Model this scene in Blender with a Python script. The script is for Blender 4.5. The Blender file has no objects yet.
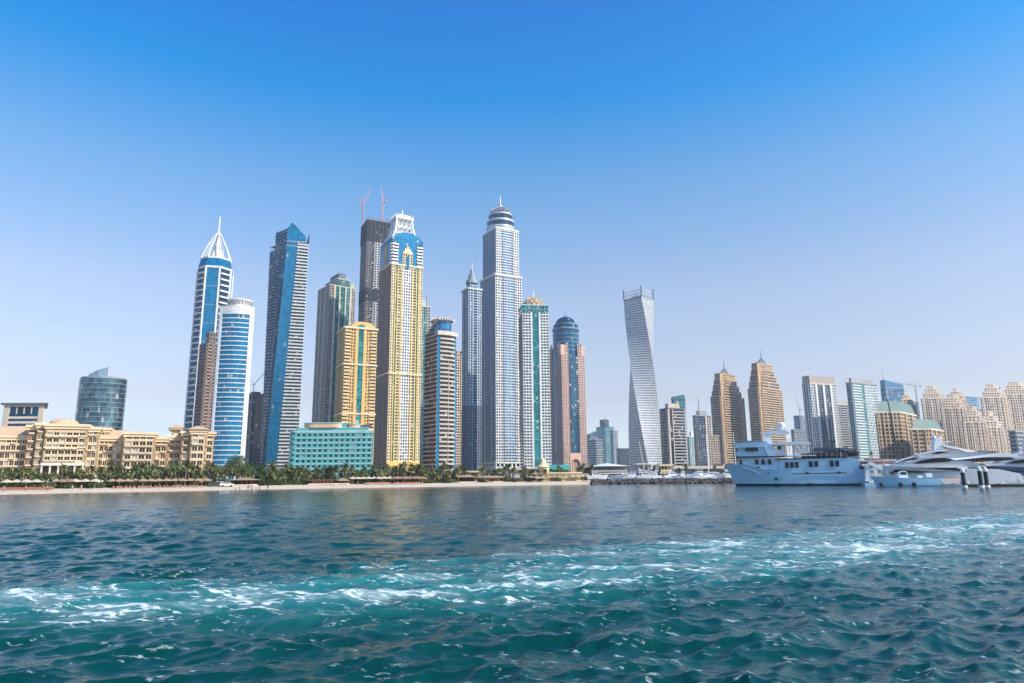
import bpy, math, random
import numpy as np
from collections import defaultdict
from mathutils import Vector, Matrix
random.seed(7)
RNG = np.random.default_rng(11)
rad = math.radians
SC = bpy.context.scene
COL = SC.collection

# ------------------------------------------------------------------ camera
CAM_H, F_PX, PITCH, ROLL = 3.2, 682.7, rad(11.2), rad(0.5)
_f = Vector((0, math.cos(PITCH), math.sin(PITCH)))
_r0 = Vector((1, 0, 0)); _u0 = Vector((0, -math.sin(PITCH), math.cos(PITCH)))
_r = _r0 * math.cos(ROLL) - _u0 * math.sin(ROLL)
_u = _r0 * math.sin(ROLL) + _u0 * math.cos(ROLL)
cam_d = bpy.data.cameras.new('camera'); cam = bpy.data.objects.new('camera', cam_d); COL.objects.link(cam)
cam_d.sensor_width = 36; cam_d.lens = 36 * F_PX / 1024
cam_d.clip_start = 0.1; cam_d.clip_end = 30000
cam.matrix_world = Matrix(((_r.x, _u.x, -_f.x, 0), (_r.y, _u.y, -_f.y, 0), (_r.z, _u.z, -_f.z, CAM_H), (0, 0, 0, 1)))
SC.camera = cam

# ------------------------------------------------------------------ sky, sun, exposure
SUN_AZ, SUN_EL = math.atan2(0.88, -0.47), rad(38)
w = bpy.data.worlds.new('World'); SC.world = w; w.use_nodes = True
nt = w.node_tree; bg = nt.nodes['Background']
sky = nt.nodes.new('ShaderNodeTexSky'); sky.sky_type = 'NISHITA'; sky.sun_disc = False
sky.sun_elevation = SUN_EL; sky.sun_rotation = SUN_AZ
sky.altitude = 0; sky.air_density = 1.0; sky.dust_density = 0.8; sky.ozone_density = 2.0
# clear polarised-looking Gulf sky: the sky's own colour deepens with height above the horizon
SKY_EL = [0.0, .108, .254, .40, .51, .60, .80]
SKY_TINT = [(1.55, 1.6, 1.75), (1.13, .89, .85), (1.16, 1.0, .94), (.62, .98, 1.13), (.0, .84, 1.3), (.0, .68, 1.34), (.2, .56, 1.1)]
wtc = nt.nodes.new('ShaderNodeTexCoord'); wsx = nt.nodes.new('ShaderNodeSeparateXYZ'); nt.links.new(wtc.outputs['Generated'], wsx.inputs[0])
ramp = nt.nodes.new('ShaderNodeValToRGB'); nt.links.new(wsx.outputs['Z'], ramp.inputs['Fac'])
ramp.color_ramp.elements[0].position = 0; ramp.color_ramp.elements[1].position = SKY_EL[-1]
for e_ in SKY_EL[1:-1]: ramp.color_ramp.elements.new(e_)
for i_, c_ in enumerate(SKY_TINT): ramp.color_ramp.elements[i_].color = (c_[0], c_[1], c_[2], 1)
tint = nt.nodes.new('ShaderNodeMix'); tint.data_type = 'RGBA'; tint.blend_type = 'MULTIPLY'; tint.inputs['Factor'].default_value = 1.0
nt.links.new(sky.outputs[0], tint.inputs[6]); nt.links.new(ramp.outputs[0], tint.inputs[7]); nt.links.new(tint.outputs[2], bg.inputs['Color'])
bg.inputs['Strength'].default_value = 0.15
sun_d = bpy.data.lights.new('sun', 'SUN'); sun_d.energy = 4.4; sun_d.angle = rad(0.5); sun_d.color = (1.0, 0.90, 0.76)
sun = bpy.data.objects.new('sun', sun_d); COL.objects.link(sun)
sdir = Vector((math.sin(SUN_AZ) * math.cos(SUN_EL), math.cos(SUN_AZ) * math.cos(SUN_EL), math.sin(SUN_EL)))
sun.rotation_euler = sdir.to_track_quat('Z', 'Y').to_euler(); sun.location = (0, 0, 900)
vs = SC.view_settings; vs.view_transform = 'Standard'; vs.look = 'None'; vs.gamma = 1.0; vs.use_curve_mapping = False
vs.exposure = 0.48

# ------------------------------------------------------------------ measuring helpers (photo pixel -> place in the world)
def ray(px, py):
    return _f + _r * ((px - 512) / F_PX) + _u * ((341.5 - py) / F_PX)
def kx(px, py=462):
    d = ray(px, py); return d.x / d.y
def zat(X, Y, py):
    q = (341.5 - py) / F_PX
    return CAM_H + (q * Y * _f.y - X * _u.x - Y * _u.y) / (_u.z - q * _f.z)
GZ = 2.2
SHX = [-6000, -600, -128, -73, 19, 48, 115, 160, 260, 700, 6000]
SHY = [-200, -160, 171, 218, 268, 276, 262, 290, 320, 460, 1500]
def ysh(x): return float(np.interp(x, SHX, SHY))
def shore(px, off, py=482):
    k = kx(px, py); Y = 230.0
    for _ in range(30): Y = 0.5 * Y + 0.5 * (ysh(k * Y) + off)
    return k * Y, Y

# ------------------------------------------------------------------ materials
def H(s):
    s = s.lstrip('#'); o = []
    for i in (0, 2, 4):
        c = int(s[i:i + 2], 16) / 255
        o.append(c / 12.92 if c <= .04045 else ((c + .055) / 1.055) ** 2.4)
    return tuple(o) + (1,)
def C(c): return H(c) if isinstance(c, str) else (tuple(c) + (1,) if len(c) == 3 else c)
_mats = {}
def newmat(name):
    m = bpy.data.materials.new(name); m.use_nodes = True
    return m, m.node_tree, m.node_tree.nodes['Principled BSDF']
def mat(name, col, rough=.7, metal=0.0, var=.12, scale=.15, spec=.5):
    if name in _mats: return _mats[name]
    m, t, b = newmat(name); n = t.nodes; l = t.links
    tc = n.new('ShaderNodeTexCoord'); no = n.new('ShaderNodeTexNoise'); no.inputs['Scale'].default_value = scale; no.inputs['Detail'].default_value = 6
    l.new(tc.outputs['Object'], no.inputs['Vector'])
    mr = n.new('ShaderNodeMapRange'); mr.inputs['From Min'].default_value = .3; mr.inputs['From Max'].default_value = .7
    mr.inputs['To Min'].default_value = 1 - var; mr.inputs['To Max'].default_value = 1 + var
    l.new(no.outputs['Fac'], mr.inputs['Value'])
    mx = n.new('ShaderNodeMix'); mx.data_type = 'RGBA'; mx.blend_type = 'MULTIPLY'; mx.inputs['Factor'].default_value = 1
    mx.inputs[6].default_value = C(col); l.new(mr.outputs[0], mx.inputs[7]); l.new(mx.outputs[2], b.inputs['Base Color'])
    b.inputs['Roughness'].default_value = rough; b.inputs['Metallic'].default_value = metal; b.inputs['Specular IOR Level'].default_value = spec
    _mats[name] = m; return m
def glass(name, col, col2=None, metal=.35, rough=.12, pane=(2.4, 3.8), var=.55, blind=.06):
    """window glass of a facade: every pane has its own tint, a few have pale blinds"""
    if name in _mats: return _mats[name]
    m, t, b = newmat(name); n = t.nodes; l = t.links
    uv = n.new('ShaderNodeUVMap')
    dv = n.new('ShaderNodeVectorMath'); dv.operation = 'DIVIDE'; dv.inputs[1].default_value = (pane[0], pane[1], 1)
    fl = n.new('ShaderNodeVectorMath'); fl.operation = 'FLOOR'
    wn = n.new('ShaderNodeTexWhiteNoise'); wn.noise_dimensions = '2D'
    l.new(uv.outputs[0], dv.inputs[0]); l.new(dv.outputs[0], fl.inputs[0]); l.new(fl.outputs[0], wn.inputs['Vector'])
    mr = n.new('ShaderNodeMapRange'); mr.inputs['To Min'].default_value = 1 - var; mr.inputs['To Max'].default_value = 1 + var * .7
    l.new(wn.outputs['Value'], mr.inputs['Value'])
    no = n.new('ShaderNodeTexNoise'); no.inputs['Scale'].default_value = .035; l.new(uv.outputs[0], no.inputs['Vector'])
    m0 = n.new('ShaderNodeMix'); m0.data_type = 'RGBA'; m0.inputs[6].default_value = C(col); m0.inputs[7].default_value = C(col2 or col)
    l.new(no.outputs['Fac'], m0.inputs['Factor'])
    mx = n.new('ShaderNodeMix'); mx.data_type = 'RGBA'; mx.blend_type = 'MULTIPLY'; mx.inputs['Factor'].default_value = 1
    l.new(m0.outputs[2], mx.inputs[6]); l.new(mr.outputs[0], mx.inputs[7])
    sp = n.new('ShaderNodeSeparateColor'); l.new(wn.outputs['Color'], sp.inputs[0])
    lt = n.new('ShaderNodeMath'); lt.operation = 'LESS_THAN'; lt.inputs[1].default_value = blind; l.new(sp.outputs[1], lt.inputs[0])
    mb = n.new('ShaderNodeMix'); mb.data_type = 'RGBA'; mb.inputs[7].default_value = (.42, .42, .38, 1)
    l.new(lt.outputs[0], mb.inputs['Factor']); l.new(mx.outputs[2], mb.inputs[6]); l.new(mb.outputs[2], b.inputs['Base Color'])
    b.inputs['Roughness'].default_value = rough; b.inputs['Metallic'].default_value = metal
    _mats[name] = m; return m

# ------------------------------------------------------------------ mesh collector
class MB:
    def __init__(s): s.v = []; s.f = []; s.uv = []; s.mi = []; s.pid = []; s.cur = 0; s.hold = 0
    def face(s, pts, uv=None, mi=0):
        if not s.hold: s.cur += 1
        s.pid.append(s.cur)
        i = len(s.v); s.v.extend([tuple(p) for p in pts]); s.f.append(tuple(range(i, i + len(pts))))
        s.uv.append(uv or [(0, 0)] * len(pts)); s.mi.append(mi)
    def hexa(s, p, skip=()):
        """p: 4 bottom points, 4 top points"""
        s.cur += 1; s.hold += 1
        for k, q in enumerate(((0, 1, 5, 4), (1, 2, 6, 5), (2, 3, 7, 6), (3, 0, 4, 7), (4, 5, 6, 7), (3, 2, 1, 0))):
            if k not in skip: s.face([p[i] for i in q])
        s.hold -= 1
    def box(s, c, d, rz=0.0):
        cx, cy, cz = c; x, y, z = d[0] / 2, d[1] / 2, d[2] / 2; co, si = math.cos(rz), math.sin(rz)
        q = [(cx + a * co - b * si, cy + a * si + b * co) for a, b in ((-x, -y), (x, -y), (x, y), (-x, y))]
        s.hexa([(a, b, cz - z) for a, b in q] + [(a, b, cz + z) for a, b in q])
    def prism(s, poly, z0, z1, top=None, caps=(False, True)):
        s.cur += 1; s.hold += 1
        top = top or poly; n = len(poly); u = 0
        for i in range(n):
            a, b = poly[i], poly[(i + 1) % n]; c, d = top[(i + 1) % n], top[i]; L = math.dist(a, b)
            s.face([(a[0], a[1], z0), (b[0], b[1], z0), (c[0], c[1], z1), (d[0], d[1], z1)], [(u, z0), (u + L, z0), (u + L, z1), (u, z1)]); u += L
        if caps[1]: s.face([(p[0], p[1], z1) for p in top])
        if caps[0]: s.face([(p[0], p[1], z0) for p in reversed(poly)])
        s.hold -= 1
    def tube(s, p0, p1, r0, r1=None, n=6):
        s.cur += 1; s.hold += 1
        p0, p1 = Vector(p0), Vector(p1); r1 = r0 if r1 is None else r1
        ax = (p1 - p0).normalized(); a = ax.orthogonal().normalized(); b = ax.cross(a)
        R = lambda p, r: [p + (a * math.cos(2 * math.pi * i / n) + b * math.sin(2 * math.pi * i / n)) * r for i in range(n)]
        A, B = R(p0, r0), R(p1, r1)
        for i in range(n): s.face([A[i], A[(i + 1) % n], B[(i + 1) % n], B[i]])
        s.face(A[::-1]); s.face(B)
        s.hold -= 1
    def lathe(s, cx, cy, prof, n=24, ph=0.0):
        s.cur += 1; s.hold += 1
        for (r0, z0), (r1, z1) in zip(prof, prof[1:]):
            for i in range(n):
                t0, t1 = ph + 2 * math.pi * i / n, ph + 2 * math.pi * (i + 1) / n
                q = [(cx + r0 * math.cos(t0), cy + r0 * math.sin(t0), z0), (cx + r0 * math.cos(t1), cy + r0 * math.sin(t1), z0),
                     (cx + r1 * math.cos(t1), cy + r1 * math.sin(t1), z1), (cx + r1 * math.cos(t0), cy + r1 * math.sin(t0), z1)]
                u0, u1 = r0 * (t0 - ph), r0 * (t1 - ph); uv = [(u0, z0), (u1, z0), (u1, z1), (u0, z1)]
                if r1 < 1e-6: q, uv = q[:3], uv[:3]
                elif r0 < 1e-6: q, uv = [q[0], q[2], q[3]], [uv[0], uv[2], uv[3]]
                s.face(q, uv)
        s.hold -= 1
    def pieces(s):
        """split into pieces that stand clear of one another (a band on each facade, each pier ...)"""
        k = s.cur + 1; lo = np.full((k, 3), 1e9); hi = np.full((k, 3), -1e9)
        for f, p in zip(s.f, s.pid):
            for i in f: lo[p] = np.minimum(lo[p], s.v[i]); hi[p] = np.maximum(hi[p], s.v[i])
        ids = np.nonzero(lo[:, 0] < 1e8)[0]
        if not 1 < len(ids) <= 2600: return [s]
        lo, hi = lo[ids], hi[ids]; size = (hi - lo).max(1); lab = np.full(len(ids), -1); n = 0
        for i in range(len(ids)):
            if lab[i] >= 0: continue
            st = [i]; lab[i] = n
            while st:
                j = st.pop(); g = np.maximum(0, np.maximum(lo[j] - hi, lo - hi[j])); d = np.sqrt((g ** 2).sum(1))
                for q in np.nonzero((d <= np.maximum(.02, .5 * np.maximum(size, size[j]))) & (lab < 0))[0]: lab[q] = n; st.append(q)
            n += 1
        if not 1 < n <= 40: return [s]
        at = dict(zip(ids, lab)); out = [MB() for _ in range(n)]
        for f, p, uv, mi in zip(s.f, s.pid, s.uv, s.mi): out[at[p]].face([s.v[i] for i in f], uv, mi)
        return out
    def mesh(s, name, mats, smooth=False):
        me = bpy.data.meshes.new(name); me.from_pydata(s.v, [], s.f)
        lay = me.uv_layers.new(name='UVMap')
        lay.data.foreach_set('uv', np.array([c for f in s.uv for p in f for c in p], dtype=np.float32))
        for m in (mats if isinstance(mats, (list, tuple)) else [mats]): me.materials.append(m)
        if any(s.mi): me.polygons.foreach_set('material_index', s.mi)
        if smooth:
            import bmesh
            bm = bmesh.new(); bm.from_mesh(me); bmesh.ops.remove_doubles(bm, verts=bm.verts, dist=1e-4)
            for f in bm.faces: f.smooth = True
            for e in bm.edges:
                if len(e.link_faces) == 2 and e.calc_face_angle(0) > rad(38): e.smooth = False
            bm.to_mesh(me); bm.free()
        me.update(); return me
    def build(s, name, mats, parent=None, smooth=False, loc=None):
        o = bpy.data.objects.new(name, s.mesh(name, mats, smooth)); COL.objects.link(o)
        if parent: o.parent = parent
        if loc: o.location = loc
        return o

def tag(o, label, cat, group=None):
    o['label'] = label; o['category'] = cat
    if group: o['group'] = group
    return o
def thing(name, label, cat, loc, rz=0.0, group=None):
    o = bpy.data.objects.new(name, None); COL.objects.link(o); o.location = loc; o.rotation_euler = (0, 0, rz)
    o.empty_display_size = .5
    return tag(o, label, cat, group)
def structure(o, kind='structure'): o['kind'] = kind; return o
def dup(o, loc=None, rz=None, label=None, group=None, scale=None, mats=None):
    def cp(src, par):
        c = src.copy(); COL.objects.link(c)
        if par: c.parent = par
        for ch in src.children: cp(ch, c)
        return c
    c = cp(o, None)
    if loc is not None: c.location = loc
    if rz is not None: c.rotation_euler = (0, 0, rz)
    if scale is not None: c.scale = (scale,) * 3 if not isinstance(scale, tuple) else scale
    if label: c['label'] = label
    if group: c['group'] = group
    return c

# ------------------------------------------------------------------ facades
class Tower:
    """a building: collects one mesh per part, local coordinates round its base"""
    def __init__(s, name, label, cat, origin, group=None):
        s.root = thing(name, label, cat, (origin[0], origin[1], GZ), 0, group); s.ox, s.oy = origin; s.parts = defaultdict(MB)
    def __getitem__(s, k): return s.parts[k]
    def z(s, p, py): return zat(s.ox + p[0], s.oy + p[1], py) - GZ
    def done(s, mats, smooth=()):
        r = {}
        for k, mb in s.parts.items():
            if not mb.f: continue
            for q in mb.pieces(): r[k] = q.build(k, mats[k], s.root, k in smooth)
        return r

def V2(a): return Vector((a[0], a[1]))
class Bay:
    def __init__(s, T, a0, b0, z0, z1, a1=None, b1=None):
        s.T = T; s.a0, s.b0 = V2(a0), V2(b0); s.a1, s.b1 = V2(a1 or a0), V2(b1 or b0); s.z0, s.z1 = z0, z1
        s.L = max((s.b0 - s.a0).length, (s.b1 - s.a1).length)
    def P(s, f, o, z):
        t = (z - s.z0) / (s.z1 - s.z0); a = s.a0.lerp(s.a1, t); e = s.b0.lerp(s.b1, t) - a
        n = Vector((e.y, -e.x)).normalized(); p = a + e * f + n * o
        return (p.x, p.y, z)
    def bx(s, part, f0, f1, o0, o1, za, zb, back=False):
        P = s.P; q = [P(f0, o1, za), P(f1, o1, za), P(f1, o0, za), P(f0, o0, za), P(f0, o1, zb), P(f1, o1, zb), P(f1, o0, zb), P(f0, o0, zb)]
        s.T[part].hexa(q, () if back else (2,))
    def pane(s, part, f0, f1, o, za, zb, uo=0):
        P = s.P; L = s.L
        s.T[part].face([P(f0, o, za), P(f1, o, za), P(f1, o, zb), P(f0, o, zb)], [(uo + f0 * L, za), (uo + f1 * L, za), (uo + f1 * L, zb), (uo + f0 * L, zb)])
def bay(T, a0, b0, z0, z1, kind='grid', a1=None, b1=None, f0=0.0, f1=1.0, g='glazing', part=None, fh=4.0, sp=4.0, out=.5, th=1.3, pw=1.3, piers=0, pierpart='piers', pierw=1.2, pierout=.9):
    B = Bay(T, a0, b0, z0, z1, a1, b1); L = B.L * (f1 - f0)
    if kind == 'wall':
        B.bx(part or 'wall', f0, f1, -.3, out, z0, z1); return
    B.pane(g, f0, f1, 0, z0, z1, uo=random.random() * 900)
    nf = max(1, round((z1 - z0) / fh)); fh = (z1 - z0) / nf
    if kind == 'glass':
        for i in range(1, nf): B.bx(part or 'mullions', f0, f1, -.05, .10, z0 + i * fh - .12, z0 + i * fh + .12)
        nc = max(1, round(L / sp))
        for i in range(1, nc):
            f = f0 + (f1 - f0) * i / nc; d = .09 / B.L
            B.bx(part or 'mullions', f - d, f + d, -.05, .14, z0, z1)
    elif kind == 'bands':
        for i in range(nf): B.bx(part or 'balcony_bands', f0, f1, -.05, out, z0 + i * fh, z0 + i * fh + th)
    elif kind == 'grid':
        p = part or 'facade_grid'; out *= .6; th *= .82; pw *= .8; sp *= 1.12; fh *= 1.0
        for i in range(nf): B.bx(p, f0, f1, -.05, out * .8, z0 + i * fh, z0 + i * fh + th)
        nc = max(1, round(L / sp))
        for i in range(nc + 1):
            f = f0 + (f1 - f0) * i / nc; d = pw / 2 / B.L
            B.bx(p, max(f0, f - d), min(f1, f + d), -.05, out, z0, z1)
    if piers:
        for i in range(piers + 1):
            f = f0 + (f1 - f0) * i / piers; d = pierw / 2 / B.L
            B.bx(pierpart, max(f0, f - d), min(f1, f + d), -.05, pierout, z0, z1)
def face(T, a, b, z0, z1, cols, a1=None, b1=None):
    tot = sum(c[0] for c in cols); f = 0.0
    for c in cols:
        f2 = f + c[0] / tot; k = dict(c[2]) if len(c) > 2 else {}
        bay(T, a, b, z0, z1, c[1], a1, b1, f0=f, f1=min(1, f2), **k); f = f2

def corner_box(xl, xc, xr, D, th, py=458, dd=None):
    """world footprint [front corner, right, back, left] and its centre, from three silhouette columns"""
    k = kx(xc, py); C0 = Vector((k * D, D)); kr = kx(xr, py)
    for _ in range(40):        # turn the plan until the left face has a believable depth
        c, s = math.cos(rad(th)), math.sin(rad(th)); a = (kr * D - C0.x) / (c - kr * s)
        if dd is not None or th > 60: break
        kl = kx(xl, py); b = (kl * D - C0.x) / (-s - kl * c)
        if 0 < b < 1.1 * a: break
        th += 1.5
    if dd is None:
        kl = kx(xl, py); b = (kl * D - C0.x) / (-s - kl * c)
    else: b = dd
    R = C0 + Vector((c, s)) * a; L = C0 + Vector((-s, c)) * b; Bk = R + L - C0
    if dd is not None: Bk.x = min(Bk.x, kr * Bk.y - .3)
    O = (R + L) / 2
    return [tuple(p - O) for p in (C0, R, Bk, L)], (O.x, O.y)
def front_box(xl, xm, xr, D, th1=4, th2=42, depth=24, py=440):
    """plan with a wide front face and a narrow face turned to the right; its far corners lie behind the front"""
    def along(p, th, px):
        c, s = math.cos(rad(th)), math.sin(rad(th)); k = kx(px, py); a = (k * p.y - p.x) / (c - k * s); return p + Vector((c, s)) * a
    A = Vector((kx(xl, py) * D, D)); M = along(A, th1, xm); R = along(M, th2, xr)
    B1 = Vector(((kx(xr, py)) * (R.y + depth) - .8, R.y + depth)); B0 = Vector((kx(xl, py) * (A.y + depth) + .8, A.y + depth))
    O = (A + R) / 2 + Vector((0, depth / 2)); return [tuple(p - O) for p in (A, M, R, B1, B0)], (O.x, O.y)
def inset(poly, d):
    n = len(poly); o = []
    for i in range(n):
        p, a, b = V2(poly[i]), V2(poly[i - 1]), V2(poly[(i + 1) % n])
        e1 = (p - a).normalized(); e2 = (b - p).normalized(); n1 = Vector((-e1.y, e1.x)); n2 = Vector((-e2.y, e2.x))
        m = (n1 + n2).normalized(); o.append(tuple(p + m * (d / max(.25, m.dot(n1)))))
    return o
def ngon(n, r, ph=0.0, cx=0, cy=0, ry=None):
    ry = ry or r
    return [(cx + r * math.cos(ph + 2 * math.pi * i / n), cy + ry * math.sin(ph + 2 * math.pi * i / n)) for i in range(n)]
def edges(poly): return [(poly[i], poly[(i + 1) % len(poly)]) for i in range(len(poly))]
def roof(T, poly, z, h=1.6, part='roof', ov=.6):
    T[part].prism(inset(poly, -ov), z, z + h, caps=(True, True))
def lerp2(a, b, t): return (a[0] + (b[0] - a[0]) * t, a[1] + (b[1] - a[1]) * t)

# ================================================================== water, sand, land, haze
def water_mat():
    m, t, b = newmat('sea_water'); n, l = t.nodes, t.links
    b.inputs['Base Color'].default_value = (.002, .045, .055, 1); b.inputs['Roughness'].default_value = .07; b.inputs['IOR'].default_value = 1.33
    tc = n.new('ShaderNodeTexCoord')
    def noise(scale, det, stretch=(1, 1, 1), dim='3D'):
        mp = n.new('ShaderNodeMapping'); mp.inputs['Scale'].default_value = stretch; l.new(tc.outputs['Object'], mp.inputs['Vector'])
        q = n.new('ShaderNodeTexNoise'); q.inputs['Scale'].default_value = scale; q.inputs['Detail'].default_value = det; l.new(mp.outputs[0], q.inputs['Vector']); return q
    b.inputs['Specular IOR Level'].default_value = .46
    n1 = noise(4.0, 9, (.6, 1.3, 1)); n1.inputs['Roughness'].default_value = .62; n2 = noise(.35, 4, (.6, 1.5, 1))
    b1 = n.new('ShaderNodeBump'); b1.inputs['Strength'].default_value = .55; b1.inputs['Distance'].default_value = .055; l.new(n1.outputs['Fac'], b1.inputs['Height'])
    b2 = n.new('ShaderNodeBump'); b2.inputs['Strength'].default_value = .25; b2.inputs['Distance'].default_value = .35; l.new(n2.outputs['Fac'], b2.inputs['Height']); l.new(b1.outputs[0], b2.inputs['Normal'])
    n0 = noise(1.5, 5, (.6, 1.4, 1)); b3 = n.new('ShaderNodeBump'); b3.inputs['Strength'].default_value = .6; b3.inputs['Distance'].default_value = .07; l.new(n0.outputs['Fac'], b3.inputs['Height']); l.new(b2.outputs[0], b3.inputs['Normal'])
    l.new(b3.outputs[0], b.inputs['Normal'])
    at = n.new('ShaderNodeAttribute'); at.attribute_name = 'foam'; 
    # slow changes of the water's own colour: clear green to aerated turquoise along the wake
    n3 = noise(.16, 6, (.5, 1.2, 1))
    c0 = n.new('ShaderNodeMix'); c0.data_type = 'RGBA'; c0.inputs[6].default_value = (.0002, .020, .021, 1); c0.inputs[7].default_value = (.001, .066, .057, 1); l.new(n3.outputs['Fac'], c0.inputs['Factor'])
    aer = n.new('ShaderNodeMix'); aer.data_type = 'RGBA'; aer.inputs[7].default_value = (.025, .20, .195, 1); l.new(c0.outputs[2], aer.inputs[6])
    n4 = noise(.5, 5, (.55, 1.2, 1)); 
    mu = n.new('ShaderNodeMath'); mu.operation = 'MULTIPLY'; l.new(at.outputs['Fac'], mu.inputs[0]); l.new(n4.outputs['Fac'], mu.inputs[1])
    mc = n.new('ShaderNodeMapRange'); mc.inputs['From Min'].default_value = .10; mc.inputs['From Max'].default_value = .55; mc.inputs['To Max'].default_value = .72; l.new(mu.outputs[0], mc.inputs['Value']); l.new(mc.outputs[0], aer.inputs['Factor'])
    # foam: lace of broken cell edges and soft froth, both drawn out along the wake
    def math_(op, a, b=None, c=None):
        q = n.new('ShaderNodeMath'); q.operation = op
        for i_, x in enumerate((a, b, c)):
            if x is None: continue
            if isinstance(x, (int, float)): q.inputs[i_].default_value = x
            else: l.new(x, q.inputs[i_])
        return q.outputs[0]
    def rng(x, a, b, c=0, d=1):
        q = n.new('ShaderNodeMapRange'); q.interpolation_type = 'SMOOTHSTEP'; q.inputs['From Min'].default_value = a; q.inputs['From Max'].default_value = b; q.inputs['To Min'].default_value = c; q.inputs['To Max'].default_value = d; l.new(x, q.inputs['Value']); return q.outputs[0]
    mp = n.new('ShaderNodeMapping'); mp.inputs['Scale'].default_value = (.55, 1.35, .3); mp.inputs['Rotation'].default_value = (0, 0, rad(-16)); l.new(tc.outputs['Object'], mp.inputs['Vector'])
    def warp(sc, amt):
        dn = n.new('ShaderNodeTexNoise'); dn.inputs['Scale'].default_value = sc; dn.inputs['Detail'].default_value = 6; dn.inputs['Roughness'].default_value = .6; l.new(mp.outputs[0], dn.inputs['Vector'])
        q = n.new('ShaderNodeMix'); q.data_type = 'RGBA'; q.blend_type = 'LINEAR_LIGHT'; q.inputs['Factor'].default_value = amt; l.new(mp.outputs[0], q.inputs[6]); l.new(dn.outputs['Color'], q.inputs[7]); return q.outputs[2]
    def lace(sc, wsc, amt, wdt):
        vo = n.new('ShaderNodeTexVoronoi'); vo.feature = 'DISTANCE_TO_EDGE'; vo.inputs['Scale'].default_value = sc; l.new(warp(wsc, amt), vo.inputs['Vector']); return rng(vo.outputs['Distance'], 0, wdt, 1, 0)
    l1, l2, l3 = lace(.9, 1.2, .55, .16), lace(2.4, 2.5, .3, .22), lace(6.0, 5, .15, .35)
    fine = n.new('ShaderNodeTexNoise'); fine.inputs['Scale'].default_value = 7; fine.inputs['Detail'].default_value = 6; fine.inputs['Roughness'].default_value = .7; l.new(mp.outputs[0], fine.inputs['Vector'])
    big = n.new('ShaderNodeTexNoise'); big.inputs['Scale'].default_value = .33; big.inputs['Detail'].default_value = 7; big.inputs['Roughness'].default_value = .62; l.new(mp.outputs[0], big.inputs['Vector'])
    dens = math_('MULTIPLY', rng(at.outputs['Fac'], .10, 1.1), rng(big.outputs['Fac'], .36, .70))
    pat = math_('MULTIPLY_ADD', l1, .62, math_('MULTIPLY_ADD', l2, .46, math_('MULTIPLY', l3, .22)))
    pat = math_('MULTIPLY', pat, rng(fine.outputs['Fac'], .25, .6, .35, 1.1))
    lacef = rng(math_('MULTIPLY_ADD', dens, 1.0, math_('SUBTRACT', pat, 1.10)), -.02, .60)
    froth = math_('MULTIPLY', rng(math_('MULTIPLY', dens, fine.outputs['Fac']), .12, .58), .46)
    foam = math_('MINIMUM', math_('MAXIMUM', math_('MULTIPLY', lacef, math_('GREATER_THAN', at.outputs['Fac'], .02)), froth), .9)
    fm = n.new('ShaderNodeMix'); fm.data_type = 'RGBA'; fm.inputs[7].default_value = (.62, .70, .71, 1); l.new(aer.outputs[2], fm.inputs[6]); l.new(foam, fm.inputs['Factor'])
    class _F: outputs = [foam]
    fr = _F
    l.new(fm.outputs[2], b.inputs['Base Color'])
    rr = n.new('ShaderNodeMapRange'); rr.inputs['To Min'].default_value = .07; rr.inputs['To Max'].default_value = .7; l.new(fr.outputs[0], rr.inputs['Value']); l.new(rr.outputs[0], b.inputs['Roughness'])
    return m

def wake(X, Y):
    """how much wake foam lies at a place on the water: one long curved ship's wake and a few loose patches"""
    yc = np.where(X < 0, 22 + .25 * X, 22 + .66 * X) + .6 * np.sin(X * .35)
    hw = np.clip(4.3 + .15 * np.maximum(X + 6, 0), 3.2, 10)
    f = np.exp(-((Y - yc) / hw) ** 2) * .95
    yc2 = 29 + .55 * X; f += .42 * np.exp(-((Y - yc2) / (2.2 + .05 * np.abs(X))) ** 2) * (X > -6)
    f += .22 * np.exp(-((Y - (12.4 + .05 * X)) / 1.6) ** 2 - ((X - 3.5) / 4.5) ** 2)
    return np.clip(f, 0, 1.3)

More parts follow.
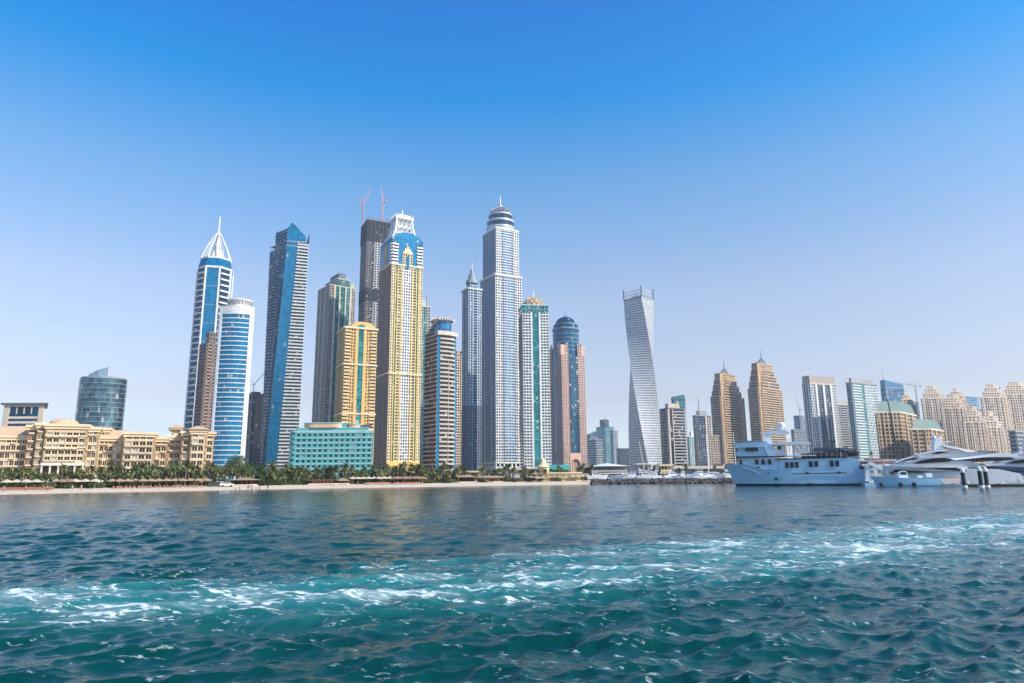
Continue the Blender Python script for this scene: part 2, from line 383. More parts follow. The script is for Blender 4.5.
def build_water():
    NR, NC = 1000, 900
    ys = 4.0 * (420 / 4.0) ** (np.arange(NR) / (NR - 1)); u = np.linspace(-1, 1, NC)
    X = (ys[:, None] * .92 + 9) * u[None, :]; Y = np.repeat(ys[:, None], NC, 1)
    dy = np.gradient(ys)[:, None]; dx = ((ys * .92 + 9) * 2 / NC)[:, None]
    Z = np.zeros_like(X); DX = np.zeros_like(X); DY = np.zeros_like(X)
    r = np.random.default_rng(5); K = 170
    lam = np.exp(r.uniform(np.log(.2), np.log(3.4), K)); ang = rad(-66) + r.normal(0, .55, K)
    for i in range(K):
        k = 2 * np.pi / lam[i]; kx_, ky_ = k * np.cos(ang[i]), k * np.sin(ang[i])
        a = .0068 * lam[i] ** .64 * r.uniform(.5, 1.3)
        fade = np.clip((lam[i] / np.maximum(dy * abs(np.sin(ang[i])) + dx * abs(np.cos(ang[i])), 1e-3) - 2.2) / 2.5, 0, 1)
        ph = kx_ * X + ky_ * Y + r.uniform(0, 6.28); s, c = np.sin(ph), np.cos(ph)
        Z += a * fade * s; q = .85 * a * fade; DX += q * np.cos(ang[i]) * c; DY += q * np.sin(ang[i]) * c
    for L_, A_, t_ in ((9, .02, -1.3), (13, .03, -1.0), (7, .012, -.8), (17, .04, -1.25)): Z += A_ * np.sin(2 * np.pi / L_ * (np.cos(t_) * X + np.sin(t_) * Y) + L_ + .6 * np.sin(X * .13 + L_))
    Z *= np.clip(1.10 - Y / 150, .42, 1)          # flatter towards the sheltered shore
    # gusts: calmer and rougher patches
    g = .85 + .25 * np.sin(X * .11 + 1.3 * np.sin(Y * .05)) * np.sin(Y * .09 + .7)
    Z *= g
    # one long swell from a passing boat, right
    d = (Y - (66 + .06 * (X - 40))) ; Z += .34 * np.exp(-(d / 2.0) ** 2) * np.exp(-((X - 43) / 10) ** 2)
    edge = np.clip((1 - np.abs(u)) / .06, 0, 1)[None, :] * np.clip((420 - Y) / 60, 0, 1) * np.clip((Y - 4) / 1.2, 0, 1)
    Z *= edge; foam = wake(X, Y) * (1 + np.clip(Z, -.1, .15) * 2.0)
    V = np.stack([X + DX * edge, Y + DY * edge, Z], -1).reshape(-1, 3)
    idx = np.arange(NR * NC).reshape(NR, NC); Q = np.stack([idx[:-1, :-1], idx[:-1, 1:], idx[1:, 1:], idx[1:, :-1]], -1).reshape(-1, 4)
    # skirts out to the horizon, one sheet with the waves
    W0, W1 = 4 * .92 + 9, 420 * .92 + 9; n = NR * NC; B = 5600
    ex = np.array([(-B, -B, 0), (B, -B, 0), (B, 420, 0), (-B, 420, 0), (B, 1600, 0), (-B, 1600, 0)])
    Vn = np.concatenate([V, ex]); tri = []
    polys = [list(idx[0, ::-1]) + [n, n + 1], [idx[0, -1]] + [n + 1, n + 2] + list(idx[::-1, -1])[:-1], list(idx[:, 0]) + [n + 3, n], list(idx[-1, ::-1][::-1]) + [n + 2, n + 4, n + 5, n + 3]]
    loops = np.concatenate([Q.ravel()] + [np.array(p) for p in polys]); sizes = np.concatenate([np.full(len(Q), 4), [len(p) for p in polys]])
    me = bpy.data.meshes.new('sea_water'); me.vertices.add(len(Vn)); me.vertices.foreach_set('co', Vn.astype(np.float32).ravel())
    me.loops.add(len(loops)); me.loops.foreach_set('vertex_index', loops.astype(np.int32)); me.polygons.add(len(sizes))
    me.polygons.foreach_set('loop_start', np.concatenate([[0], np.cumsum(sizes)[:-1]]).astype(np.int32)); me.polygons.foreach_set('loop_total', sizes.astype(np.int32))
    me.update(calc_edges=True); me.polygons.foreach_set('use_smooth', np.ones(len(sizes), bool))
    at = me.attributes.new('foam', 'FLOAT', 'POINT'); at.data.foreach_set('value', np.concatenate([foam.ravel(), np.zeros(6)]).astype(np.float32))
    me.materials.append(water_mat()); o = bpy.data.objects.new('sea_water', me); COL.objects.link(o); structure(o)
build_water()

def strip(name, offs, zs, m, xs):
    mb = MB(); P = [[(x, ysh(x) + o + (0.8 * math.sin(x * .21) + .5 * math.sin(x * .53 + o)) * (o < 30) * (abs(x) < 600), z) for o, z in zip(offs, zs)] for x in xs]
    for A, B in zip(P, P[1:]):
        for j in range(len(offs) - 1): mb.face([A[j], B[j], B[j + 1], A[j + 1]])
    o = mb.build(name, m, smooth=True); return structure(o)
SAND = mat('beach_sand', (.62, .50, .36), .9, 0, .12, .35)
def sand_mat():
    b = SAND.node_tree; n, l = b.nodes, b.links; no = n.new('ShaderNodeTexNoise'); no.inputs['Scale'].default_value = 2.5; no.inputs['Detail'].default_value = 6
    bu = n.new('ShaderNodeBump'); bu.inputs['Distance'].default_value = .2; l.new(no.outputs['Fac'], bu.inputs['Height']); l.new(bu.outputs[0], n['Principled BSDF'].inputs['Normal'])
sand_mat()
xs_ = sorted(set([-5600, -2500, -1000, -600] + list(range(-500, 501, 4)) + [700, 1200, 2500, 5600]))
strip('beach_sand', [-14, 0, 2.5, 6, 12, 22, 34], [-1.2, .0, .14, .36, .62, 1.0, 1.6], SAND, xs_)
strip('city_ground', [34, 48, 70, 160, 6000 - 1600], [1.6, 1.9, 2.15, 2.2, 2.2], mat('pale_city_ground', (.26, .23, .18), .95, 0, .25, .03), xs_)

def haze():
    mb = MB(); mb.box((0, 100, 239), (12400, 12400, 482)); m = bpy.data.materials.new('haze_air'); m.use_nodes = True; t = m.node_tree
    t.nodes.remove(t.nodes['Principled BSDF']); v = t.nodes.new('ShaderNodeVolumePrincipled'); v.inputs['Color'].default_value = (.82, .91, 1, 1); v.inputs['Density'].default_value = HAZE_D; v.inputs['Anisotropy'].default_value = .35
    t.links.new(v.outputs[0], t.nodes['Material Output'].inputs['Volume']); o = mb.build('haze', m); o['kind'] = 'stuff'
HAZE_D = .00014
haze()

# ================================================================== materials of the buildings
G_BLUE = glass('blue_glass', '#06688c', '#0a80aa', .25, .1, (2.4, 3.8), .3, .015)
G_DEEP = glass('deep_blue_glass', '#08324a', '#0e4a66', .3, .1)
G_MID = glass('mid_blue_glass', '#0a4c6c', '#0d6280', .3, .1, (2.4, 3.8), .35, .02)
G_SKY = glass('pale_blue_glass', '#4d8fb5', '#2f6f9a', .5, .1)
G_TEAL = glass('teal_glass', '#0e807c', '#0c6e74', .3, .1)
G_DARK = glass('dark_window_glass', '#10181e', '#1c2830', .15, .12)
G_GREY = glass('grey_blue_glass', '#22364a', '#38526a', .35, .12)
G_WARM = glass('bronze_window_glass', '#3a3028', '#4d4238', .25, .15)
WHITE = mat('white_paint', (.70, .70, .69), .6)
WHITE2 = mat('warm_white_render', (.70, .66, .60), .7)
CREAM = mat('cream_render', (.74, .60, .36), .75)
GOLD = mat('golden_render', (.66, .42, .14), .75)
YELLOW = mat('yellow_render', (.80, .56, .16), .75)
TAN = mat('tan_stone', (.52, .38, .24), .8)
TAN2 = mat('pale_sandstone', (.64, .53, .42), .8)
BROWN = mat('brown_stone', (.26, .18, .14), .8)
PINK = mat('pink_stone', (.66, .43, .33), .8)
GREY = mat('grey_concrete', (.33, .33, .34), .8)
GREY2 = mat('pale_grey_cladding', (.52, .54, .57), .6)
DGREY = mat('dark_grey_cladding', (.11, .12, .14), .6)
BGREY = mat('blue_grey_cladding', (.30, .36, .44), .6)
BEIGE = mat('beige_render', (.55, .46, .36), .8)
METAL = mat('aluminium', (.62, .64, .66), .35, .7)
DMETAL = mat('dark_metal', (.06, .065, .075), .45, .5)
GGREEN = mat('verdigris_roof', (.13, .21, .185), .6)
GLAT = mat('gilded_lattice', (.62, .46, .26), .5, .2)
SALMON = mat('salmon_render', (.56, .36, .27), .8)

def O(px, D, py=458): return (kx(px, py) * D, D)
def mpx(D): return D / F_PX            # metres covered by one pixel
def spire(T, x, y, z0, z1, r, part='spire'): T[part].tube((x, y, z0), (x, y, z1), r, r * .35, 8)

# ---------------------------------------------------------------- office block behind the hotel
def office_block():
    poly, o = corner_box(1, 3, 43, 560, 4, 420, dd=30)
    T = Tower('office_block', 'low square beige office block with big top windows and flat dark roof behind the hotel', 'office building', o)
    zt = T.z(poly[0], 405); z2 = T.z(poly[0], 414); E = edges(poly)
    for i, (a, b) in enumerate(E):
        B = Bay(T, a, b, 0, zt)
        for f0, f1 in ((0, .13), (.87, 1)): B.bx('wall', f0, f1, -.3, .6, 0, zt)
        bay(T, a, b, 0, z2, 'bands', f0=.13, f1=.87, fh=4, th=1.9, out=.3)
        Bt = Bay(T, a, b, z2, zt); Bt.pane('glazing', .13, .87, 0, z2, zt)
        for k in range(5): Bt.bx('wall', .13 + .74 * k / 4 - .014 * (k > 0), .13 + .74 * k / 4 + .014 * (k < 4), -.05, .35, z2, zt - 1.5)
        Bt.bx('wall', .13, .87, -.05, .4, zt - 1.5, zt)
    T['roof'].prism(inset(poly, -2.2), zt, zt + 1.6, caps=(True, True))
    T.done({'wall': BEIGE, 'balcony_bands': TAN2, 'glazing': G_DEEP, 'roof': DGREY})
office_block()

# ---------------------------------------------------------------- round dark glass tower, left
def drum_tower():
    D = 800; r = mpx(D) * 22.0; o = O(100.5, D, 410)
    T = Tower('glass_drum_tower', 'dark curved glass drum tower with a glass sail on its roof behind the hotel', 'tower', o)
    poly = ngon(36, r, rad(-90), 0, 0, r * .8); zt = T.z((0, 0), 380)
    for a, b in edges(poly): bay(T, a, b, 0, zt, 'glass', fh=5.5, sp=50)
    T['roof'].prism(inset(poly, 1), zt, zt + 2, caps=(False, True))
    sb = [(-r * 1.12, 4), (-r * .3, 4), (-r * .3, 24), (-r * 1.12, 24)]; zb = T.z((-r, 0), 383)
    for a, b in edges(sb): bay(T, a, b, 0, zb, 'glass', g='side_glazing', fh=5, sp=5)
    T['roof'].prism(sb, zb, zb + 1, caps=(False, True))
    zs = T.z((10, 0), 369); S = T['glass_sail']
    p = [(-r * .55, -r * .3), (-r * .1, -r * .62), (r * .42, -r * .62), (r * .8, -r * .3)]; hs_ = [.25, .55, 1.0, 1.0]
    pts = [(-r * .7, -r * .2, zt + 2, .1), (-r * .35, -r * .55, zt + 2, .4), (r * .12, -r * .66, zt + 2, .75), (r * .5, -r * .56, zt + 2, 1.0)]
    for A, Bq in zip(pts, pts[1:]):
        S.hexa([(A[0], A[1], zt), (Bq[0], Bq[1], zt), (Bq[0], Bq[1] + .8, zt), (A[0], A[1] + .8, zt),
                (A[0], A[1], zt + (zs - zt) * A[3]), (Bq[0], Bq[1], zt + (zs - zt) * Bq[3]), (Bq[0], Bq[1] + .8, zt + (zs - zt) * Bq[3]), (A[0], A[1] + .8, zt + (zs - zt) * A[3])])
    T['mullions'].tube((pts[3][0], pts[3][1], zt), (pts[3][0], pts[3][1], zs + 1), .5)
    T.done({'glazing': glass('mirror_glass', '#173645', '#6f929c', .75, .05, (3, 5.5), .55, .02), 'side_glazing': G_BLUE, 'mullions': GREY2, 'roof': GREY,
            'glass_sail': mat('sail_glass', (.30, .42, .52), .1, .5)})
drum_tower()

# ---------------------------------------------------------------- tower with lattice pyramid and mast
def pyramid_tower():
    D = 850; o = O(205.5, D, 400); T = Tower('pyramid_topped_tower', 'white and blue tower under an open white pyramid frame with a mast', 'skyscraper', o)
    R = mpx(D) * 17.2; poly = ngon(8, R, rad(-76 - 22.5)); E = edges(poly)
    z1 = T.z((0, 0), 272); z2 = T.z((0, 0), 262)
    for i, (a, b) in enumerate(E):
        if i % 2 == 0:      # flat blue fronts
            bay(T, a, b, 0, z1, 'glass', fh=(z1) / 11, sp=40, part='white_bands')
        else:
            bay(T, a, b, 0, z1, 'bands', g='glazing_dark', fh=7.5, th=2.0, out=1.6, f0=.12, f1=.88)
            bay(T, a, b, 0, z1, 'glass', f0=0, f1=.12, fh=8, sp=90); bay(T, a, b, 0, z1, 'glass', f0=.88, f1=1, fh=8, sp=90)
    # the front face again, wide: edge 7 (index from -67.5 back to front)
    for p in poly: T['corner_piers'].prism(ngon(6, 1.25, 0, p[0], p[1]), 0, z1 + 2, caps=(False, True))
    T['white_bands'].prism(inset(poly, -.7), z1, z1 + 2.5, caps=(True, True))
    top = inset(poly, R * .12)
    for (a, b), (c, d) in zip(E, edges(top)): bay(T, a, b, z1 + 2.5, z2, 'glass', a1=c, b1=d, fh=20, sp=60)
    T['white_bands'].prism(inset(top, -.6), z2, z2 + 2, caps=(True, True))
    za = T.z((0, 0), 237); apex = (0, 0, za)
    inner = inset(poly, R * .46); T['inner_pyramid'].prism(inner, z2 + 2, za - 6, top=ngon(8, 1.0, rad(-98.5)), caps=(False, True))
    for i, p in enumerate(top):
        q = Vector((p[0], p[1], z2 + 2)); t = Vector((p[0] * .16, p[1] * .16, za + 4))
        mid = q.lerp(t, .45) + Vector((p[0], p[1], 0)) * .06
        T['pyramid_struts'].tube(q, mid, 1.0, .9, 6); T['pyramid_struts'].tube(mid, t, .9, .8, 6)
    zt = T.z((0, 0), 217)
    T['mast'].tube((0, 0, z2), (0, 0, za + 8), 1.9, 1.6, 8); T['mast'].tube((0, 0, za + 8), (0, 0, zt), 1.3, .9, 8)
    T['mast'].prism(ngon(8, 1.6), zt - 1.5, zt, caps=(True, True))
    T.done({'glazing': G_BLUE, 'glazing_dark': G_DEEP, 'white_bands': WHITE, 'balcony_bands': WHITE, 'corner_piers': WHITE, 'inner_pyramid': WHITE2, 'pyramid_struts': WHITE, 'mast': WHITE, 'mullions': WHITE})
pyramid_tower()

def brown_slim():
    poly, o = corner_box(194, 201, 213.5, 700, 30, 425)
    T = Tower('slim_brown_tower', 'slim brown stepped tower squeezed between the two white and blue towers on the left', 'tower', o)
    z1 = T.z(poly[0], 344); z2 = T.z(poly[0], 332)
    for a, b in edges(poly): bay(T, a, b, 0, z1, 'bands', fh=3.6, th=1.7, out=.9, piers=2, pierw=2.2)
    p2 = inset(poly, 3.5)
    for a, b in edges(p2): bay(T, a, b, z1, z2, 'grid', part='piers', fh=4, sp=3)
    roof(T, poly, z1, 1.2); roof(T, p2, z2, 1.2)
    T.done({'glazing': G_WARM, 'balcony_bands': mat('dusty_brown_render', (.30, .22, .19), .8), 'piers': BROWN, 'roof': BROWN})
brown_slim()

# ---------------------------------------------------------------- white/blue bow-fronted tower
def bow_tower():
    D = 650; m = mpx(D); o = O(229.3, D); T = Tower('bow_fronted_tower', 'white framed tower with a bowed blue glass front, white bands and a round white crown', 'skyscraper', o)
    W = m * 32 / 2; rz = rad(8); co, si = math.cos(rz), math.sin(rz); rot = lambda p: (p[0] * co - p[1] * si, p[0] * si + p[1] * co)
    fr = [(-W * .82 + 1.64 * W * i / 8, -W * .78 - W * .20 * math.sin(math.pi * i / 8)) for i in range(9)]
    pts = [(-W, -W * .55), (-W * .96, -W * .74), (-W * .82, -W * .78)] + fr[1:-1] + [(W * .82, -W * .78), (W * .96, -W * .74), (W, -W * .55), (W * .78, W * .5), (-W * .4, W * 1.0), (-W * 1.36, W * .35)]
    poly = [rot(p) for p in pts]; E = edges(poly); zt = T.z((0, -10), 308); zg = zt - 4; n = len(poly)
    for i, (a, b) in enumerate(E):
        if 2 <= i <= 9: bay(T, a, b, 9, zg - 3, 'bands', fh=4.4, th=.85, out=.5, part='white_bands')
        elif i in (0, 1, 10, 11): bay(T, a, b, 0, zt, 'wall', part='white_frame', out=.8)
        else: bay(T, a, b, 0, zg, 'bands', g='side_glazing', fh=3.7, th=.8, out=.3, part='white_bands')  # flanks get deeper blue glass: their shadow is put into the colour
        if 2 <= i <= 9:
            bay(T, a, b, 0, 9, 'grid', part='white_frame', fh=4.5, sp=3, th=1.2); bay(T, a, b, zg - 3, zt, 'wall', part='white_frame', out=.9)
    roof(T, poly, zt, 1, 'roof', 1.0)
    r = W * .70; zc = T.z((0, -10), 298.5)
    T['crown'].lathe(0, 0, [(r * .96, zt), (r * .96, zc - 2.5), (r * 1.1, zc - 1.2), (r * 1.1, zc), (r * .8, zc)], 40)
    for k in range(26):
        t = 2 * math.pi * k / 26
        T['crown_brackets'].box((r * 1.03 * math.cos(t), r * 1.03 * math.sin(t), zc - 3.4), (.9, 1.2, 2.6), t)
    T.done({'glazing': G_BLUE, 'side_glazing': G_DEEP, 'white_bands': WHITE, 'white_frame': WHITE, 'roof': WHITE2, 'crown': WHITE2, 'crown_brackets': GREY})
bow_tower()

def dark_unfinished():
    poly, o = corner_box(243, 250, 262, 900, 25, 440)
    T = Tower('unfinished_dark_tower', 'dark unfinished concrete tower between the white blue tower and the leaning blue tower', 'building', o)
    z1 = T.z(poly[0], 397)
    for a, b in edges(poly): bay(T, a, b, 0, z1, 'grid', fh=3.8, sp=5, th=1.0, pw=1.1)
    roof(T, poly, z1, 5, 'roof', 1.2); roof(T, inset(poly, 4), z1 + 5, 3, 'roof', 0)
    T.done({'glazing': G_DARK, 'facade_grid': DGREY, 'roof': DGREY})
    return T, z1
def tower_crane(base, h, jib, az, lift, label, group=None, r=.7, m=None, counter=12):
    """luffing tower crane: mast, cab, jib with lattice, counter jib, tie"""
    c = thing('tower_crane', label, 'crane', base, az, group); m = m or mat('crane_red', (.55, .16, .12), .5)
    A, J, K, Cb = MB(), MB(), MB(), MB()
    for sx in (-1, 1):
        for sy in (-1, 1): A.tube((sx * r, sy * r, 0), (sx * r, sy * r, h), r * .28, n=4)
    n = max(3, int(h / (r * 3)))
    for i in range(n):
        a, b = h * i / n, h * (i + 1) / n; s = 1 if i % 2 else -1
        A.tube((-r * s, -r, a), (r * s, -r, b), r * .18, n=4); A.tube((-r * s, r, a), (r * s, r, b), r * .18, n=4)
    tip = Vector((jib * math.cos(lift), 0, h + jib * math.sin(lift)))
    for oy in (-.8, .8): J.tube((0, oy * r, h), (tip.x, oy * r * .3, tip.z), r * .26, n=4)
    J.tube((0, 0, h + 2 * r), tip, r * .26, n=4)
    nj = 9
    for i in range(nj):
        p, q = Vector((0, r * .7, h)).lerp(tip, i / nj), Vector((0, -r * .7, h + 2 * r)).lerp(tip, (i + 1) / nj); J.tube(p, q, r * .15, n=4)
    K.tube((0, 0, h), (-counter, 0, h), r * .5, n=4); K.box((-counter * .85, 0, h - r), (counter * .3, r * 2, r * 3))
    K.tube((0, 0, h), (-counter * .3, 0, h + counter * .9), r * .3, n=4); K.tube((-counter * .3, 0, h + counter * .9), (tip.x * .6, 0, h + (tip.z - h) * .6), r * .12, n=4)
    K.tube((-counter * .3, 0, h + counter * .9), (-counter, 0, h), r * .14, n=4)
    Cb.box((r * 1.5, r * 1.8, h + r), (r * 2.4, r * 1.6, r * 2.4))
    A.build('mast', m, c); J.build('jib', m, c); K.build('counterweight', m, c); Cb.build('cab', WHITE, c)
    return c
T, z1 = dark_unfinished()
tower_crane((T.ox - 3, T.oy, z1 + 8 + GZ), 10, 95, rad(15), rad(52), 'thin dark luffing crane on the unfinished dark tower beside the leaning blue tower', r=.55, m=DMETAL, counter=8)

# ---------------------------------------------------------------- leaning / twisting blue tower
def ocean_tower():
    T = Tower('twisting_blue_tower', 'tapering blue glass tower with a slanted wedge top and white balcony floors', 'skyscraper', O(280, 860))
    def pt(px, D, py):
        k = kx(px, py); return (k * D - T.ox, D - T.oy)
    hb = 455
    b0 = dict(A=pt(261, 880, hb), B=pt(265.5, 850, hb), E=pt(276.5, 851, hb), R=pt(297.5, 858, hb), K=pt(291, 890, hb))
    zt = 0
    zR = T.z(b0['R'], 243); zB = T.z(b0['B'], 225); zL = T.z(b0['A'], 236); zA = T.z(b0['A'], 252)
    def up(py, **d): return {k: pt(px, D, py) for k, (px, D) in d.items()}
    zt = T.z(pt(290, 860, 245), 243)
    t0 = up(243, A=(270.5, 878), B=(287, 852), E=(298, 855), R=(308.3, 860), K=(296, 892))
    names = ['A', 'B', 'E', 'R', 'K']; P0 = [b0[k] for k in names]; P1 = [t0[k] for k in names]
    zp = 10
    lev = lambda z: [lerp2(a, b, z / zt) for a, b in zip(P0, P1)]
    def seg(i, z0, z1, kind, **k):
        a, b = lev(z0), lev(z1); j = (i + 1) % 5
        bay(T, a[i], a[j], z0, z1, kind, b[i], b[j], **k)
    mid = lambda z: [lerp2(lev(z)[0], lev(z)[1], .3)][0]
    seg(0, 0, zA, 'bands', g='shade_glazing', fh=4.2, th=.9, out=.8, part='shaded_bands', f0=0, f1=.7); seg(0, 0, zA, 'glass', g='shade_glazing', fh=4.2, sp=4, f0=.7, f1=1.0)  # left face: bands and glass darkened, its shade put into the colours
    seg(1, 22, zt, 'glass', fh=8.4, sp=3.4); seg(1, 0, 22, 'bands', fh=4.4, th=1.5, out=.8)
    seg(2, 0, zt, 'bands', g='dark_glazing', fh=4.3, th=1.9, out=.9)
    seg(3, 0, zt, 'bands', g='dark_glazing', fh=4.3, th=1.8, out=.8); seg(4, 0, zA, 'bands', g='dark_glazing', fh=4.3, th=1.2, out=.7)
    q0, q1, qL = lev(zA), lev(zt), lev(zL)
    bay(T, mid(zA), q0[1], zA, zL, 'bands', mid(zL), qL[1], g='shade_glazing', part='shaded_bands', fh=4.2, th=.9, out=.8)
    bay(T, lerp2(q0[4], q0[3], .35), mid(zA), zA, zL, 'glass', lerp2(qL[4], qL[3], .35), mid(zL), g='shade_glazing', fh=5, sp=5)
    T['roof'].prism(q0, zA - 1, zA, caps=(True, True)); T['roof'].prism(q1, zt - .6, zt + .6, caps=(True, True))
    B1, E1, R1 = q1[1], q1[2], q1[3]; end = lerp2(E1, R1, .72); nn = (V2(end) - V2(B1)).normalized(); nn = Vector((-nn.y, nn.x)) * 15
    T['roof'].prism([mid(zL), qL[1], (qL[1][0] + nn.x, qL[1][1] + nn.y), (mid(zL)[0] + nn.x, mid(zL)[1] + nn.y)], zL, zL + .8, caps=(True, True))
    pk = lerp2(B1, end, .24); zz = [T.z(B1, 226.5), T.z(pk, 222.3), T.z(end, 236.5)]; pts = [B1, pk, end]; L_ = 0
    for (p, q, a, b) in ((pts[0], pts[1], zz[0], zz[1]), (pts[1], pts[2], zz[1], zz[2])):
        d = math.dist(p, q); T['wedge_screen'].face([(*p, zt), (*q, zt), (*q, b), (*p, a)], [(L_, zt), (L_ + d, zt), (L_ + d, b), (L_, a)]); L_ += d
        p2, q2 = (p[0] + nn.x, p[1] + nn.y), (q[0] + nn.x, q[1] + nn.y)
        T['wedge_side'].face([(*q2, zt), (*p2, zt), (*p2, a), (*q2, b)]); T['wedge_side'].face([(*p, a), (*q, b), (*q2, b), (*p2, a)])
    for p, a in ((B1, zz[0]), (end, zz[2])): T['wedge_side'].face([(*p, zt), (p[0] + nn.x, p[1] + nn.y, zt), (p[0] + nn.x, p[1] + nn.y, a), (*p, a)])
    # small dark fin at the right corner
    f = T['corner_fin']; f.hexa([(R1[0] - 2, R1[1] - 1, zt), (R1[0] + .4, R1[1] - 1, zt), (R1[0] + .4, R1[1] + 3, zt), (R1[0] - 2, R1[1] + 3, zt),
                                 (R1[0] + .2, R1[1] - .5, zt + 10), (R1[0] + .8, R1[1] - .5, zt + 13), (R1[0] + .8, R1[1] + 1, zt + 13), (R1[0] + .2, R1[1] + 1, zt + 10)])
    T.done({'glazing': G_BLUE, 'shade_glazing': G_DEEP, 'dark_glazing': G_DARK, 'balcony_bands': mat('pale_grey_balcony', (.50, .53, .52), .6), 'shaded_bands': mat('shaded_blue_band', (.16, .24, .33), .5), 'mullions': mat('blue_mullion', (.05, .25, .42), .4),
            'roof': GREY, 'wedge_screen': G_BLUE, 'wedge_side': mat('blue_panel', (.02, .14, .28), .3, .3), 'corner_fin': DMETAL})
ocean_tower()

# ---------------------------------------------------------------- grey green tower with teal centre
def greygreen():
    poly, o = corner_box(312, 324, 350.5, 1000, 28, 420)
    T = Tower('beige_teal_tower', 'tall grey beige tower with teal glass strip and stepped roof left of the golden tower', 'skyscraper', o)
    z1 = T.z(poly[0], 285); z2 = T.z(poly[0], 280); z3 = T.z(poly[0], 272)
    cols = [(1, 'grid', dict(fh=4, sp=3, part='balcony_bands', th=1.5)), (.5, 'wall', dict(out=1.2)), (.9, 'glass', dict(g='teal_strip', fh=5, sp=9)), (.35, 'wall', dict(out=1.2)), (1.2, 'glass', dict(g='teal_strip', fh=8, sp=4)),
            (.35, 'wall', dict(out=1.2)), (.9, 'glass', dict(g='teal_strip', fh=5, sp=9)), (.5, 'wall', dict(out=1.2)), (1, 'grid', dict(fh=4, sp=3, part='balcony_bands', th=1.5))]
    for i, (a, b) in enumerate(edges(poly)): face(T, a, b, 0, z1, cols if i == 0 else [(1, 'grid', dict(fh=4, sp=3.2, part='balcony_bands', pw=1.6)), (.3, 'wall', dict(out=1)), (1, 'bands', dict(fh=4)), (.3, 'wall', dict(out=1)), (1, 'grid', dict(fh=4, sp=3.2, part='balcony_bands', pw=1.6))])
    roof(T, poly, z1, 1.5)
    p2 = [lerp2(poly[0], poly[1], .25), lerp2(poly[0], poly[1], .8), lerp2(poly[3], poly[2], .8), lerp2(poly[3], poly[2], .25)]; p2 = inset(p2, 1)
    for a, b in edges(p2): bay(T, a, b, z1 + 1.5, z2 + 4, 'glass', g='teal_strip', fh=4, sp=4)
    roof(T, p2, z2 + 4, 1.5)
    p3 = inset(p2, 5); T['plant_room'].prism(p3, z2 + 5.5, z3 + 3); T['wall'].box((poly[1][0] * .8, poly[1][1] * .8, z1 + 4), (6, 6, 8), rad(28))
    T.done({'glazing': G_DARK, 'teal_strip': G_TEAL, 'wall': BEIGE, 'balcony_bands': mat('grey_beige_render', (.40, .34, .28), .8), 'mullions': BEIGE, 'roof': BEIGE, 'plant_room': DGREY})
greygreen()

# ---------------------------------------------------------------- golden tower
def golden():
    poly, o = corner_box(334.5, 341.5, 374, 712, 14, 425)
    T = Tower('golden_tower', 'golden tan tower with a teal glass strip and curved pediment top behind the teal hotel', 'tower', o)
    z1 = T.z(poly[0], 328); z2 = T.z(poly[0], 324); ob = rad(14)
    g = dict(fh=3.6, sp=2.6, th=1.4, pw=1.3, part='facade_grid', out=.6)
    cols = [(1.1, 'bands', dict(fh=3.6, th=1.9, out=1.3)), (.9, 'grid', g), (.55, 'wall', dict(out=.9)), (1.0, 'glass', dict(g='teal_strip', fh=18, sp=9)), (.55, 'wall', dict(out=.9)), (.9, 'grid', g), (1.1, 'bands', dict(fh=3.6, th=1.9, out=1.3))]
    for i, (a, b) in enumerate(edges(poly)):
        face(T, a, b, 0, z1, cols if i == 0 else [(1, 'grid', g), (.5, 'glass', dict(g='teal_strip', fh=12, sp=9)), (1, 'grid', g)])
        for zc in (z1 * .42, z1 * .75): Bay(T, a, b, 0, z1).bx('cornice', -.01, 1.01, -.05, 1.6, zc, zc + 1.6)
        Bay(T, a, b, 0, z1 + 3).bx('cornice', -.02, 1.02, -.3, 1.7, z1, z1 + 2)
    T['roof'].prism(poly, z1, z1 + 1.0)
    # curved pediment screens
    a, b = V2(poly[0]), V2(poly[1]); t = (b - a).normalized(); n = Vector((t.y, -t.x)); W = (b - a).length
    zz = lambda f: z1 + 2 + (z2 - z1 + 2) * max(0, math.sin(math.pi * min(1, max(0, (f - .2) / .72)))) ** .35
    ks = [i / 24 for i in range(25)]
    for f0, f1 in zip(ks, ks[1:]):
        p, q = a + t * W * f0 + n * 1.0, a + t * W * f1 + n * 1.0; p2, q2 = p - n * 9, q - n * 9
        T['pediment'].hexa([(p.x, p.y, z1 + 2), (q.x, q.y, z1 + 2), (q2.x, q2.y, z1 + 2), (p2.x, p2.y, z1 + 2), (p.x, p.y, zz(f0)), (q.x, q.y, zz(f1)), (q2.x, q2.y, zz(f1)), (p2.x, p2.y, zz(f0))], (1, 3))
    c = a + t * W * .5 + n * 1.3
    B = Bay(T, poly[0], poly[1], z1 - 14, z1 + 6)
    for k in range(12):
        t0, t1 = math.pi * k / 12, math.pi * (k + 1) / 12; r = 4.2
        T['arch_window'].face([(c.x, c.y, z1 + 1), (c.x + t.x * r * math.cos(t0), c.y + t.y * r * math.cos(t0), z1 + 1 + r * math.sin(t0)), (c.x + t.x * r * math.cos(t1), c.y + t.y * r * math.cos(t1), z1 + 1 + r * math.sin(t1))])
    T.done({'glazing': G_WARM, 'teal_strip': G_TEAL, 'wall': GOLD, 'facade_grid': GOLD, 'balcony_bands': mat('pale_gold_render', (.70, .50, .24), .75), 'cornice': CREAM, 'roof': GOLD, 'pediment': GOLD, 'arch_window': G_TEAL, 'mullions': GOLD})
golden()

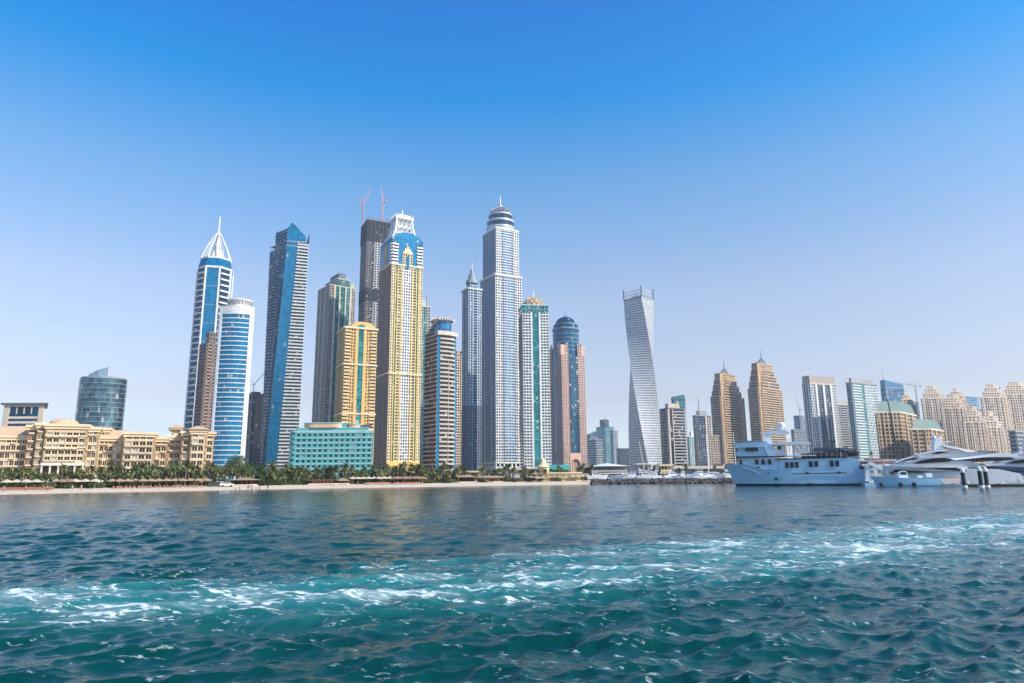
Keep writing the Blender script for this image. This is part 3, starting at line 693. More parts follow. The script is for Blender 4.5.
# ---------------------------------------------------------------- tower under construction with two cranes
def construction():
    poly, o = corner_box(355.5, 361.5, 386, 1060, 16, 400)
    T = Tower('tower_under_construction', 'tall bare grey tower under construction with dark netted top floors behind the golden tower', 'skyscraper', o)
    za = T.z(poly[0], 300); zb = T.z(poly[0], 287); z2 = T.z(poly[0], 240); zt = T.z(poly[0], 219)
    for i, (a, b) in enumerate(edges(poly)):
        gg = dict(fh=4.2, sp=4.4, th=1.7, pw=1.9, out=.6)
        if i == 0:
            face(T, a, b, 0, za, [(.9, 'grid', dict(gg, part='bare_grid')), (.6, 'bands', dict(part='bare_grid', th=1)), (2.2, 'grid', gg), (.8, 'bands', dict(part='bare_grid', th=1))])
            face(T, a, b, zb, z2, [(.9, 'grid', dict(gg, part='bare_grid')), (.6, 'bands', dict(part='bare_grid', th=1)), (2.2, 'grid', gg), (.8, 'bands', dict(part='bare_grid', th=1))])
        else:
            for q in ((0, za), (zb, z2)): bay(T, a, b, *q, 'grid', part='bare_grid', **gg)
        bay(T, a, b, za, zb, 'bands', part='netting', fh=4, th=1.3, out=1.0, piers=5, pierpart='netting')
        bay(T, a, b, z2, zt, 'bands', part='netting', fh=3.6, th=1.1, out=1.5, piers=6, pierpart='netting', pierw=1.6, pierout=1.3)
    T['roof'].prism(poly, zt, zt + 1); 
    for k in range(7):
        p = lerp2(poly[0], poly[1], (k + .5) / 7); T['netting'].box((p[0], p[1] + 2, zt + 2.6), (1.2, 1.2, 3.5))
    T.done({'glazing': G_DARK, 'facade_grid': mat('raw_pale_concrete', (.50, .48, .46), .85), 'bare_grid': mat('raw_brown_concrete', (.20, .17, .16), .9), 'netting': mat('dark_netting', (.065, .06, .06), .9), 'roof': GREY, 'mullions': GREY})
    return T, zt, poly
T, zt, poly = construction()
cz = GZ + zt
p = lerp2(poly[0], poly[3], .35); D_ = T.oy + p[1]
tower_crane((kx(363.2, 210) * D_, D_, cz), T.z(p, 203) - zt, 38, rad(60), rad(62), 'pink red luffing crane on the left of the bare tower top', 'cranes on the bare tower', r=.95, m=mat('faded_crane_red', (.55, .24, .2), .6))
p = lerp2(poly[0], poly[1], .75); D_ = T.oy + p[1]
tower_crane((kx(383.2, 205) * D_, D_, cz), T.z(p, 203) - zt, 36, rad(120), rad(68), 'pink red luffing crane on the bare tower top, nearer the blue crowned tower', 'cranes on the bare tower', r=.95, m=mat('faded_crane_red', (.55, .24, .2), .6))

# ---------------------------------------------------------------- blue-crowned gold and white tower
def elite():
    poly, o = corner_box(374.5, 387, 419.5, 900, 13, 440)
    T = Tower('blue_crowned_tower', 'tall cream, white and yellow tower with a rounded blue glass crown and white lattice lantern', 'skyscraper', o)
    zs = T.z(poly[0], 263); zb = T.z(poly[0], 241); zc = T.z(poly[0], 236)
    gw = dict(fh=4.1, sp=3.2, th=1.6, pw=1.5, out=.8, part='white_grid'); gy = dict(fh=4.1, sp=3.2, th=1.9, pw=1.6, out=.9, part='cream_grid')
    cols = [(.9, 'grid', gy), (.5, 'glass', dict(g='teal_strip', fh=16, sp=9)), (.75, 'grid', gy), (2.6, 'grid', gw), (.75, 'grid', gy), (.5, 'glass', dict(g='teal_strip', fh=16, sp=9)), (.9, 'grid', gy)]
    dk = dict(fh=4.1, sp=3.2, th=1.7, pw=1.6, out=.8, part='shaded_side_grid')  # side faces in dark brown: the unlit side is put into the colour
    for i, (a, b) in enumerate(edges(poly)):
        if i == 0:
            face(T, a, b, 22, zs, cols)
            B = Bay(T, a, b, 0, zs)
            for f in (.125, .2, .33, .67, .8, .875): B.bx('yellow_piers', f - .012, f + .012, -.05, 1.5, 14, zs - 6)
            B.bx('yellow_piers', -.01, 1.01, -.05, 2.0, 14, 18); B.bx('yellow_piers', 0, .14, -.05, 1.2, 0, 22); B.bx('yellow_piers', .86, 1, -.05, 1.2, 0, 22)
            bay(T, a, b, 0, 14, 'grid', f0=.14, f1=.86, part='yellow_piers', fh=7, sp=4.5, th=2.4, pw=1.4); B.bx('yellow_piers', .14, .86, -.05, 1.0, 18, 22)
            # white balcony corners and the blue crown with a cream gabled bay
            bay(T, a, b, zs, zb, 'bands', f0=0, f1=.2, fh=4.4, th=2.2, out=1.6); bay(T, a, b, zs, zb, 'bands', f0=.8, f1=1, fh=4.4, th=2.2, out=1.6)
            bay(T, a, b, zs, zc, 'glass', g='crown_glazing', f0=.2, f1=.8, fh=30, sp=30)
            bay(T, a, b, zs, zs + (zb - zs) * .5, 'grid', f0=.34, f1=.66, part='cream_grid', fh=4.1, sp=3.2, th=1.6, pw=1.5, out=1.5)
            zg = zs + (zb - zs) * .5; B2 = Bay(T, a, b, zs, zb + 14); B2.pane('crown_glazing', .455, .545, 1.9, zs - 5, zg - 3)
            for j, (f, hh) in enumerate(((.38, 4), (.43, 8), (.5, 11), (.57, 8), (.62, 4))): B2.bx('cream_grid', f - .03, f + .03, -.05, 1.4, zg, zg + hh)
        elif i == 3:
            face(T, a, b, 0, zs, [(1, 'grid', dk), (.25, 'wall', dict(part='shaded_side_grid', out=1.2)), (1.3, 'grid', dk), (.25, 'wall', dict(part='shaded_side_grid', out=1.2)), (1, 'grid', dk)])
            bay(T, a, b, zs, zc, 'glass', g='crown_glazing', fh=30, sp=30); bay(T, a, b, zs, zb, 'bands', f0=.85, f1=1, fh=4.4, th=2.2, out=1.4)
            bay(T, a, b, zs, zb, 'grid', f0=.3, f1=.6, part='cream_grid', fh=4.1, sp=3.2, out=1.2)
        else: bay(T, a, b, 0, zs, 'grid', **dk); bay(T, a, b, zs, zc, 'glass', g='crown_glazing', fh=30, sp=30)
        Bay(T, a, b, 0, zs).bx('cornice', -.01, 1.01, -.05, 1.9, zs * .47, zs * .47 + 2.5); Bay(T, a, b, 0, zs).bx('cornice', -.01, 1.01, -.05, 1.8, zs - 2, zs)
    # rounded head: arched front of the blue crown
    a, b = V2(poly[0]), V2(poly[1]); t = (b - a).normalized(); nn = Vector((-t.y, t.x)); W = (b - a).length; dpt = (V2(poly[3]) - a).length
    zk = T.z(poly[0], 230); ks = [i / 20 for i in range(21)]; hh = lambda f: zc + (zk - zc) * max(0, math.sin(math.pi * f)) ** .6
    for f0, f1 in zip([.04 + .92 * k for k in ks], [.04 + .92 * k for k in ks[1:]]):
        p, q = a + t * W * f0, a + t * W * f1; h0, h1 = hh((f0 - .04) / .92), hh((f1 - .04) / .92); p2, q2 = p + nn * dpt, q + nn * dpt
        T['crown_glazing'].hexa([(p.x, p.y, zc), (q.x, q.y, zc), (q2.x, q2.y, zc), (p2.x, p2.y, zc), (p.x, p.y, h0), (q.x, q.y, h1), (q2.x, q2.y, h1), (p2.x, p2.y, h0)], (1, 3, 5))
    for f0, f1 in ((0, .2), (.8, 1.0)):
        p, q = a + t * W * f0, a + t * W * f1; p2, q2 = p + nn * dpt, q + nn * dpt
        T['crown_glazing'].prism([tuple(p), tuple(q), tuple(q2), tuple(p2)], zb, zc)
    # white lattice lantern: a tapered concave frame
    c = (a + b) / 2 + nn * dpt / 2; z0 = zc - 2; zl = T.z(poly[0], 213)
    def ring(s, sy=None): return [(c.x + t.x * x * W * s * .5 + nn.x * y * min(dpt, W * .8) * (sy or s) * .5, c.y + t.y * x * W * s * .5 + nn.y * y * min(dpt, W * .8) * (sy or s) * .5) for x, y in ((-1, -1), (1, -1), (1, 1), (-1, 1))]
    lv = [(0, .98), (.16, .80), (.36, .66), (.65, .56), (1, .50)]; L_ = T['lantern']
    P_ = [[(p[0], p[1], z0 + (zl - z0) * h) for p in ring(s, s)] for h, s in lv]
    for A, B_ in zip(P_, P_[1:]):
        for i in range(4):
            L_.tube(A[i], B_[i], 1.7, 1.6, 5)
    for li, A in enumerate(P_[1:]):
        for i in range(4): L_.tube(A[i], A[(i + 1) % 4], 1.1, 1.1, 5)
    for A, B_ in zip(P_[1:], P_[2:]):
        for i in range(4):
            a4, b4, c4, d4 = Vector(A[i]), Vector(A[(i + 1) % 4]), Vector(B_[i]), Vector(B_[(i + 1) % 4])
            for k in range(4):
                L_.tube(a4.lerp(b4, k / 4), c4.lerp(d4, (k + 1) / 4), .62, .62, 4); L_.tube(a4.lerp(b4, (k + 1) / 4), c4.lerp(d4, k / 4), .62, .62, 4)
    r2 = ring(.42); T['lantern_core'].prism(r2, zc, zl - 2, top=ring(.36))
    for h_, s in ((zl, .60), (zl + 4, .44)): T['lantern_cap'].prism(ring(s, s), h_, h_ + 3, caps=(True, True))
    T['lantern_cap'].prism(ring(.36, .36), zl + 3, zl + 9, top=ring(.22, .22), caps=(False, True))
    for k in range(6):
        for r_ in (ring(.56, .56),):
            for i in range(4):
                p = lerp2(r_[i], r_[(i + 1) % 4], k / 6); T['lantern_cap'].box((p[0], p[1], zl + 5), (.8, .8, 4))
    spire(T, c.x, c.y, zl + 8, T.z(poly[0], 201), 1.7)
    T.done({'glazing': G_DARK, 'teal_strip': G_TEAL, 'crown_glazing': G_BLUE, 'white_grid': WHITE, 'cream_grid': CREAM, 'shaded_side_grid': mat('shaded_cream_render', (.34, .23, .17), .8), 'yellow_piers': YELLOW,
            'cornice': CREAM, 'balcony_bands': WHITE, 'lantern': WHITE, 'lantern_core': GREY2, 'lantern_cap': WHITE, 'spire': WHITE, 'mullions': CREAM})
elite()

def pale_slim():
    poly, o = corner_box(410, 417, 428.5, 980, 25, 420)
    T = Tower('pale_green_tower', 'slim pale green grey tower half hidden to the right of the blue crowned tower', 'tower', o)
    z1 = T.z(poly[0], 306); z2 = T.z(poly[0], 297)
    for i, (a, b) in enumerate(edges(poly)): face(T, a, b, 0, z1, [(1, 'grid', dict(fh=4, sp=3)), (.6, 'glass', dict(g='teal_strip', fh=6)), (1, 'grid', dict(fh=4, sp=3))])
    roof(T, poly, z1, 1.5); p2 = inset(poly, 4); T['facade_grid'].prism(p2, z1, z2 - 3); spire(T, p2[1][0], p2[1][1], z1, z2 + 8, .6, 'mast')
    T.done({'glazing': G_DARK, 'teal_strip': G_TEAL, 'facade_grid': mat('pale_green_render', (.46, .50, .44), .8), 'roof': BEIGE, 'mast': DMETAL, 'mullions': BEIGE})
pale_slim()

# ---------------------------------------------------------------- tan and blue tower with a sweeping rim roof
def rim_tower():
    D = 700; poly, o = corner_box(423.5, 436, 455.5, D, 24, 440)
    T = Tower('rim_roofed_tower', 'tan banded tower with blue glass edges and a sweeping rimmed roof', 'tower', o)
    a, b = V2(poly[0]), V2(poly[1]); t = (b - a).normalized(); n = Vector((t.y, -t.x)); W = (b - a).length
    fr = [a + t * W * f + n * (2.6 * math.sin(math.pi * f)) for f in [i / 8 for i in range(9)]]
    P = [tuple(p) for p in fr] + [poly[2], poly[3]]; E = edges(P); z1 = T.z(poly[0], 331); zt = T.z(poly[1], 322)
    for i, (p, q) in enumerate(E):
        if i < 8:
            if i in (0, 7): bay(T, p, q, 0, z1 - 4, 'glass', fh=8, sp=4)
            else: bay(T, p, q, 0, z1 - 4, 'bands', g='dark_glazing', fh=4.5, th=1.7, out=1.0)
            bay(T, p, q, z1 - 4, z1, 'wall', part='cornice', out=2.2)
        elif i == 9:
            face(T, p, q, 0, z1, [(1.0, 'bands', dict(g='dark_glazing', part='brown_bands', fh=4.5, th=2.3, out=1.4)), (1.1, 'glass', dict(g='dark_glazing', fh=4.5, part='brown_bands'))])
        else: bay(T, p, q, 0, z1, 'bands', g='dark_glazing', part='brown_bands', fh=4.5)
    Bm = Bay(T, P[4], P[5], 0, z1); Bm.bx('brown_bands', -.05, .12, -.05, 1.5, 0, z1 * .8)
    T['roof'].prism(P, z1, z1 + 1)
    c = (a + b) / 2 - n * W * .38; r = W * .44
    T['drum_glazing'].lathe(c.x, c.y, [(r * .92, z1), (r * .92, zt)], 32)
    T['roof_rim'].lathe(c.x, c.y, [(r * .6, zt), (r * 1.18, zt + .3), (r * 1.2, zt + 1.8), (r * .6, zt + 1.8)], 40)
    for k in range(30):
        th = 2 * math.pi * k / 30; T['rim_fins'].box((c.x + r * 1.24 * math.cos(th), c.y + r * 1.24 * math.sin(th), zt + .9), (1.4, .8, 3.0), th)
    # sweeping canopy down to the left
    L0 = V2(poly[3]); prev = None
    for k in range(9):
        f = k / 8; p = V2(poly[0]).lerp(L0, f) + n * 1.2; zq = zt + 1.5 - 16 * f ** 1.6; q = p + t * (W * .55 * (1 - f * .6)) - n * 0
        if prev: T['sweep_canopy'].hexa([prev[0] + (prev[2] - 1.6,), prev[1] + (prev[2] - 1.6,), tuple(q) + (zq - 1.6,), tuple(p) + (zq - 1.6,), prev[0] + (prev[2],), prev[1] + (prev[2],), tuple(q) + (zq,), tuple(p) + (zq,)])
        prev = (tuple(p), tuple(q), zq)
    # pale entrance block at its foot
    T['cornice'].box((b.x * .55, b.y - 7, 5), (11, 5, 10), rad(24))
    T.done({'glazing': G_BLUE, 'dark_glazing': G_DARK, 'drum_glazing': G_SKY, 'balcony_bands': mat('pale_tan_render', (.54, .46, .36), .8), 'brown_bands': SALMON, 'cornice': TAN2, 'roof': GREY, 'roof_rim': SALMON, 'rim_fins': WHITE2, 'sweep_canopy': SALMON, 'mullions': mat('blue_mullion', (.05, .25, .42), .4)})
rim_tower()

def beige_back():
    poly, o = corner_box(450, 455, 461, 1010, 30, 440)
    T = Tower('narrow_beige_tower', 'narrow beige tower with a dark wedge canopy peeping out right of the rim roofed tower', 'tower', o)
    z1 = T.z(poly[1], 352)
    for a, b in edges(poly): bay(T, a, b, 0, z1, 'grid', fh=4, sp=3.5)
    roof(T, poly, z1, 1); B = poly[1]
    T['wedge_canopy'].hexa([(B[0] - 8, B[1] - 2, z1 - 4), (B[0] - 2, B[1] - 2, z1 - 4), (B[0] - 2, B[1] + 3, z1 - 4), (B[0] - 8, B[1] + 3, z1 - 4), (B[0] - 8, B[1] - 2, z1), (B[0] + 4, B[1] - 2, z1 + 1), (B[0] + 4, B[1] + 3, z1 + 1), (B[0] - 8, B[1] + 3, z1)])
    T.done({'glazing': G_DARK, 'facade_grid': TAN2, 'roof': TAN, 'wedge_canopy': DMETAL})
    poly, o = corner_box(455, 458, 463, 1150, 30, 450)
    T = Tower('low_grey_tower', 'low grey tower far back in the gap left of the tallest dome towers', 'building', o)
    z1 = T.z(poly[0], 412)
    for a, b in edges(poly): bay(T, a, b, 0, z1, 'grid', fh=4, sp=4)
    roof(T, poly, z1, 1); T.done({'glazing': G_GREY, 'facade_grid': GREY, 'roof': GREY})
beige_back()

# ---------------------------------------------------------------- grey blue tower with a small green dome
def torch():
    poly, o = corner_box(461.5, 468, 481.5, 962, 25, 450)
    T = Tower('grey_dome_tower', 'grey blue tower with a small stepped dome, left behind the tallest tower', 'skyscraper', o)
    z1 = T.z(poly[0], 289); zm = T.z(poly[0], 405)
    g = dict(fh=4.0, sp=3.4, th=1.2, pw=1.2, out=.5)
    for i, (a, b) in enumerate(edges(poly)):
        c = [(1, 'grid', g), (.22, 'wall', dict(part='facade_grid', out=1.2)), (1, 'bands', dict(part='facade_grid', fh=4, th=1, out=.8)), (.22, 'wall', dict(part='facade_grid', out=1.2)), (1, 'grid', g)]
        face(T, a, b, 0, zm, [(w_, k_, dict(d_, part='shadowed_grid') if 'part' in d_ or k_ == 'grid' else d_) for w_, k_, d_ in c]); face(T, a, b, zm, z1, c)  # lower floors darkened: a cast shadow put into the cladding colour
    roof(T, poly, z1, 2.5, 'roof', 1.5)
    r = math.dist(poly[0], poly[2]) * .30; zd = T.z((0, 0), 270)
    p2 = inset(poly, 5); zq = z1 + (zd - z1) * .35
    for a, b in edges(p2): bay(T, a, b, z1 + 2.5, zq, 'grid', fh=4, sp=3)
    T['dome'].lathe(0, 0, [(r * 1.0, zq), (r * .92, zq + (zd - zq) * .25), (r * .62, zq + (zd - zq) * .3), (r * .56, zq + (zd - zq) * .62), (r * .36, zq + (zd - zq) * .66), (r * .3, zd), (0, zd + 1)], 24)
    spire(T, 0, 0, zd, T.z((0, 0), 262), .8)
    T.done({'glazing': G_DEEP, 'facade_grid': mat('slate_cladding', (.40, .47, .55), .6), 'shadowed_grid': mat('shadowed_slate_cladding', (.17, .19, .24), .6), 'roof': GREY2, 'dome': mat('grey_dome', (.25, .30, .32), .5), 'spire': METAL})
torch()

# ---------------------------------------------------------------- tallest tower with dome
def princess():
    poly, o = corner_box(480.5, 496, 523.5, 1000, 25, 455)
    T = Tower('tallest_dome_tower', 'tallest tower, pale grey with white corner piers, round drum and dome with spire', 'skyscraper', o)
    zm = T.z(poly[0], 273); z1 = T.z(poly[0], 226); p2 = inset(poly, 3.0)
    gw = dict(fh=4.2, sp=3.2, th=1.6, pw=1.5, out=.9, part='white_piers_grid'); gb = dict(g='pale_glazing', fh=4.2, th=1.7, out=.9, part='balcony_bands')
    def fc(a, b, z0, z1_, dark):
        if dark: face(T, a, b, z0, z1_, [(1.0, 'grid', dict(gw, part='grey_grid')), (.5, 'bands', dict(gb, part='grey_grid')), (1.2, 'grid', dict(gw, part='grey_grid')), (.5, 'bands', dict(gb, part='grey_grid')), (1.0, 'grid', dict(gw, part='grey_grid'))])  # left face in darker grey, its shade put into the colour
        else: face(T, a, b, z0, z1_, [(1.1, 'grid', gw), (.25, 'bands', dict(gb, part='grey_grid', g='glazing')), (1.55, 'bands', dict(gb, piers=3, pierpart='balcony_bands', pierw=.6, pierout=.7)), (.25, 'bands', dict(gb, part='grey_grid', g='glazing')), (1.1, 'grid', gw)])
    for i, (a, b) in enumerate(edges(poly)):
        fc(a, b, 20, zm, i == 3); bay(T, a, b, 0, 20, 'grid', part='white_piers_grid', fh=6, sp=6, th=2.4, pw=2.4, out=1.4)
        Bay(T, a, b, 0, zm).bx('cornice', -.01, 1.01, -.05, 1.7, zm - 3, zm + .2)
        Bay(T, a, b, 0, zm).bx('cornice', -.01, 1.01, -.05, 1.8, 20, 22)
    for i, (a, b) in enumerate(edges(p2)): fc(a, b, zm, z1, i == 3); Bay(T, a, b, zm, z1).bx('cornice', -.01, 1.01, -.05, 1.4, z1 - 2, z1 + .2)
    T['roof'].prism(poly, zm, zm + .6); T['roof'].prism(p2, z1, z1 + 1)
    m = mpx(1015); Z = lambda py: T.z((0, 0), py)
    T['drum'].lathe(0, 0, [(14.6 * m, z1), (14.6 * m, Z(231)), (15.4 * m, Z(230.5)), (15.4 * m, Z(229)), (14.2 * m, Z(229))], 40)
    T['drum_glazing'].lathe(0, 0, [(14.2 * m, Z(229)), (14.0 * m, Z(224.5))], 40)
    T['drum'].lathe(0, 0, [(14.0 * m, Z(224.5)), (15.0 * m, Z(224.3)), (15.0 * m, Z(222.5)), (12.6 * m, Z(222.5))], 40)
    T['drum_glazing'].lathe(0, 0, [(12.6 * m, Z(222.5)), (12.6 * m, Z(217.5))], 40)
    T['drum'].lathe(0, 0, [(12.6 * m, Z(217.5)), (13.2 * m, Z(217.3)), (13.2 * m, Z(216.2)), (11.4 * m, Z(216))], 40)
    R = 11.4 * m; zb, ztp = Z(216), Z(207.5); dom = [(R * math.cos(k * math.pi / 16), zb + (ztp - zb) * math.sin(k * math.pi / 16)) for k in range(9)]
    T['dome'].lathe(0, 0, dom, 40)
    for k in range(32):
        t = 2 * math.pi * k / 32
        for (r0, z0), (r1, z1_) in zip(dom[:6], dom[1:7]): T['dome_ribs'].tube((r0 * 1.01 * math.cos(t), r0 * 1.01 * math.sin(t), z0), (r1 * 1.01 * math.cos(t), r1 * 1.01 * math.sin(t), z1_), .35, n=4)
    T['drum'].lathe(0, 0, [(R * .24, ztp - 1), (R * .2, ztp + 3), (R * .08, ztp + 5)], 12); spire(T, 0, 0, ztp, Z(196.5), 1.2)
    T.done({'glazing': G_DARK, 'pale_glazing': G_SKY, 'drum_glazing': G_GREY, 'white_piers_grid': mat('pale_white_cladding', (.70, .70, .70), .6), 'balcony_bands': GREY2, 'grey_grid': BGREY, 'cornice': WHITE2, 'roof': GREY2,
            'drum': mat('silver_panel', (.55, .58, .60), .4, .4), 'dome': G_GREY, 'dome_ribs': mat('tan_rib', (.55, .46, .40), .6), 'spire': METAL}, smooth=('drum',))
princess()

# ---------------------------------------------------------------- teal tower with gilded lattice dome
def teal_dome():
    poly, o = corner_box(520.5, 524, 551, 880, 6, 455)
    T = Tower('teal_striped_tower', 'white balconied tower with a teal glass strip and gilded lattice dome', 'skyscraper', o)
    z1 = T.z(poly[0], 312); z0 = 12
    bb = dict(g='dark_glazing', fh=3.9, th=1.5, out=1.2)
    cols = [(1.05, 'bands', dict(bb, piers=3, pierpart='piers', pierw=.8)), (.2, 'wall', dict(part='piers', out=1.2)), (.8, 'glass', dict(fh=24, sp=40)), (.2, 'wall', dict(part='piers', out=1.2)), (1.05, 'bands', dict(bb, piers=3, pierpart='piers', pierw=.8))]
    for i, (a, b) in enumerate(edges(poly)):
        face(T, a, b, 0, z1, cols if i == 0 else [(1, 'bands', dict(bb, part='side_bands')), (.3, 'glass', dict(fh=8)), (1, 'bands', dict(bb, part='side_bands'))])  # side bands are a darkened copy of the front: shade put into colour
        bay(T, a, b, z1, z1 + 9, 'glass', fh=4.5, sp=5, part='piers'); 
    roof(T, poly, z1 + 9, 1.4, 'roof', 1)
    W = math.dist(poly[0], poly[1]) * .46; zd = T.z((0, 0), 297); zr = z1 + 10.4
    th = rad(10); n8 = 16
    ring = lambda r, z, ph=0: [(r * math.cos(2 * math.pi * (i + ph) / n8), r * math.sin(2 * math.pi * (i + ph) / n8), z) for i in range(n8)]
    lv = [(1, 0), (.93, .3), (.72, .6), (.40, .86), (.06, 1.0)]; R_ = [ring(W * r, zr + (zd - zr) * h, k * .5) for k, (r, h) in enumerate(lv)]
    for k, (A, B) in enumerate(zip(R_, R_[1:])):
        for i in range(n8):
            T['lattice_dome'].tube(A[i], B[i], .55, n=4); T['lattice_dome'].tube(A[i], B[(i - 1) % n8], .55, n=4); T['lattice_dome'].tube(A[i], A[(i + 1) % n8], .5, n=4)
    T['dome_skin'].lathe(0, 0, [(W * .97 * r, zr + (zd - zr) * h - .3) for r, h in lv], 16)
    spire(T, 0, 0, zd - 1, T.z((0, 0), 290), .8)
    T.done({'glazing': G_TEAL, 'dark_glazing': G_GREY, 'balcony_bands': mat('pale_green_white', (.66, .70, .66), .7), 'side_bands': mat('shaded_green_white', (.34, .36, .34), .8), 'piers': WHITE, 'roof': mat('pale_teal_trim', (.40, .62, .56), .6), 'lattice_dome': GLAT, 'dome_skin': mat('dome_tan_panel', (.46, .36, .26), .6), 'spire': METAL, 'mullions': WHITE})
teal_dome()

# ---------------------------------------------------------------- pink tower with blue dome
def blue_dome():
    D = 1120; poly, o = corner_box(550.5, 563.5, 587, D, 22, 452)
    T = Tower('blue_domed_tower', 'pink stone tower round a blue glass cylinder with a blue dome and arched portal', 'skyscraper', o)
    z1 = T.z(poly[0], 355); zp = T.z(poly[0], 345); m = mpx(D)
    gp = dict(fh=3.9, sp=3.0, th=1.7, pw=1.6, out=.9, part='pink_grid')
    for i, (a, b) in enumerate(edges(poly)):
        if i == 0:
            face(T, a, b, 38, z1, [(.95, 'grid', gp), (.35, 'glass', dict(g='dark_glazing', fh=3.9, part='pink_grid')), (.7, 'glass', dict(fh=11, sp=3)), (.35, 'glass', dict(g='dark_glazing', fh=3.9, part='pink_grid')), (.95, 'grid', gp)])
            B = Bay(T, a, b, 0, 38); bay(T, a, b, 0, 38, 'grid', f0=0, f1=.27, **gp); bay(T, a, b, 0, 38, 'grid', f0=.73, f1=1, **gp); B.pane('arch_recess', .27, .73, -3, 0, 38)
            B.bx('pink_wall', .27, .73, -.05, .9, 31, 38)
            W = B.L * .23
            for k in range(12):       # arch ring
                t0, t1 = math.pi * k / 12, math.pi * (k + 1) / 12; f = lambda t, r: .5 + r * math.cos(t) / B.L; zz = lambda t, r: 20 + r * math.sin(t)
                P = B.P; ri, ro = W * .82, W
                T['pink_wall'].hexa([P(f(t0, ri), -3, zz(t0, ri)), P(f(t0, ro), -3, zz(t0, ro)), P(f(t0, ro), 1.3, zz(t0, ro)), P(f(t0, ri), 1.3, zz(t0, ri)), P(f(t1, ri), -3, zz(t1, ri)), P(f(t1, ro), -3, zz(t1, ro)), P(f(t1, ro), 1.3, zz(t1, ro)), P(f(t1, ri), 1.3, zz(t1, ri))])
                q0, q1 = P(f(t0, ro), .8, zz(t0, ro)), P(f(t1, ro), .8, zz(t1, ro)); T['pink_wall'].face([q1, q0, P(f(t0, ro), .8, 31), P(f(t1, ro), .8, 31)])
            for s in (-1, 1): B.bx('pink_wall', .5 + s * W * .91 / B.L - .02, .5 + s * W * .91 / B.L + .02, -3, 1.3, 0, 20)
            for k in range(4): B.bx('pink_wall', .30 + .4 * k / 3 - .012, .30 + .4 * k / 3 + .012, -2.9, -2.2, 0, 26)
        else: face(T, a, b, 0, z1, [(1, 'grid', dict(gp, part='shade_grid')), (.8, 'glass', dict(g='dark_glazing', fh=28, part='shade_grid')), (1, 'grid', dict(gp, part='shade_grid'))])  # sides in a darker pink: their shade is put into the stone colour
    # stepped pink shoulders
    for i, (a, b) in enumerate(edges(poly)):
        for f0, f1, h in ((0, .2, zp + 1), (.2, .3, zp + 6), (.7, .8, zp + 6), (.8, 1, zp + 1)):
            bay(T, a, b, z1, h, 'grid', f0=f0, f1=f1, **dict(gp, part='pink_grid'))
    for q in poly: T['pink_wall'].prism(ngon(4, 5.2, rad(22 + 45), q[0] * .88, q[1] * .88), z1, zp + 1)
    R = m * 13.6; Z = lambda py: T.z((0, 0), py); zc = Z(338)
    for k, (py0, py1, r) in enumerate(((356, 331, 1.0), (331, 329.5, 1.06))):
        T['cylinder_glazing' if k == 0 else 'dome_bands'].lathe(0, 0, [(R * r, Z(py0) if k else 38), (R * r, Z(py1))], 36)
    for py in range(336, 356, 4): T['dome_bands'].lathe(0, 0, [(R * 1.02, Z(py)), (R * 1.02, Z(py - .7))], 36)
    T['dome'].lathe(0, 0, [(R * .98, Z(329.5)), (R * .96, Z(326)), (R * .84, Z(325.5))], 36)
    T['dome_bands'].lathe(0, 0, [(R * .86, Z(325.6)), (R * .86, Z(324.8))], 36)
    zb, zt = Z(325), Z(317); T['dome'].lathe(0, 0, [(R * .80 * math.cos(k * math.pi / 16), zb + (zt - zb) * math.sin(k * math.pi / 16)) for k in range(9)], 36)
    for dx in (-.9, .9): spire(T, dx * m, 0, zt - 1, Z(312.5), .6, 'twin_masts')
    T.done({'glazing': G_MID, 'dark_glazing': G_DEEP, 'cylinder_glazing': G_MID, 'arch_recess': mat('portal_stone', (.42, .25, .17), .8), 'pink_grid': PINK, 'shade_grid': mat('shaded_pink_stone', (.50, .34, .28), .8), 'pink_wall': PINK, 'dome': G_DEEP, 'dome_bands': mat('slate_trim', (.16, .26, .36), .5), 'twin_masts': DMETAL, 'mullions': mat('slate_trim', (.16, .26, .36), .5)})
blue_dome()

# ---------------------------------------------------------------- generic box tower for the rest
def box_tower(name, label, cat, xl, xc, xr, D, th, pytop, cols, mats, cols2=None, py=455, dd=None, cap=None, group=None, roofh=1.6, front=False):
    poly, o = front_box(xl, xc, xr, D, 4, th, 22, py) if front else corner_box(xl, xc, xr, D, th, py, dd)
    T = Tower(name, label, cat, o, group); z1 = T.z(poly[0], pytop)
    for i, (a, b) in enumerate(edges(poly)): face(T, a, b, 0, z1, (cols2 or cols) if i == 3 else cols)
    roof(T, poly, z1, roofh)
    if cap: cap(T, poly, z1)
    full = dict(mast=DMETAL, glazing=G_GREY, facade_grid=GREY, roof=GREY, mullions=GREY2, balcony_bands=GREY2, wall=GREY); full.update(mats)
    T.done(full); return T
GR = lambda **k: ('grid', dict(dict(fh=4, sp=3.6, th=1.5, pw=1.4), **k))
def slant_top(part, h0, h1, k=0):
    def f(T, poly, z1):
        p = inset(poly, .5); hs_ = [h0, h1, h1, h0]
        T[part].hexa([(q[0], q[1], z1 + .5) for q in p], (4,)) if False else T[part].hexa([(q[0], q[1], z1 + .5) for q in p] + [(q[0], q[1], z1 + .5 + h) for q, h in zip(p, hs_)])
    return f
def plant(part='roof', ins=4, h=6, mast=0):
    def f(T, poly, z1):
        T[part].prism(inset(poly, ins), z1 + 1, z1 + 1 + h)
        if mast: T['mast'].tube((poly[0][0] * .5, poly[0][1] * .5, z1), (poly[0][0] * .5, poly[0][1] * .5, z1 + h + mast), .7, .3, 6)
    return f
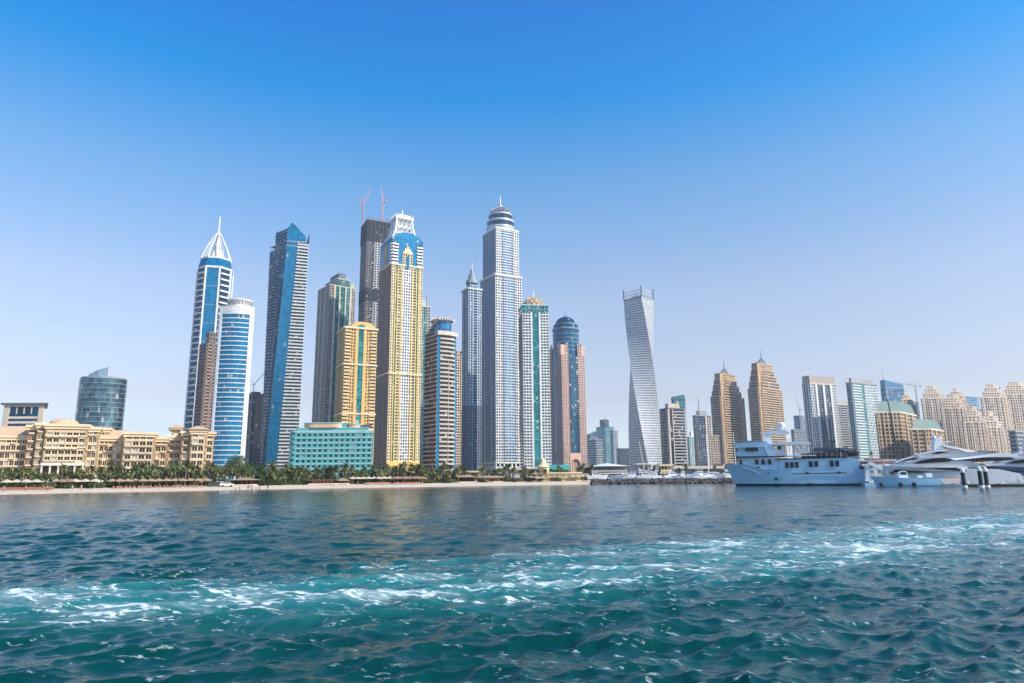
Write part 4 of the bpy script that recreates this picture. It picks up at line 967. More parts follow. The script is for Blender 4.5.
# far glass cluster
box_tower('slant_glass_tower', 'far hazy grey glass tower with a slanted top, left of the small far cluster', 'tower', 585, 590, 600, 1900, 30, 436, [(1, 'glass', dict(fh=5, sp=6))], dict(roof=G_GREY), cap=slant_top('roof', 2, 14))
box_tower('crowned_glass_tower', 'far hazy teal glass tower with stepped crown, tallest of the small far cluster', 'tower', 597, 606, 614, 2000, 38, 427, [(1, 'glass', dict(fh=5, sp=6))], dict(glazing=glass('hazy_teal_glass', '#2f6f78', '#3d7f88', .4, .12), roof=G_GREY), cap=plant('roof', 8, 22, 10))
box_tower('round_shouldered_tower', 'far hazy pale tower, right of the teal glass one in the small far cluster', 'tower', 611, 614, 618.5, 1950, 30, 431, [(1, 'grid', dict(fh=5, sp=5))], dict(facade_grid=GREY2), cap=plant('roof', 6, 12))
box_tower('banded_glass_tower', 'far hazy glass tower with pale bands, lowest and nearest of the small far cluster', 'tower', 588, 596, 604, 1700, 30, 440, [(1, 'bands', dict(fh=6, th=1.3)), (.3, 'glass', {})], {})
box_tower('low_dark_block', 'low dark hazy block in the gap left of the twisted tower', 'building', 617, 620, 633, 1500, 20, 449, [(1, *GR(sp=5))], dict(facade_grid=DGREY, roof=DGREY))

# ---------------------------------------------------------------- twisted tower
def cayan():
    D = 1000; m = mpx(D); o = O(646, D + 20, 462); T = Tower('twisted_tower', 'white twisted tower turning a quarter turn from base to top with a frame crown', 'skyscraper', o)
    zt = T.z((0, 0), 301); zc = T.z((0, 0), 292); R = m * 15.6 * 1.02; N = 36; a0 = rad(-88)
    def sq(f):
        ang = a0 - rad(92) * f; rr = R * (1.03 - .05 * f)
        return [(rr * math.cos(ang + k * math.pi / 2), rr * math.sin(ang + k * math.pi / 2)) for k in range(4)]
    for j in range(N):
        p, q = sq(j / N), sq((j + 1) / N); za, zb = zt * j / N, zt * (j + 1) / N
        for i in range(4):
            k = (i + 1) % 4
            for c in range(6): bay(T, p[i], p[k], za, zb, 'grid', q[i], q[k], f0=c / 6, f1=(c + 1) / 6, fh=4.1, sp=2.3, th=1.9, pw=1.3, out=.4, part='metal_screen')
            B = Bay(T, p[i], p[k], za, zb, q[i], q[k])
            B.bx('metal_screen', 0, .03, -.05, .24, za, zb); B.bx('metal_screen', .97, 1, -.05, .24, za, zb)
    top = sq(1); T['roof'].prism(top, zt, zt + 2)
    for i in range(4):
        a, b = top[i], top[(i + 1) % 4]; n = 9
        for k in range(n + 1):
            p = lerp2(a, b, k / n); h = zc - zt + (3 if k % 3 == 0 else 0) - 3 * random.random(); T['crown_frame'].box((p[0], p[1], zt + 2 + h / 2), (1.1, 1.1, h))
        for z_ in (.35, .75): T['crown_frame'].tube((*a, zt + 2 + (zc - zt) * z_), (*b, zt + 2 + (zc - zt) * z_), .55, n=4)
    T['plant_room'].prism(inset(top, 9), zt + 2, zt + 7)
    T['corner_piers'].box((-4, -R * .74, 6), (R * 1.0, 3, 12), 0)
    T.done({'glazing': glass('slate_window_glass', '#1c3550', '#28486a', .3, .12), 'metal_screen': mat('silver_white_metal', (.64, .65, .66), .45, .25), 'corner_piers': mat('white_metal', (.70, .70, .70), .45, .2), 'roof': GREY, 'crown_frame': METAL, 'plant_room': GREY})
cayan()

box_tower('grey_ribbed_tower', 'dark grey banded tower with a pale corner pier right of the twisted tower', 'tower', 662, 669.5, 687, 900, 22, 409, [(.25, 'wall', dict(part='pier', out=1)), (.5, 'glass', dict(fh=4, part='wall', g='glazing')), (.12, 'wall', dict(part='pier', out=1)), (2, 'bands', dict(fh=4, th=1.5, out=.9)), (.2, 'wall', dict(part='wall', out=1))],
          dict(glazing=G_DARK, pier=BEIGE, wall=GREY, balcony_bands=mat('mid_grey_band', (.36, .34, .34), .7), roof=DGREY), py=450, cap=plant('pier', 5, 7))
box_tower('teal_slab_tower', 'dark teal slab tower with a slanted top behind the grey banded tower', 'tower', 674, 676, 688, 1020, 15, 399, [(1, 'glass', dict(fh=4.5, sp=5))], dict(glazing=glass('dark_teal_glass', '#12505e', '#1a6472', .4, .1), roof=mat('dark_teal_panel', (.03, .12, .15), .4)), py=450, cap=slant_top('roof', 3, 7))
box_tower('pale_far_tower', 'far pale white hazy tower in the gap left of the grey tower with a mast', 'tower', 687, 690, 699, 1900, 25, 437, [(1, *GR(sp=6, fh=6)), (.5, 'glass', dict(fh=6))], dict(facade_grid=WHITE2, roof=WHITE2, glazing=G_TEAL), cap=plant('roof', 10, 14))
T = box_tower('masted_grey_tower', 'blue grey tower with thin mast and tan side left of the two brown towers', 'tower', 695, 699, 713, 1100, 20, 416, [(1.2, 'glass', dict(fh=4, sp=4, part='wall')), (.25, 'wall', dict(part='tan_wall', out=.8)), (.6, *GR(part='tan_wall'))], dict(glazing=G_GREY, wall=GREY2, tan_wall=BEIGE, roof=GREY, mast=DMETAL), cap=plant('roof', 4, 8, 22))
box_tower('tan_shoulder_block', 'low tan block tucked behind the left brown twin tower', 'building', 704, 708, 720, 1150, 25, 436, [(1, *GR())], dict(facade_grid=TAN, roof=TAN))

# ---------------------------------------------------------------- the two brown towers
def grosvenor(xl, xc, xr, pytop, pysh, D, label):
    poly, o = corner_box(xl, xc, xr, D, 40, 455); T = Tower('stepped_brown_tower', label, 'skyscraper', o, 'brown twin towers')
    zt = T.z((0, 0), pytop + 7); zs = T.z((0, 0), pysh); W = math.dist(poly[0], poly[1]); Dp = math.dist(poly[0], poly[3])
    t = (V2(poly[1]) - V2(poly[0])).normalized(); l = (V2(poly[3]) - V2(poly[0])).normalized(); c0 = V2(poly[0])
    def rect(u0, u1, v0, v1): return [tuple(c0 + t * W * u + l * Dp * v) for u, v in ((u0, v0), (u1, v0), (u1, v1), (u0, v1))]
    bb = dict(fh=4.4, th=2.0, out=1.1)
    steps = [(0, 1, zs - 0), (.07, .90, zs + (zt - zs) * .28), (.14, .82, zs + (zt - zs) * .55), (.2, .74, zs + (zt - zs) * .8), (.28, .68, zt)]
    z0 = 0
    for s0, s1, z in steps:
        for (P_, part) in ((rect(s0 * .8 + .10, s1 + .0, .0 + s0 * .35, .42), 'tan'), (rect(.0 + s0 * .35, .42, s0 * .8 + .10, s1), 'left')):
            for i, (a, b) in enumerate(edges(P_)): bay(T, a, b, z0, z, 'bands', **dict(bb, part='balcony_bands' if part == 'tan' else 'brown_bands', piers=1, pierpart='tan_wall', pierw=2))  # left stack gets darker bands: its shade is put into the colour
            T['roof'].prism(P_, z, z + 1.0, caps=(True, True))
        z0 = z + 1.0
    core = rect(.09, .70, .09, .70)
    for i, (a, b) in enumerate(edges(core)): bay(T, a, b, 0, zt + 4, 'grid', fh=4.4, sp=6, th=2.2, pw=3, out=.5, part='tan_wall')
    # tall recessed golden slot on the front corner
    T['tan_wall'].prism(rect(.03, .12, .03, .12), 0, zt + 4); T['tan_wall'].prism(core, zt + 4, zt + 6)
    cc = V2(core[0]).lerp(V2(core[2]), .5); za = T.z((0, 0), pytop)
    T['pyramid_roof'].prism(inset(core, W * .12), zt + 6, za + 4, top=[tuple(cc + (V2(q) - cc) * .06) for q in core])
    spire(T, cc.x, cc.y, za, T.z((0, 0), pytop - 10), .9)
    T.done({'glazing': G_WARM, 'balcony_bands': mat('sand_band', (.54, .37, .21), .8), 'brown_bands': mat('shaded_sand_band', (.38, .28, .21), .8), 'tan_wall': mat('sand_wall', (.52, .34, .18), .8), 'roof': TAN, 'pyramid_roof': DGREY, 'spire': DMETAL})
grosvenor(714.5, 725, 748, 371, 398, 1250, 'stepped golden brown tower with pyramid tip, left and lower of the brown twins')
grosvenor(753, 764, 787, 361, 390, 1240, 'stepped golden brown tower with pyramid tip, right and taller of the brown twins')

# ---------------------------------------------------------------- right hand towers
vb = lambda part: [(.5, 'grid', dict(part=part, fh=4, sp=3)), (.22, 'wall', dict(part='white_piers', out=1.4)), (.6, 'glass', dict(fh=4)), (.22, 'wall', dict(part='white_piers', out=1.4)), (.6, 'glass', dict(fh=4)), (.22, 'wall', dict(part='white_piers', out=1.4)), (.5, 'grid', dict(part=part, fh=4, sp=3))]
T = box_tower('slate_back_tower', 'hazy slate grey tower with a crane, left behind the white piered blue tower', 'tower', 797, 803, 816, 1500, 25, 416, [(1, *GR(sp=4.5))], dict(facade_grid=BGREY))
tower_crane((T.ox - 6, T.oy, GZ + T.z((0, 0), 416)), 14, 34, rad(100), rad(70), 'hazy grey luffing crane on the slate tower left of the white piered blue tower', r=.8, m=GREY, counter=9)
box_tower('low_slate_block', 'lower hazy grey block left of the slate tower with the crane', 'building', 793, 796, 808, 1450, 25, 430, [(1, *GR(sp=4.5))], dict(facade_grid=GREY))
def crown_screen(T, poly, z1):
    for a, b in edges(inset(poly, .6)): bay(T, a, b, z1 + 1.6, z1 + 13, 'grid', fh=5, sp=3.2, th=1, pw=1.1, part='crown_screen', g='crown_back')
    T['roof'].prism(inset(poly, 2), z1 + 9, z1 + 10)
box_tower('white_piered_tower', 'blue glass tower with white vertical piers and a beige screen crown', 'skyscraper', 808, 816, 842, 1000, 24, 384, vb('white_piers'), dict(glazing=G_GREY, white_piers=WHITE, roof=BEIGE, crown_screen=BEIGE, crown_back=mat('screen_back', (.4, .36, .32), .8)), py=450, cap=crown_screen)
box_tower('beige_mid_tower', 'beige grey tower squeezed between the white piered tower and the pale teal tower', 'tower', 834, 838, 858, 1150, 20, 405, [(1, *GR(sp=3.4)), (.4, 'bands', {}), (1, *GR(sp=3.4))], dict(facade_grid=mat('greige_render', (.44, .41, .38), .8), balcony_bands=WHITE2, roof=BEIGE), cap=plant('facade_grid', 5, 8))
box_tower('pale_teal_tower', 'pale teal and white balconied tower with a dark flat cap', 'skyscraper', 853, 859, 884, 950, 30, 383, [(.7, 'bands', dict(fh=3.8, th=1.7, out=1)), (.25, 'glass', dict(fh=8)), (.8, 'grid', dict(fh=3.8, sp=3)), (.3, 'bands', dict(fh=3.8, th=1.7))],
          dict(glazing=glass('sea_green_glass', '#4a8a8e', '#3c7880', .4, .12), facade_grid=WHITE, balcony_bands=mat('off_white_band', (.66, .66, .64), .7), roof=GREY, wall=WHITE), cols2=[(1, 'glass', dict(fh=4, sp=3.2, part='wall')), (.3, 'wall', dict(part='wall'))], py=450, cap=plant('roof', 3, 7))
def blade(T, poly, z1):
    p = inset(poly, .4); hs_ = (16, 8, 8, 16)
    T['glass_blade'].hexa([(q[0], q[1], z1 + 1.6) for q in p] + [(q[0], q[1], z1 + h) for q, h in zip(p, hs_)])
    spire(T, p[3][0] * .7 + p[0][0] * .3, p[0][1], z1, z1 + 34, .6)
box_tower('blue_blade_tower', 'blue glass tower with a slanted blade top and thin mast at right', 'tower', 888, 893, 912, 1300, 20, 388, [(.25, 'bands', dict(fh=4)), (1.4, 'glass', dict(fh=8, sp=5))], dict(glazing=glass('hazy_blue_glass', '#1f5a82', '#2a6a92', .4, .1), glass_blade=mat('blade_glass', (.05, .18, .32), .15, .3), spire=DMETAL, balcony_bands=BGREY), cap=blade)
def green_hip(h, ins):
    def f(T, poly, z1):
        T['green_roof'].prism(inset(poly, .5), z1 + 1.6, z1 + 1.6 + h, top=inset(poly, ins))
    return f
jb = [(.8, 'grid', dict(fh=3.9, sp=3.3, th=1.5, pw=1.6)), (.14, 'wall', dict(part='facade_grid', out=1.3)), (1.1, 'grid', dict(fh=3.9, sp=4.2, th=1.3, pw=1.5)), (.14, 'wall', dict(part='facade_grid', out=1.3)), (1, 'grid', dict(fh=3.9, sp=3.3, th=1.5, pw=1.6))]
box_tower('green_hipped_tower', 'tan stone tower with a sloping pale green roof, tall one beside the yacht crane', 'tower', 879, 903, 919, 700, 46, 413, jb, dict(glazing=G_WARM, facade_grid=TAN, wall=TAN, green_roof=GGREEN, roof=TAN2), py=440, cap=green_hip(11, 4), front=True)
box_tower('green_hipped_block', 'lower tan block with a sloping pale green roof behind the white yacht mast', 'building', 913, 933, 945, 660, 46, 430, jb, dict(glazing=G_WARM, facade_grid=TAN, wall=TAN, green_roof=GGREEN, roof=TAN2), py=445, cap=green_hip(9, 4), front=True)
def jbr(xl, xc, xr, D, pytop, label, th=66, m=TAN2, steps=((2.5, 7), (5.5, 6), (9, 5))):
    poly, o = front_box(xl, xl + (xr - xl) * .76, xr, D, 4, 44, 26, 435); T = Tower('sandstone_tower', label, 'tower', o, 'sandstone apartment towers on the right')
    z1 = T.z(poly[0], pytop + 13)
    g = dict(fh=4.1, th=2.1, pw=2.3, out=.6)
    for a, b in edges(poly):
        face(T, a, b, 0, z1, [(.8, 'grid', dict(g, sp=3.4)), (.35, 'bands', dict(part='facade_grid', fh=3.9, th=1.7, out=.2)), (1.1, 'grid', dict(g, sp=3.6, out=1.6)), (.35, 'bands', dict(part='facade_grid', fh=3.9, th=1.7, out=.2)), (.8, 'grid', dict(g, sp=3.4))])
        B = Bay(T, a, b, 0, z1)
        for f in (.0, .225, .33, .645, .75, .975): B.bx('piers', f, f + .025, -.05, 1.0, 0, z1 + 1)
        for f in (.44, .53): B.bx('piers', f, f + .03, -.05, 1.3, 0, z1 - 8)
    z = z1; T['roof'].prism(poly, z1, z1 + 1)
    for ins, h in steps:
        p = inset(poly, ins); z += 1
        for a, b in edges(p): bay(T, a, b, z, z + h, 'grid', fh=h / 2, sp=4, th=1.8, pw=2.2, out=.4)
        T['roof'].prism(inset(p, -.4), z + h, z + h + 1, caps=(True, True)); z += h
    T.done({'glazing': glass('hazed_bronze_glass', '#57493c', '#6a5a4a', .2, .15), 'facade_grid': m, 'piers': m, 'roof': m})  # windows paled: haze of the distance put into the glass colour
jbr(902, 909, 919, 1080, 392, 'slender sandstone tower just right of the blue blade tower')
T = box_tower('grey_crane_tower', 'small hazy grey building under a tower crane in the gap left of the sandstone towers', 'building', 913, 917, 925, 1500, 30, 402, [(1, *GR(sp=5))], dict(facade_grid=BGREY))
tower_crane((T.ox + 8, T.oy - 4, GZ + T.z((0, 0), 402) - 40), 75, 42, rad(170), rad(14), 'hazy grey hammerhead crane in the gap left of the sandstone towers', r=1.0, m=GREY, counter=12)
jbr(926, 937, 951, 1060, 386, 'sandstone tower, leftmost of the tall sandstone row')
jbr(944, 957, 972, 960, 396, 'sandstone tower with a dusky flat top, second of the sandstone row', m=mat('dusky_sandstone', (.57, .46, .36), .8))
jbr(952, 962, 973, 1120, 388, 'pale sandstone tower rising behind the dusky topped sandstone tower')
box_tower('blue_glass_back_tower', 'hazy blue grey glass tower seen between the sandstone towers', 'tower', 970, 975, 987, 1500, 25, 397, [(1, 'glass', dict(fh=5, sp=6)), (.3, *GR(sp=5))], dict(glazing=G_SKY, facade_grid=GREY2))
jbr(964, 976, 990, 860, 410, 'lower sandstone block in front, left of the two low front blocks', m=mat('dusky_sandstone', (.57, .46, .36), .8))
jbr(982, 993, 1006, 880, 415, 'lower sandstone block in front, right of the two low front blocks')
jbr(986, 998, 1014, 1020, 385, 'tall broad sandstone tower near the right edge of the photo')
jbr(1009, 1021, 1040, 1060, 382, 'sandstone tower cut by the right edge of the photo')
jbr(984, 991, 1000, 1180, 397, 'narrow sandstone tower half hidden left of the tall broad one')
box_tower('grey_banded_block', 'low grey banded block at the right edge below the sandstone towers', 'building', 1011, 1018, 1045, 640, 30, 432, [(1, 'bands', dict(fh=3.6, th=1.6, out=.8))], dict(glazing=G_GREY, balcony_bands=GREY), py=450)

# ================================================================== low buildings by the shore
def hole_wall(T, a, b, z0, z1, ncol, nfl, ww, wh, sill, part, wins, o=0.0, depth=.45, sig=1, balc=None, margin=.5):
    """wall with window holes; the window panes are listed in wins to become objects of their own"""
    B = Bay(T, a, b, z0, z1); L = B.L; fh = (z1 - z0) / nfl; bay_w = (L - 2 * margin) / ncol
    ww = min(ww, bay_w * .8)
    for i in range(nfl):
        zf = z0 + i * fh; ztop = zf + sill + wh
        B.bx(part, 0, 1, o - depth - .1, o, zf, zf + sill)
        B.bx(part, 0, 1, o - depth - .1, o, ztop, zf + fh) if ztop < zf + fh - .01 else None
        e = 0.0
        for c in range(ncol):
            u0 = (margin + bay_w * (c + .5) - ww / 2) / L; u1 = u0 + ww / L
            B.bx(part, e, u0, o - depth - .1, o, zf + sill, ztop); e = u1
            wins.append((B, u0, u1, o - depth, zf + sill, ztop, ww * wh * sig))
            if balc and balc(i, c): 
                q = MB(); hold = B.T; B.T = {'balcony': q}; B.bx('balcony', max(0, u0 - .12 / L), min(1, u1 + .12 / L), o - .02, o + .7, zf + sill - .3, zf + sill + .2); B.T = hold
                BALC.append(q)
        B.bx(part, e, 1, o - depth - .1, o, zf + sill, ztop)
    return B
BALC = []
def window_objects(T, wins, m, limit=100, frame=None):
    wins = sorted(wins, key=lambda w_: -w_[6]); rest = MB()
    for k, (B, u0, u1, o, za, zb, _) in enumerate(wins):
        mb = MB() if k < limit else rest; fm = MB() if k < limit else rest; P = B.P
        mb.face([P(u0, o, za), P(u1, o, za), P(u1, o, zb), P(u0, o, zb)], [(k * 3, 0), (k * 3 + 1, 0), (k * 3 + 1, 1), (k * 3, 1)])
        um = (u0 + u1) / 2; d = .05 / B.L; mi = 0 if k < limit else 1
        fm.face([P(um - d, o + .06, za), P(um + d, o + .06, za), P(um + d, o + .06, zb), P(um - d, o + .06, zb)], mi=mi); fm.face([P(u0, o + .05, za), P(u1, o + .05, za), P(u1, o + .05, za + .12), P(u0, o + .05, za + .12)], mi=mi)
        if k < limit: fm.build('frame', frame or WHITE2, mb.build('window', m, T.root))
    if rest.f: r = rest.build('window', [m, frame or WHITE2], T.root); r['kind'] = 'stuff'

def hotel():
    D0 = 243; th = rad(26); t = Vector((math.cos(th), math.sin(th))); n = Vector((t.y, -t.x)); k0 = kx(70, 460); org = Vector((k0 * D0, D0))
    T = Tower('beach_hotel', 'long sand coloured beach hotel with arcades, balconies, dome and small hip roofed towers', 'hotel', (org.x, org.y)); wins = []
    def su(px, o=0, py=455):      # where a column of the photo meets the front plane moved out by o
        p = org + n * o; k = kx(px, py); s = (k * p.y - p.x) / (t.x - k * t.y); return s
    def pt(s, o): q = t * s + n * o; return (q.x, q.y)
    def blk(px0, px1, o, pytop, ncol, nfl, part, depth=16, z0=0.0, ww=1.7, wh=1.75, balc=None, roofh=.9, sides=True, zt=None, sill=.8):
        s0, s1 = su(px0, o), su(px1, o); a, b = pt(s0, o), pt(s1, o); c, d = pt(s1, o - depth), pt(s0, o - depth)
        zt = zt or T.z(lerp2(a, b, .5), pytop)
        hole_wall(T, a, b, z0, zt, ncol, nfl, ww, wh, sill, part, wins, balc=balc)
        if sides:
            for e0, e1 in ((b, c), (d, a)): hole_wall(T, e0, e1, z0, zt, 2, nfl, 1.4, wh, sill, part, wins, sig=.3)
        Bay(T, c, d, z0, zt).bx(part, 0, 1, -.5, 0, z0, zt)
        poly = [a, b, c, d]
        T['cornice'].prism(inset(poly, -.75), zt, zt + roofh, caps=(True, True)); T['cornice'].prism(inset(poly, -.35), zt - .9, zt, caps=(True, False))
        return poly, zt
    def hip(poly, z, h, ov=1.2, f=.1, part='tile_roof'):
        q = inset(poly, -ov); c = V2(poly[0]).lerp(V2(poly[2]), .5); T[part].prism(q, z, z + h, top=[tuple(c + (V2(p) - c) * f) for p in q], caps=(True, True))
    al = lambda i, c: (i + c) % 3 != 1
    # left wing with pitched roof
    p, z = blk(-24, 27, -7, 437.5, 9, 6, 'wall', 14, balc=lambda i, c: i in (2, 4) or c % 3 == 0)
    q = inset(p, -.8); T['tile_roof'].prism(q, z + .9, z + 4.2, top=[lerp2(q[0], q[3], .45), lerp2(q[1], q[2], .45), lerp2(q[1], q[2], .55), lerp2(q[0], q[3], .55)], caps=(False, True))
    p, z = blk(-60, -24, -2, 430, 6, 7, 'wall', 18)
    # turrets left of the centre
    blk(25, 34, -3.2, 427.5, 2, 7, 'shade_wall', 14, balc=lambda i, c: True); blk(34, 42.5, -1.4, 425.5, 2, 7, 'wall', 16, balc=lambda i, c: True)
    # centre block over an arcade
    s0, s1 = su(42.5), su(85); za = T.z(pt((s0 + s1) / 2, 0), 465.5)
    p, z = blk(42.5, 85, 0, 426.5, 6, 6, 'wall', 22, z0=za + .9, balc=lambda i, c: i in (0, 2, 4) and c < 5, ww=1.9)
    a, b = pt(s0, 0), pt(s1, 0); B = Bay(T, a, b, 0, za + .9); B.bx('white_stone', -.01, 1.01, -1, .9, za, za + .9)
    B.pane('shade_recess', 0, 1, -3.0, 0, za);  # back of the arcade darkened: shade put into its colour
    for k in range(6): B.bx('white_stone', k / 5 * .965, k / 5 * .965 + .035, -1, .5, 0, za)
    for k in range(5):
        u0, u1 = k / 5 * .965 + .035, (k + 1) / 5 * .965; r = (u1 - u0) * B.L / 2; zc = za - r * .75; um = (u0 + u1) / 2
        for j in range(8):
            t0, t1 = math.pi * j / 8, math.pi * (j + 1) / 8; f = lambda q: um + r * math.cos(q) / B.L; h = lambda q: zc + r * .72 * math.sin(q)
            T['white_stone'].hexa([B.P(f(t1), .2, h(t1)), B.P(f(t0), .2, h(t0)), B.P(f(t0), -.6, h(t0)), B.P(f(t1), -.6, h(t1)), B.P(f(t1), .2, za), B.P(f(t0), .2, za), B.P(f(t0), -.6, za), B.P(f(t1), -.6, za)])
    T['wall'].prism([pt(s0 + .1, -3), pt(s1 - .1, -3), pt(s1 - .1, -20), pt(s0 + .1, -20)], 0, za)
    for k in (.0, .42, .72): B2 = Bay(T, a, b, za, z); B2.bx('cornice', 0, 1, -.02, .35, za + (z - za) * k + .0 + .35, za + (z - za) * k + .75) if k else None
    # dome behind the centre
    c = V2(pt(su(64, -12, 425), -12)); zd = T.z(c, 418.5); R = (su(80, -12) - su(49, -12)) / 2
    T['tile_roof'].lathe(c.x, c.y, [(R, z + .6), (R * .985, z + 1.5)] + [(R * math.cos(k * math.pi / 18), z + 1.5 + (zd - z - 1.5) * math.sin(k * math.pi / 18)) for k in range(1, 10)], 40)
    # stepped right shoulder of the centre
    blk(85, 97, -1.8, 429.5, 2, 7, 'wall', 18, balc=lambda i, c: i % 2 == 0)
    # recessed link wing
    p, z = blk(97, 122.5, -8, 439, 5, 6, 'wall', 14, balc=al); q = inset(p, -.6)
    T['tile_roof'].prism(q, z + .9, z + 3.6, top=[lerp2(q[0], q[3], .4), lerp2(q[1], q[2], .4), lerp2(q[1], q[2], .6), lerp2(q[0], q[3], .6)], caps=(False, True))
    pp, zz = blk(97, 107, -9, 430, 2, 7, 'wall', 12)
    # second block
    blk(122.5, 153.5, -1, 434.5, 4, 7, 'wall', 18, balc=lambda i, c: i in (3, 4, 5), ww=2.2)
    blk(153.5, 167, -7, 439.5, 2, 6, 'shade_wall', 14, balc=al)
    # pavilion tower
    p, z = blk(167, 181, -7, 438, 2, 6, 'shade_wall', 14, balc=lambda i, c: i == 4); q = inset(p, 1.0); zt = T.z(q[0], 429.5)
    for e0, e1 in edges(q): hole_wall(T, e0, e1, z + .9, zt, 3, 1, .8, 1.2, .9, 'wall', wins, sig=.2)
    T['cornice'].prism(inset(q, -.9), zt, zt + .6, caps=(True, True)); hip(q, zt + .6, 1.7, 1.3, .15)
    # right block with its own tower
    blk(180.5, 189.5, -2.5, 433.5, 1, 7, 'wall', 16, balc=lambda i, c: True, ww=2.6); blk(204.5, 213, -2.5, 434, 1, 7, 'wall', 16, balc=lambda i, c: i % 2 == 1, ww=2.4)
    p, z = blk(189.5, 204.5, 0, 432, 2, 7, 'wall', 20, ww=2.2, balc=lambda i, c: i in (2, 5)); hip(p, z + .9, 1.9, 1.4, .2)
    # garden-side ground floor in front, low white terrace
    s0, s1 = su(97, 3), su(150, 3); T['white_stone'].prism([pt(s0, 3.2), pt(s1, 3.2), pt(s1, -1.5), pt(s0, -1.5)], 0, 2.6)
    T.done({'wall': mat('sand_render', (.64, .48, .30), .8, 0, .12, .25), 'shade_wall': mat('shaded_sand_render', (.56, .37, .22), .8, 0, .08, .12), 'cornice': mat('pale_sand_trim', (.72, .56, .36), .75), 'tile_roof': mat('peach_tile', (.60, .40, .25), .8, 0, .15, 1.2),  # darker wall tone on some blocks: shade put into the render colour
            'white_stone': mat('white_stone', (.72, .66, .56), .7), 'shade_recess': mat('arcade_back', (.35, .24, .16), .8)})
    for k, q in enumerate(BALC[:100]): q.build('balcony', mat('pale_balcony', (.66, .53, .37), .75), T.root)
    rest = MB()
    for q in BALC[100:]:
        for f in q.f: rest.face([q.v[i] for i in f])
    if rest.f: rest.build('balcony', mat('pale_balcony', (.66, .53, .37), .75), T.root)['kind'] = 'stuff'
    window_objects(T, wins, glass('hotel_window', '#2a221c', '#3b3026', .2, .12, (3, 1), .5, .12))
hotel()

def teal_hotel():
    poly, o = corner_box(282.5, 287.5, 372.5, 430, 2, 455, dd=30)
    T = Tower('teal_hotel', 'wide low teal panelled hotel with peach rounded roof pavilions in front of the golden tower', 'hotel', o); wins = []
    z1 = T.z(poly[0], 433); a, b = V2(poly[0]), V2(poly[1]); t = (b - a).normalized(); nn = Vector((-t.y, t.x)); W = (b - a).length
    r = 4.0; fr = [tuple(a + t * r * (1 - math.cos(k * math.pi / 8)) + nn * r * (1 - math.sin(k * math.pi / 8))) for k in range(5)]
    P = fr + [poly[1], poly[2], poly[3]]
    for i, (p, q) in enumerate(edges(P)):
        if i == 4: hole_wall(T, p, q, 0, z1, 14, 9, 1.75, 1.55, 1.0, 'teal_panel', wins, depth=.35)
        elif i < 4: bay(T, p, q, 0, z1, 'bands', fh=z1 / 9, th=1.7, out=.3, part='teal_panel')
        else: bay(T, p, q, 0, z1, 'bands', fh=z1 / 9, th=1.7, out=.3, part='brown_wall')
    B = Bay(T, P[4], P[5], 0, z1); nf = 9
    for i in range(nf + 1): B.bx('pale_bands', 0, 1, -.02, .30, z1 * i / nf - .25, z1 * i / nf + .35)
    for c in range(15): B.bx('teal_trim', c / 14 - .0012, c / 14 + .0012, -.02, .12, 0, z1)
    T['pale_bands'].prism(inset(P, -.4), z1 + .35, z1 + 1.4, caps=(True, True))
    q = inset(P, 3.5); z2 = T.z(q[0], 430)
    for e in edges(q): bay(T, e[0], e[1], z1 + 1.4, z2 + .8, 'bands', fh=3, th=1.2, out=.4, part='teal_panel')
    T['pale_bands'].prism(inset(q, -.5), z2 + .8, z2 + 1.3, caps=(True, True))
    zb = z2 + 1.3
    def drum(x0, x1, py, m='peach_render', rr=None):
        p0, p1 = a + t * W * x0 + nn * 9, a + t * W * x1 + nn * 9; R = (p1 - p0).length / 2; zt = T.z(p0, py); ry = min(R, 7.0); pts = []
        for k in range(13): th_ = math.pi / 2 + math.pi * k / 12; pts.append(tuple(p0 + t * (ry + ry * math.cos(th_)) + nn * (ry * math.sin(th_))))
        for k in range(13): th_ = -math.pi / 2 + math.pi * k / 12; pts.append(tuple(p1 + t * (-ry + ry * math.cos(th_)) + nn * (ry * math.sin(th_))))
        T[m].prism(pts, zb, zt, caps=(False, True)); T['pale_bands'].prism(inset(pts, -.4), zt, zt + .5, caps=(True, True))
    drum(.14, .64, 424.2); drum(.655, .83, 425); T['teal_panel'].prism([tuple(a + t * W * f + nn * d) for f, d in ((.40, 4.5), (.66, 4.5), (.66, 9), (.40, 9))], zb, zb + 3)
    for k in range(9):
        f = .84 + .015 * k; p = a + t * W * f + nn * 4; T['dark_plant'].box((p.x, p.y, zb + .5), (.8, .8, 2.0))
    T.done({'teal_panel': mat('teal_panel', (.13, .42, .42), .4, .1, .1, .4), 'teal_trim': mat('teal_trim', (.05, .30, .33), .4), 'pale_bands': mat('pale_aqua_band', (.34, .56, .54), .5), 'brown_wall': mat('brown_render', (.40, .28, .22), .8), 'glazing': G_TEAL,
            'peach_render': mat('peach_render', (.66, .42, .28), .8), 'dark_plant': DGREY, 'mullions': GREY})
    window_objects(T, wins, glass('teal_hotel_window', '#0d2a35', '#123944', .3, .1, (3, 1), .4, .03), 100, mat('teal_trim', (.05, .30, .33), .4))
teal_hotel()

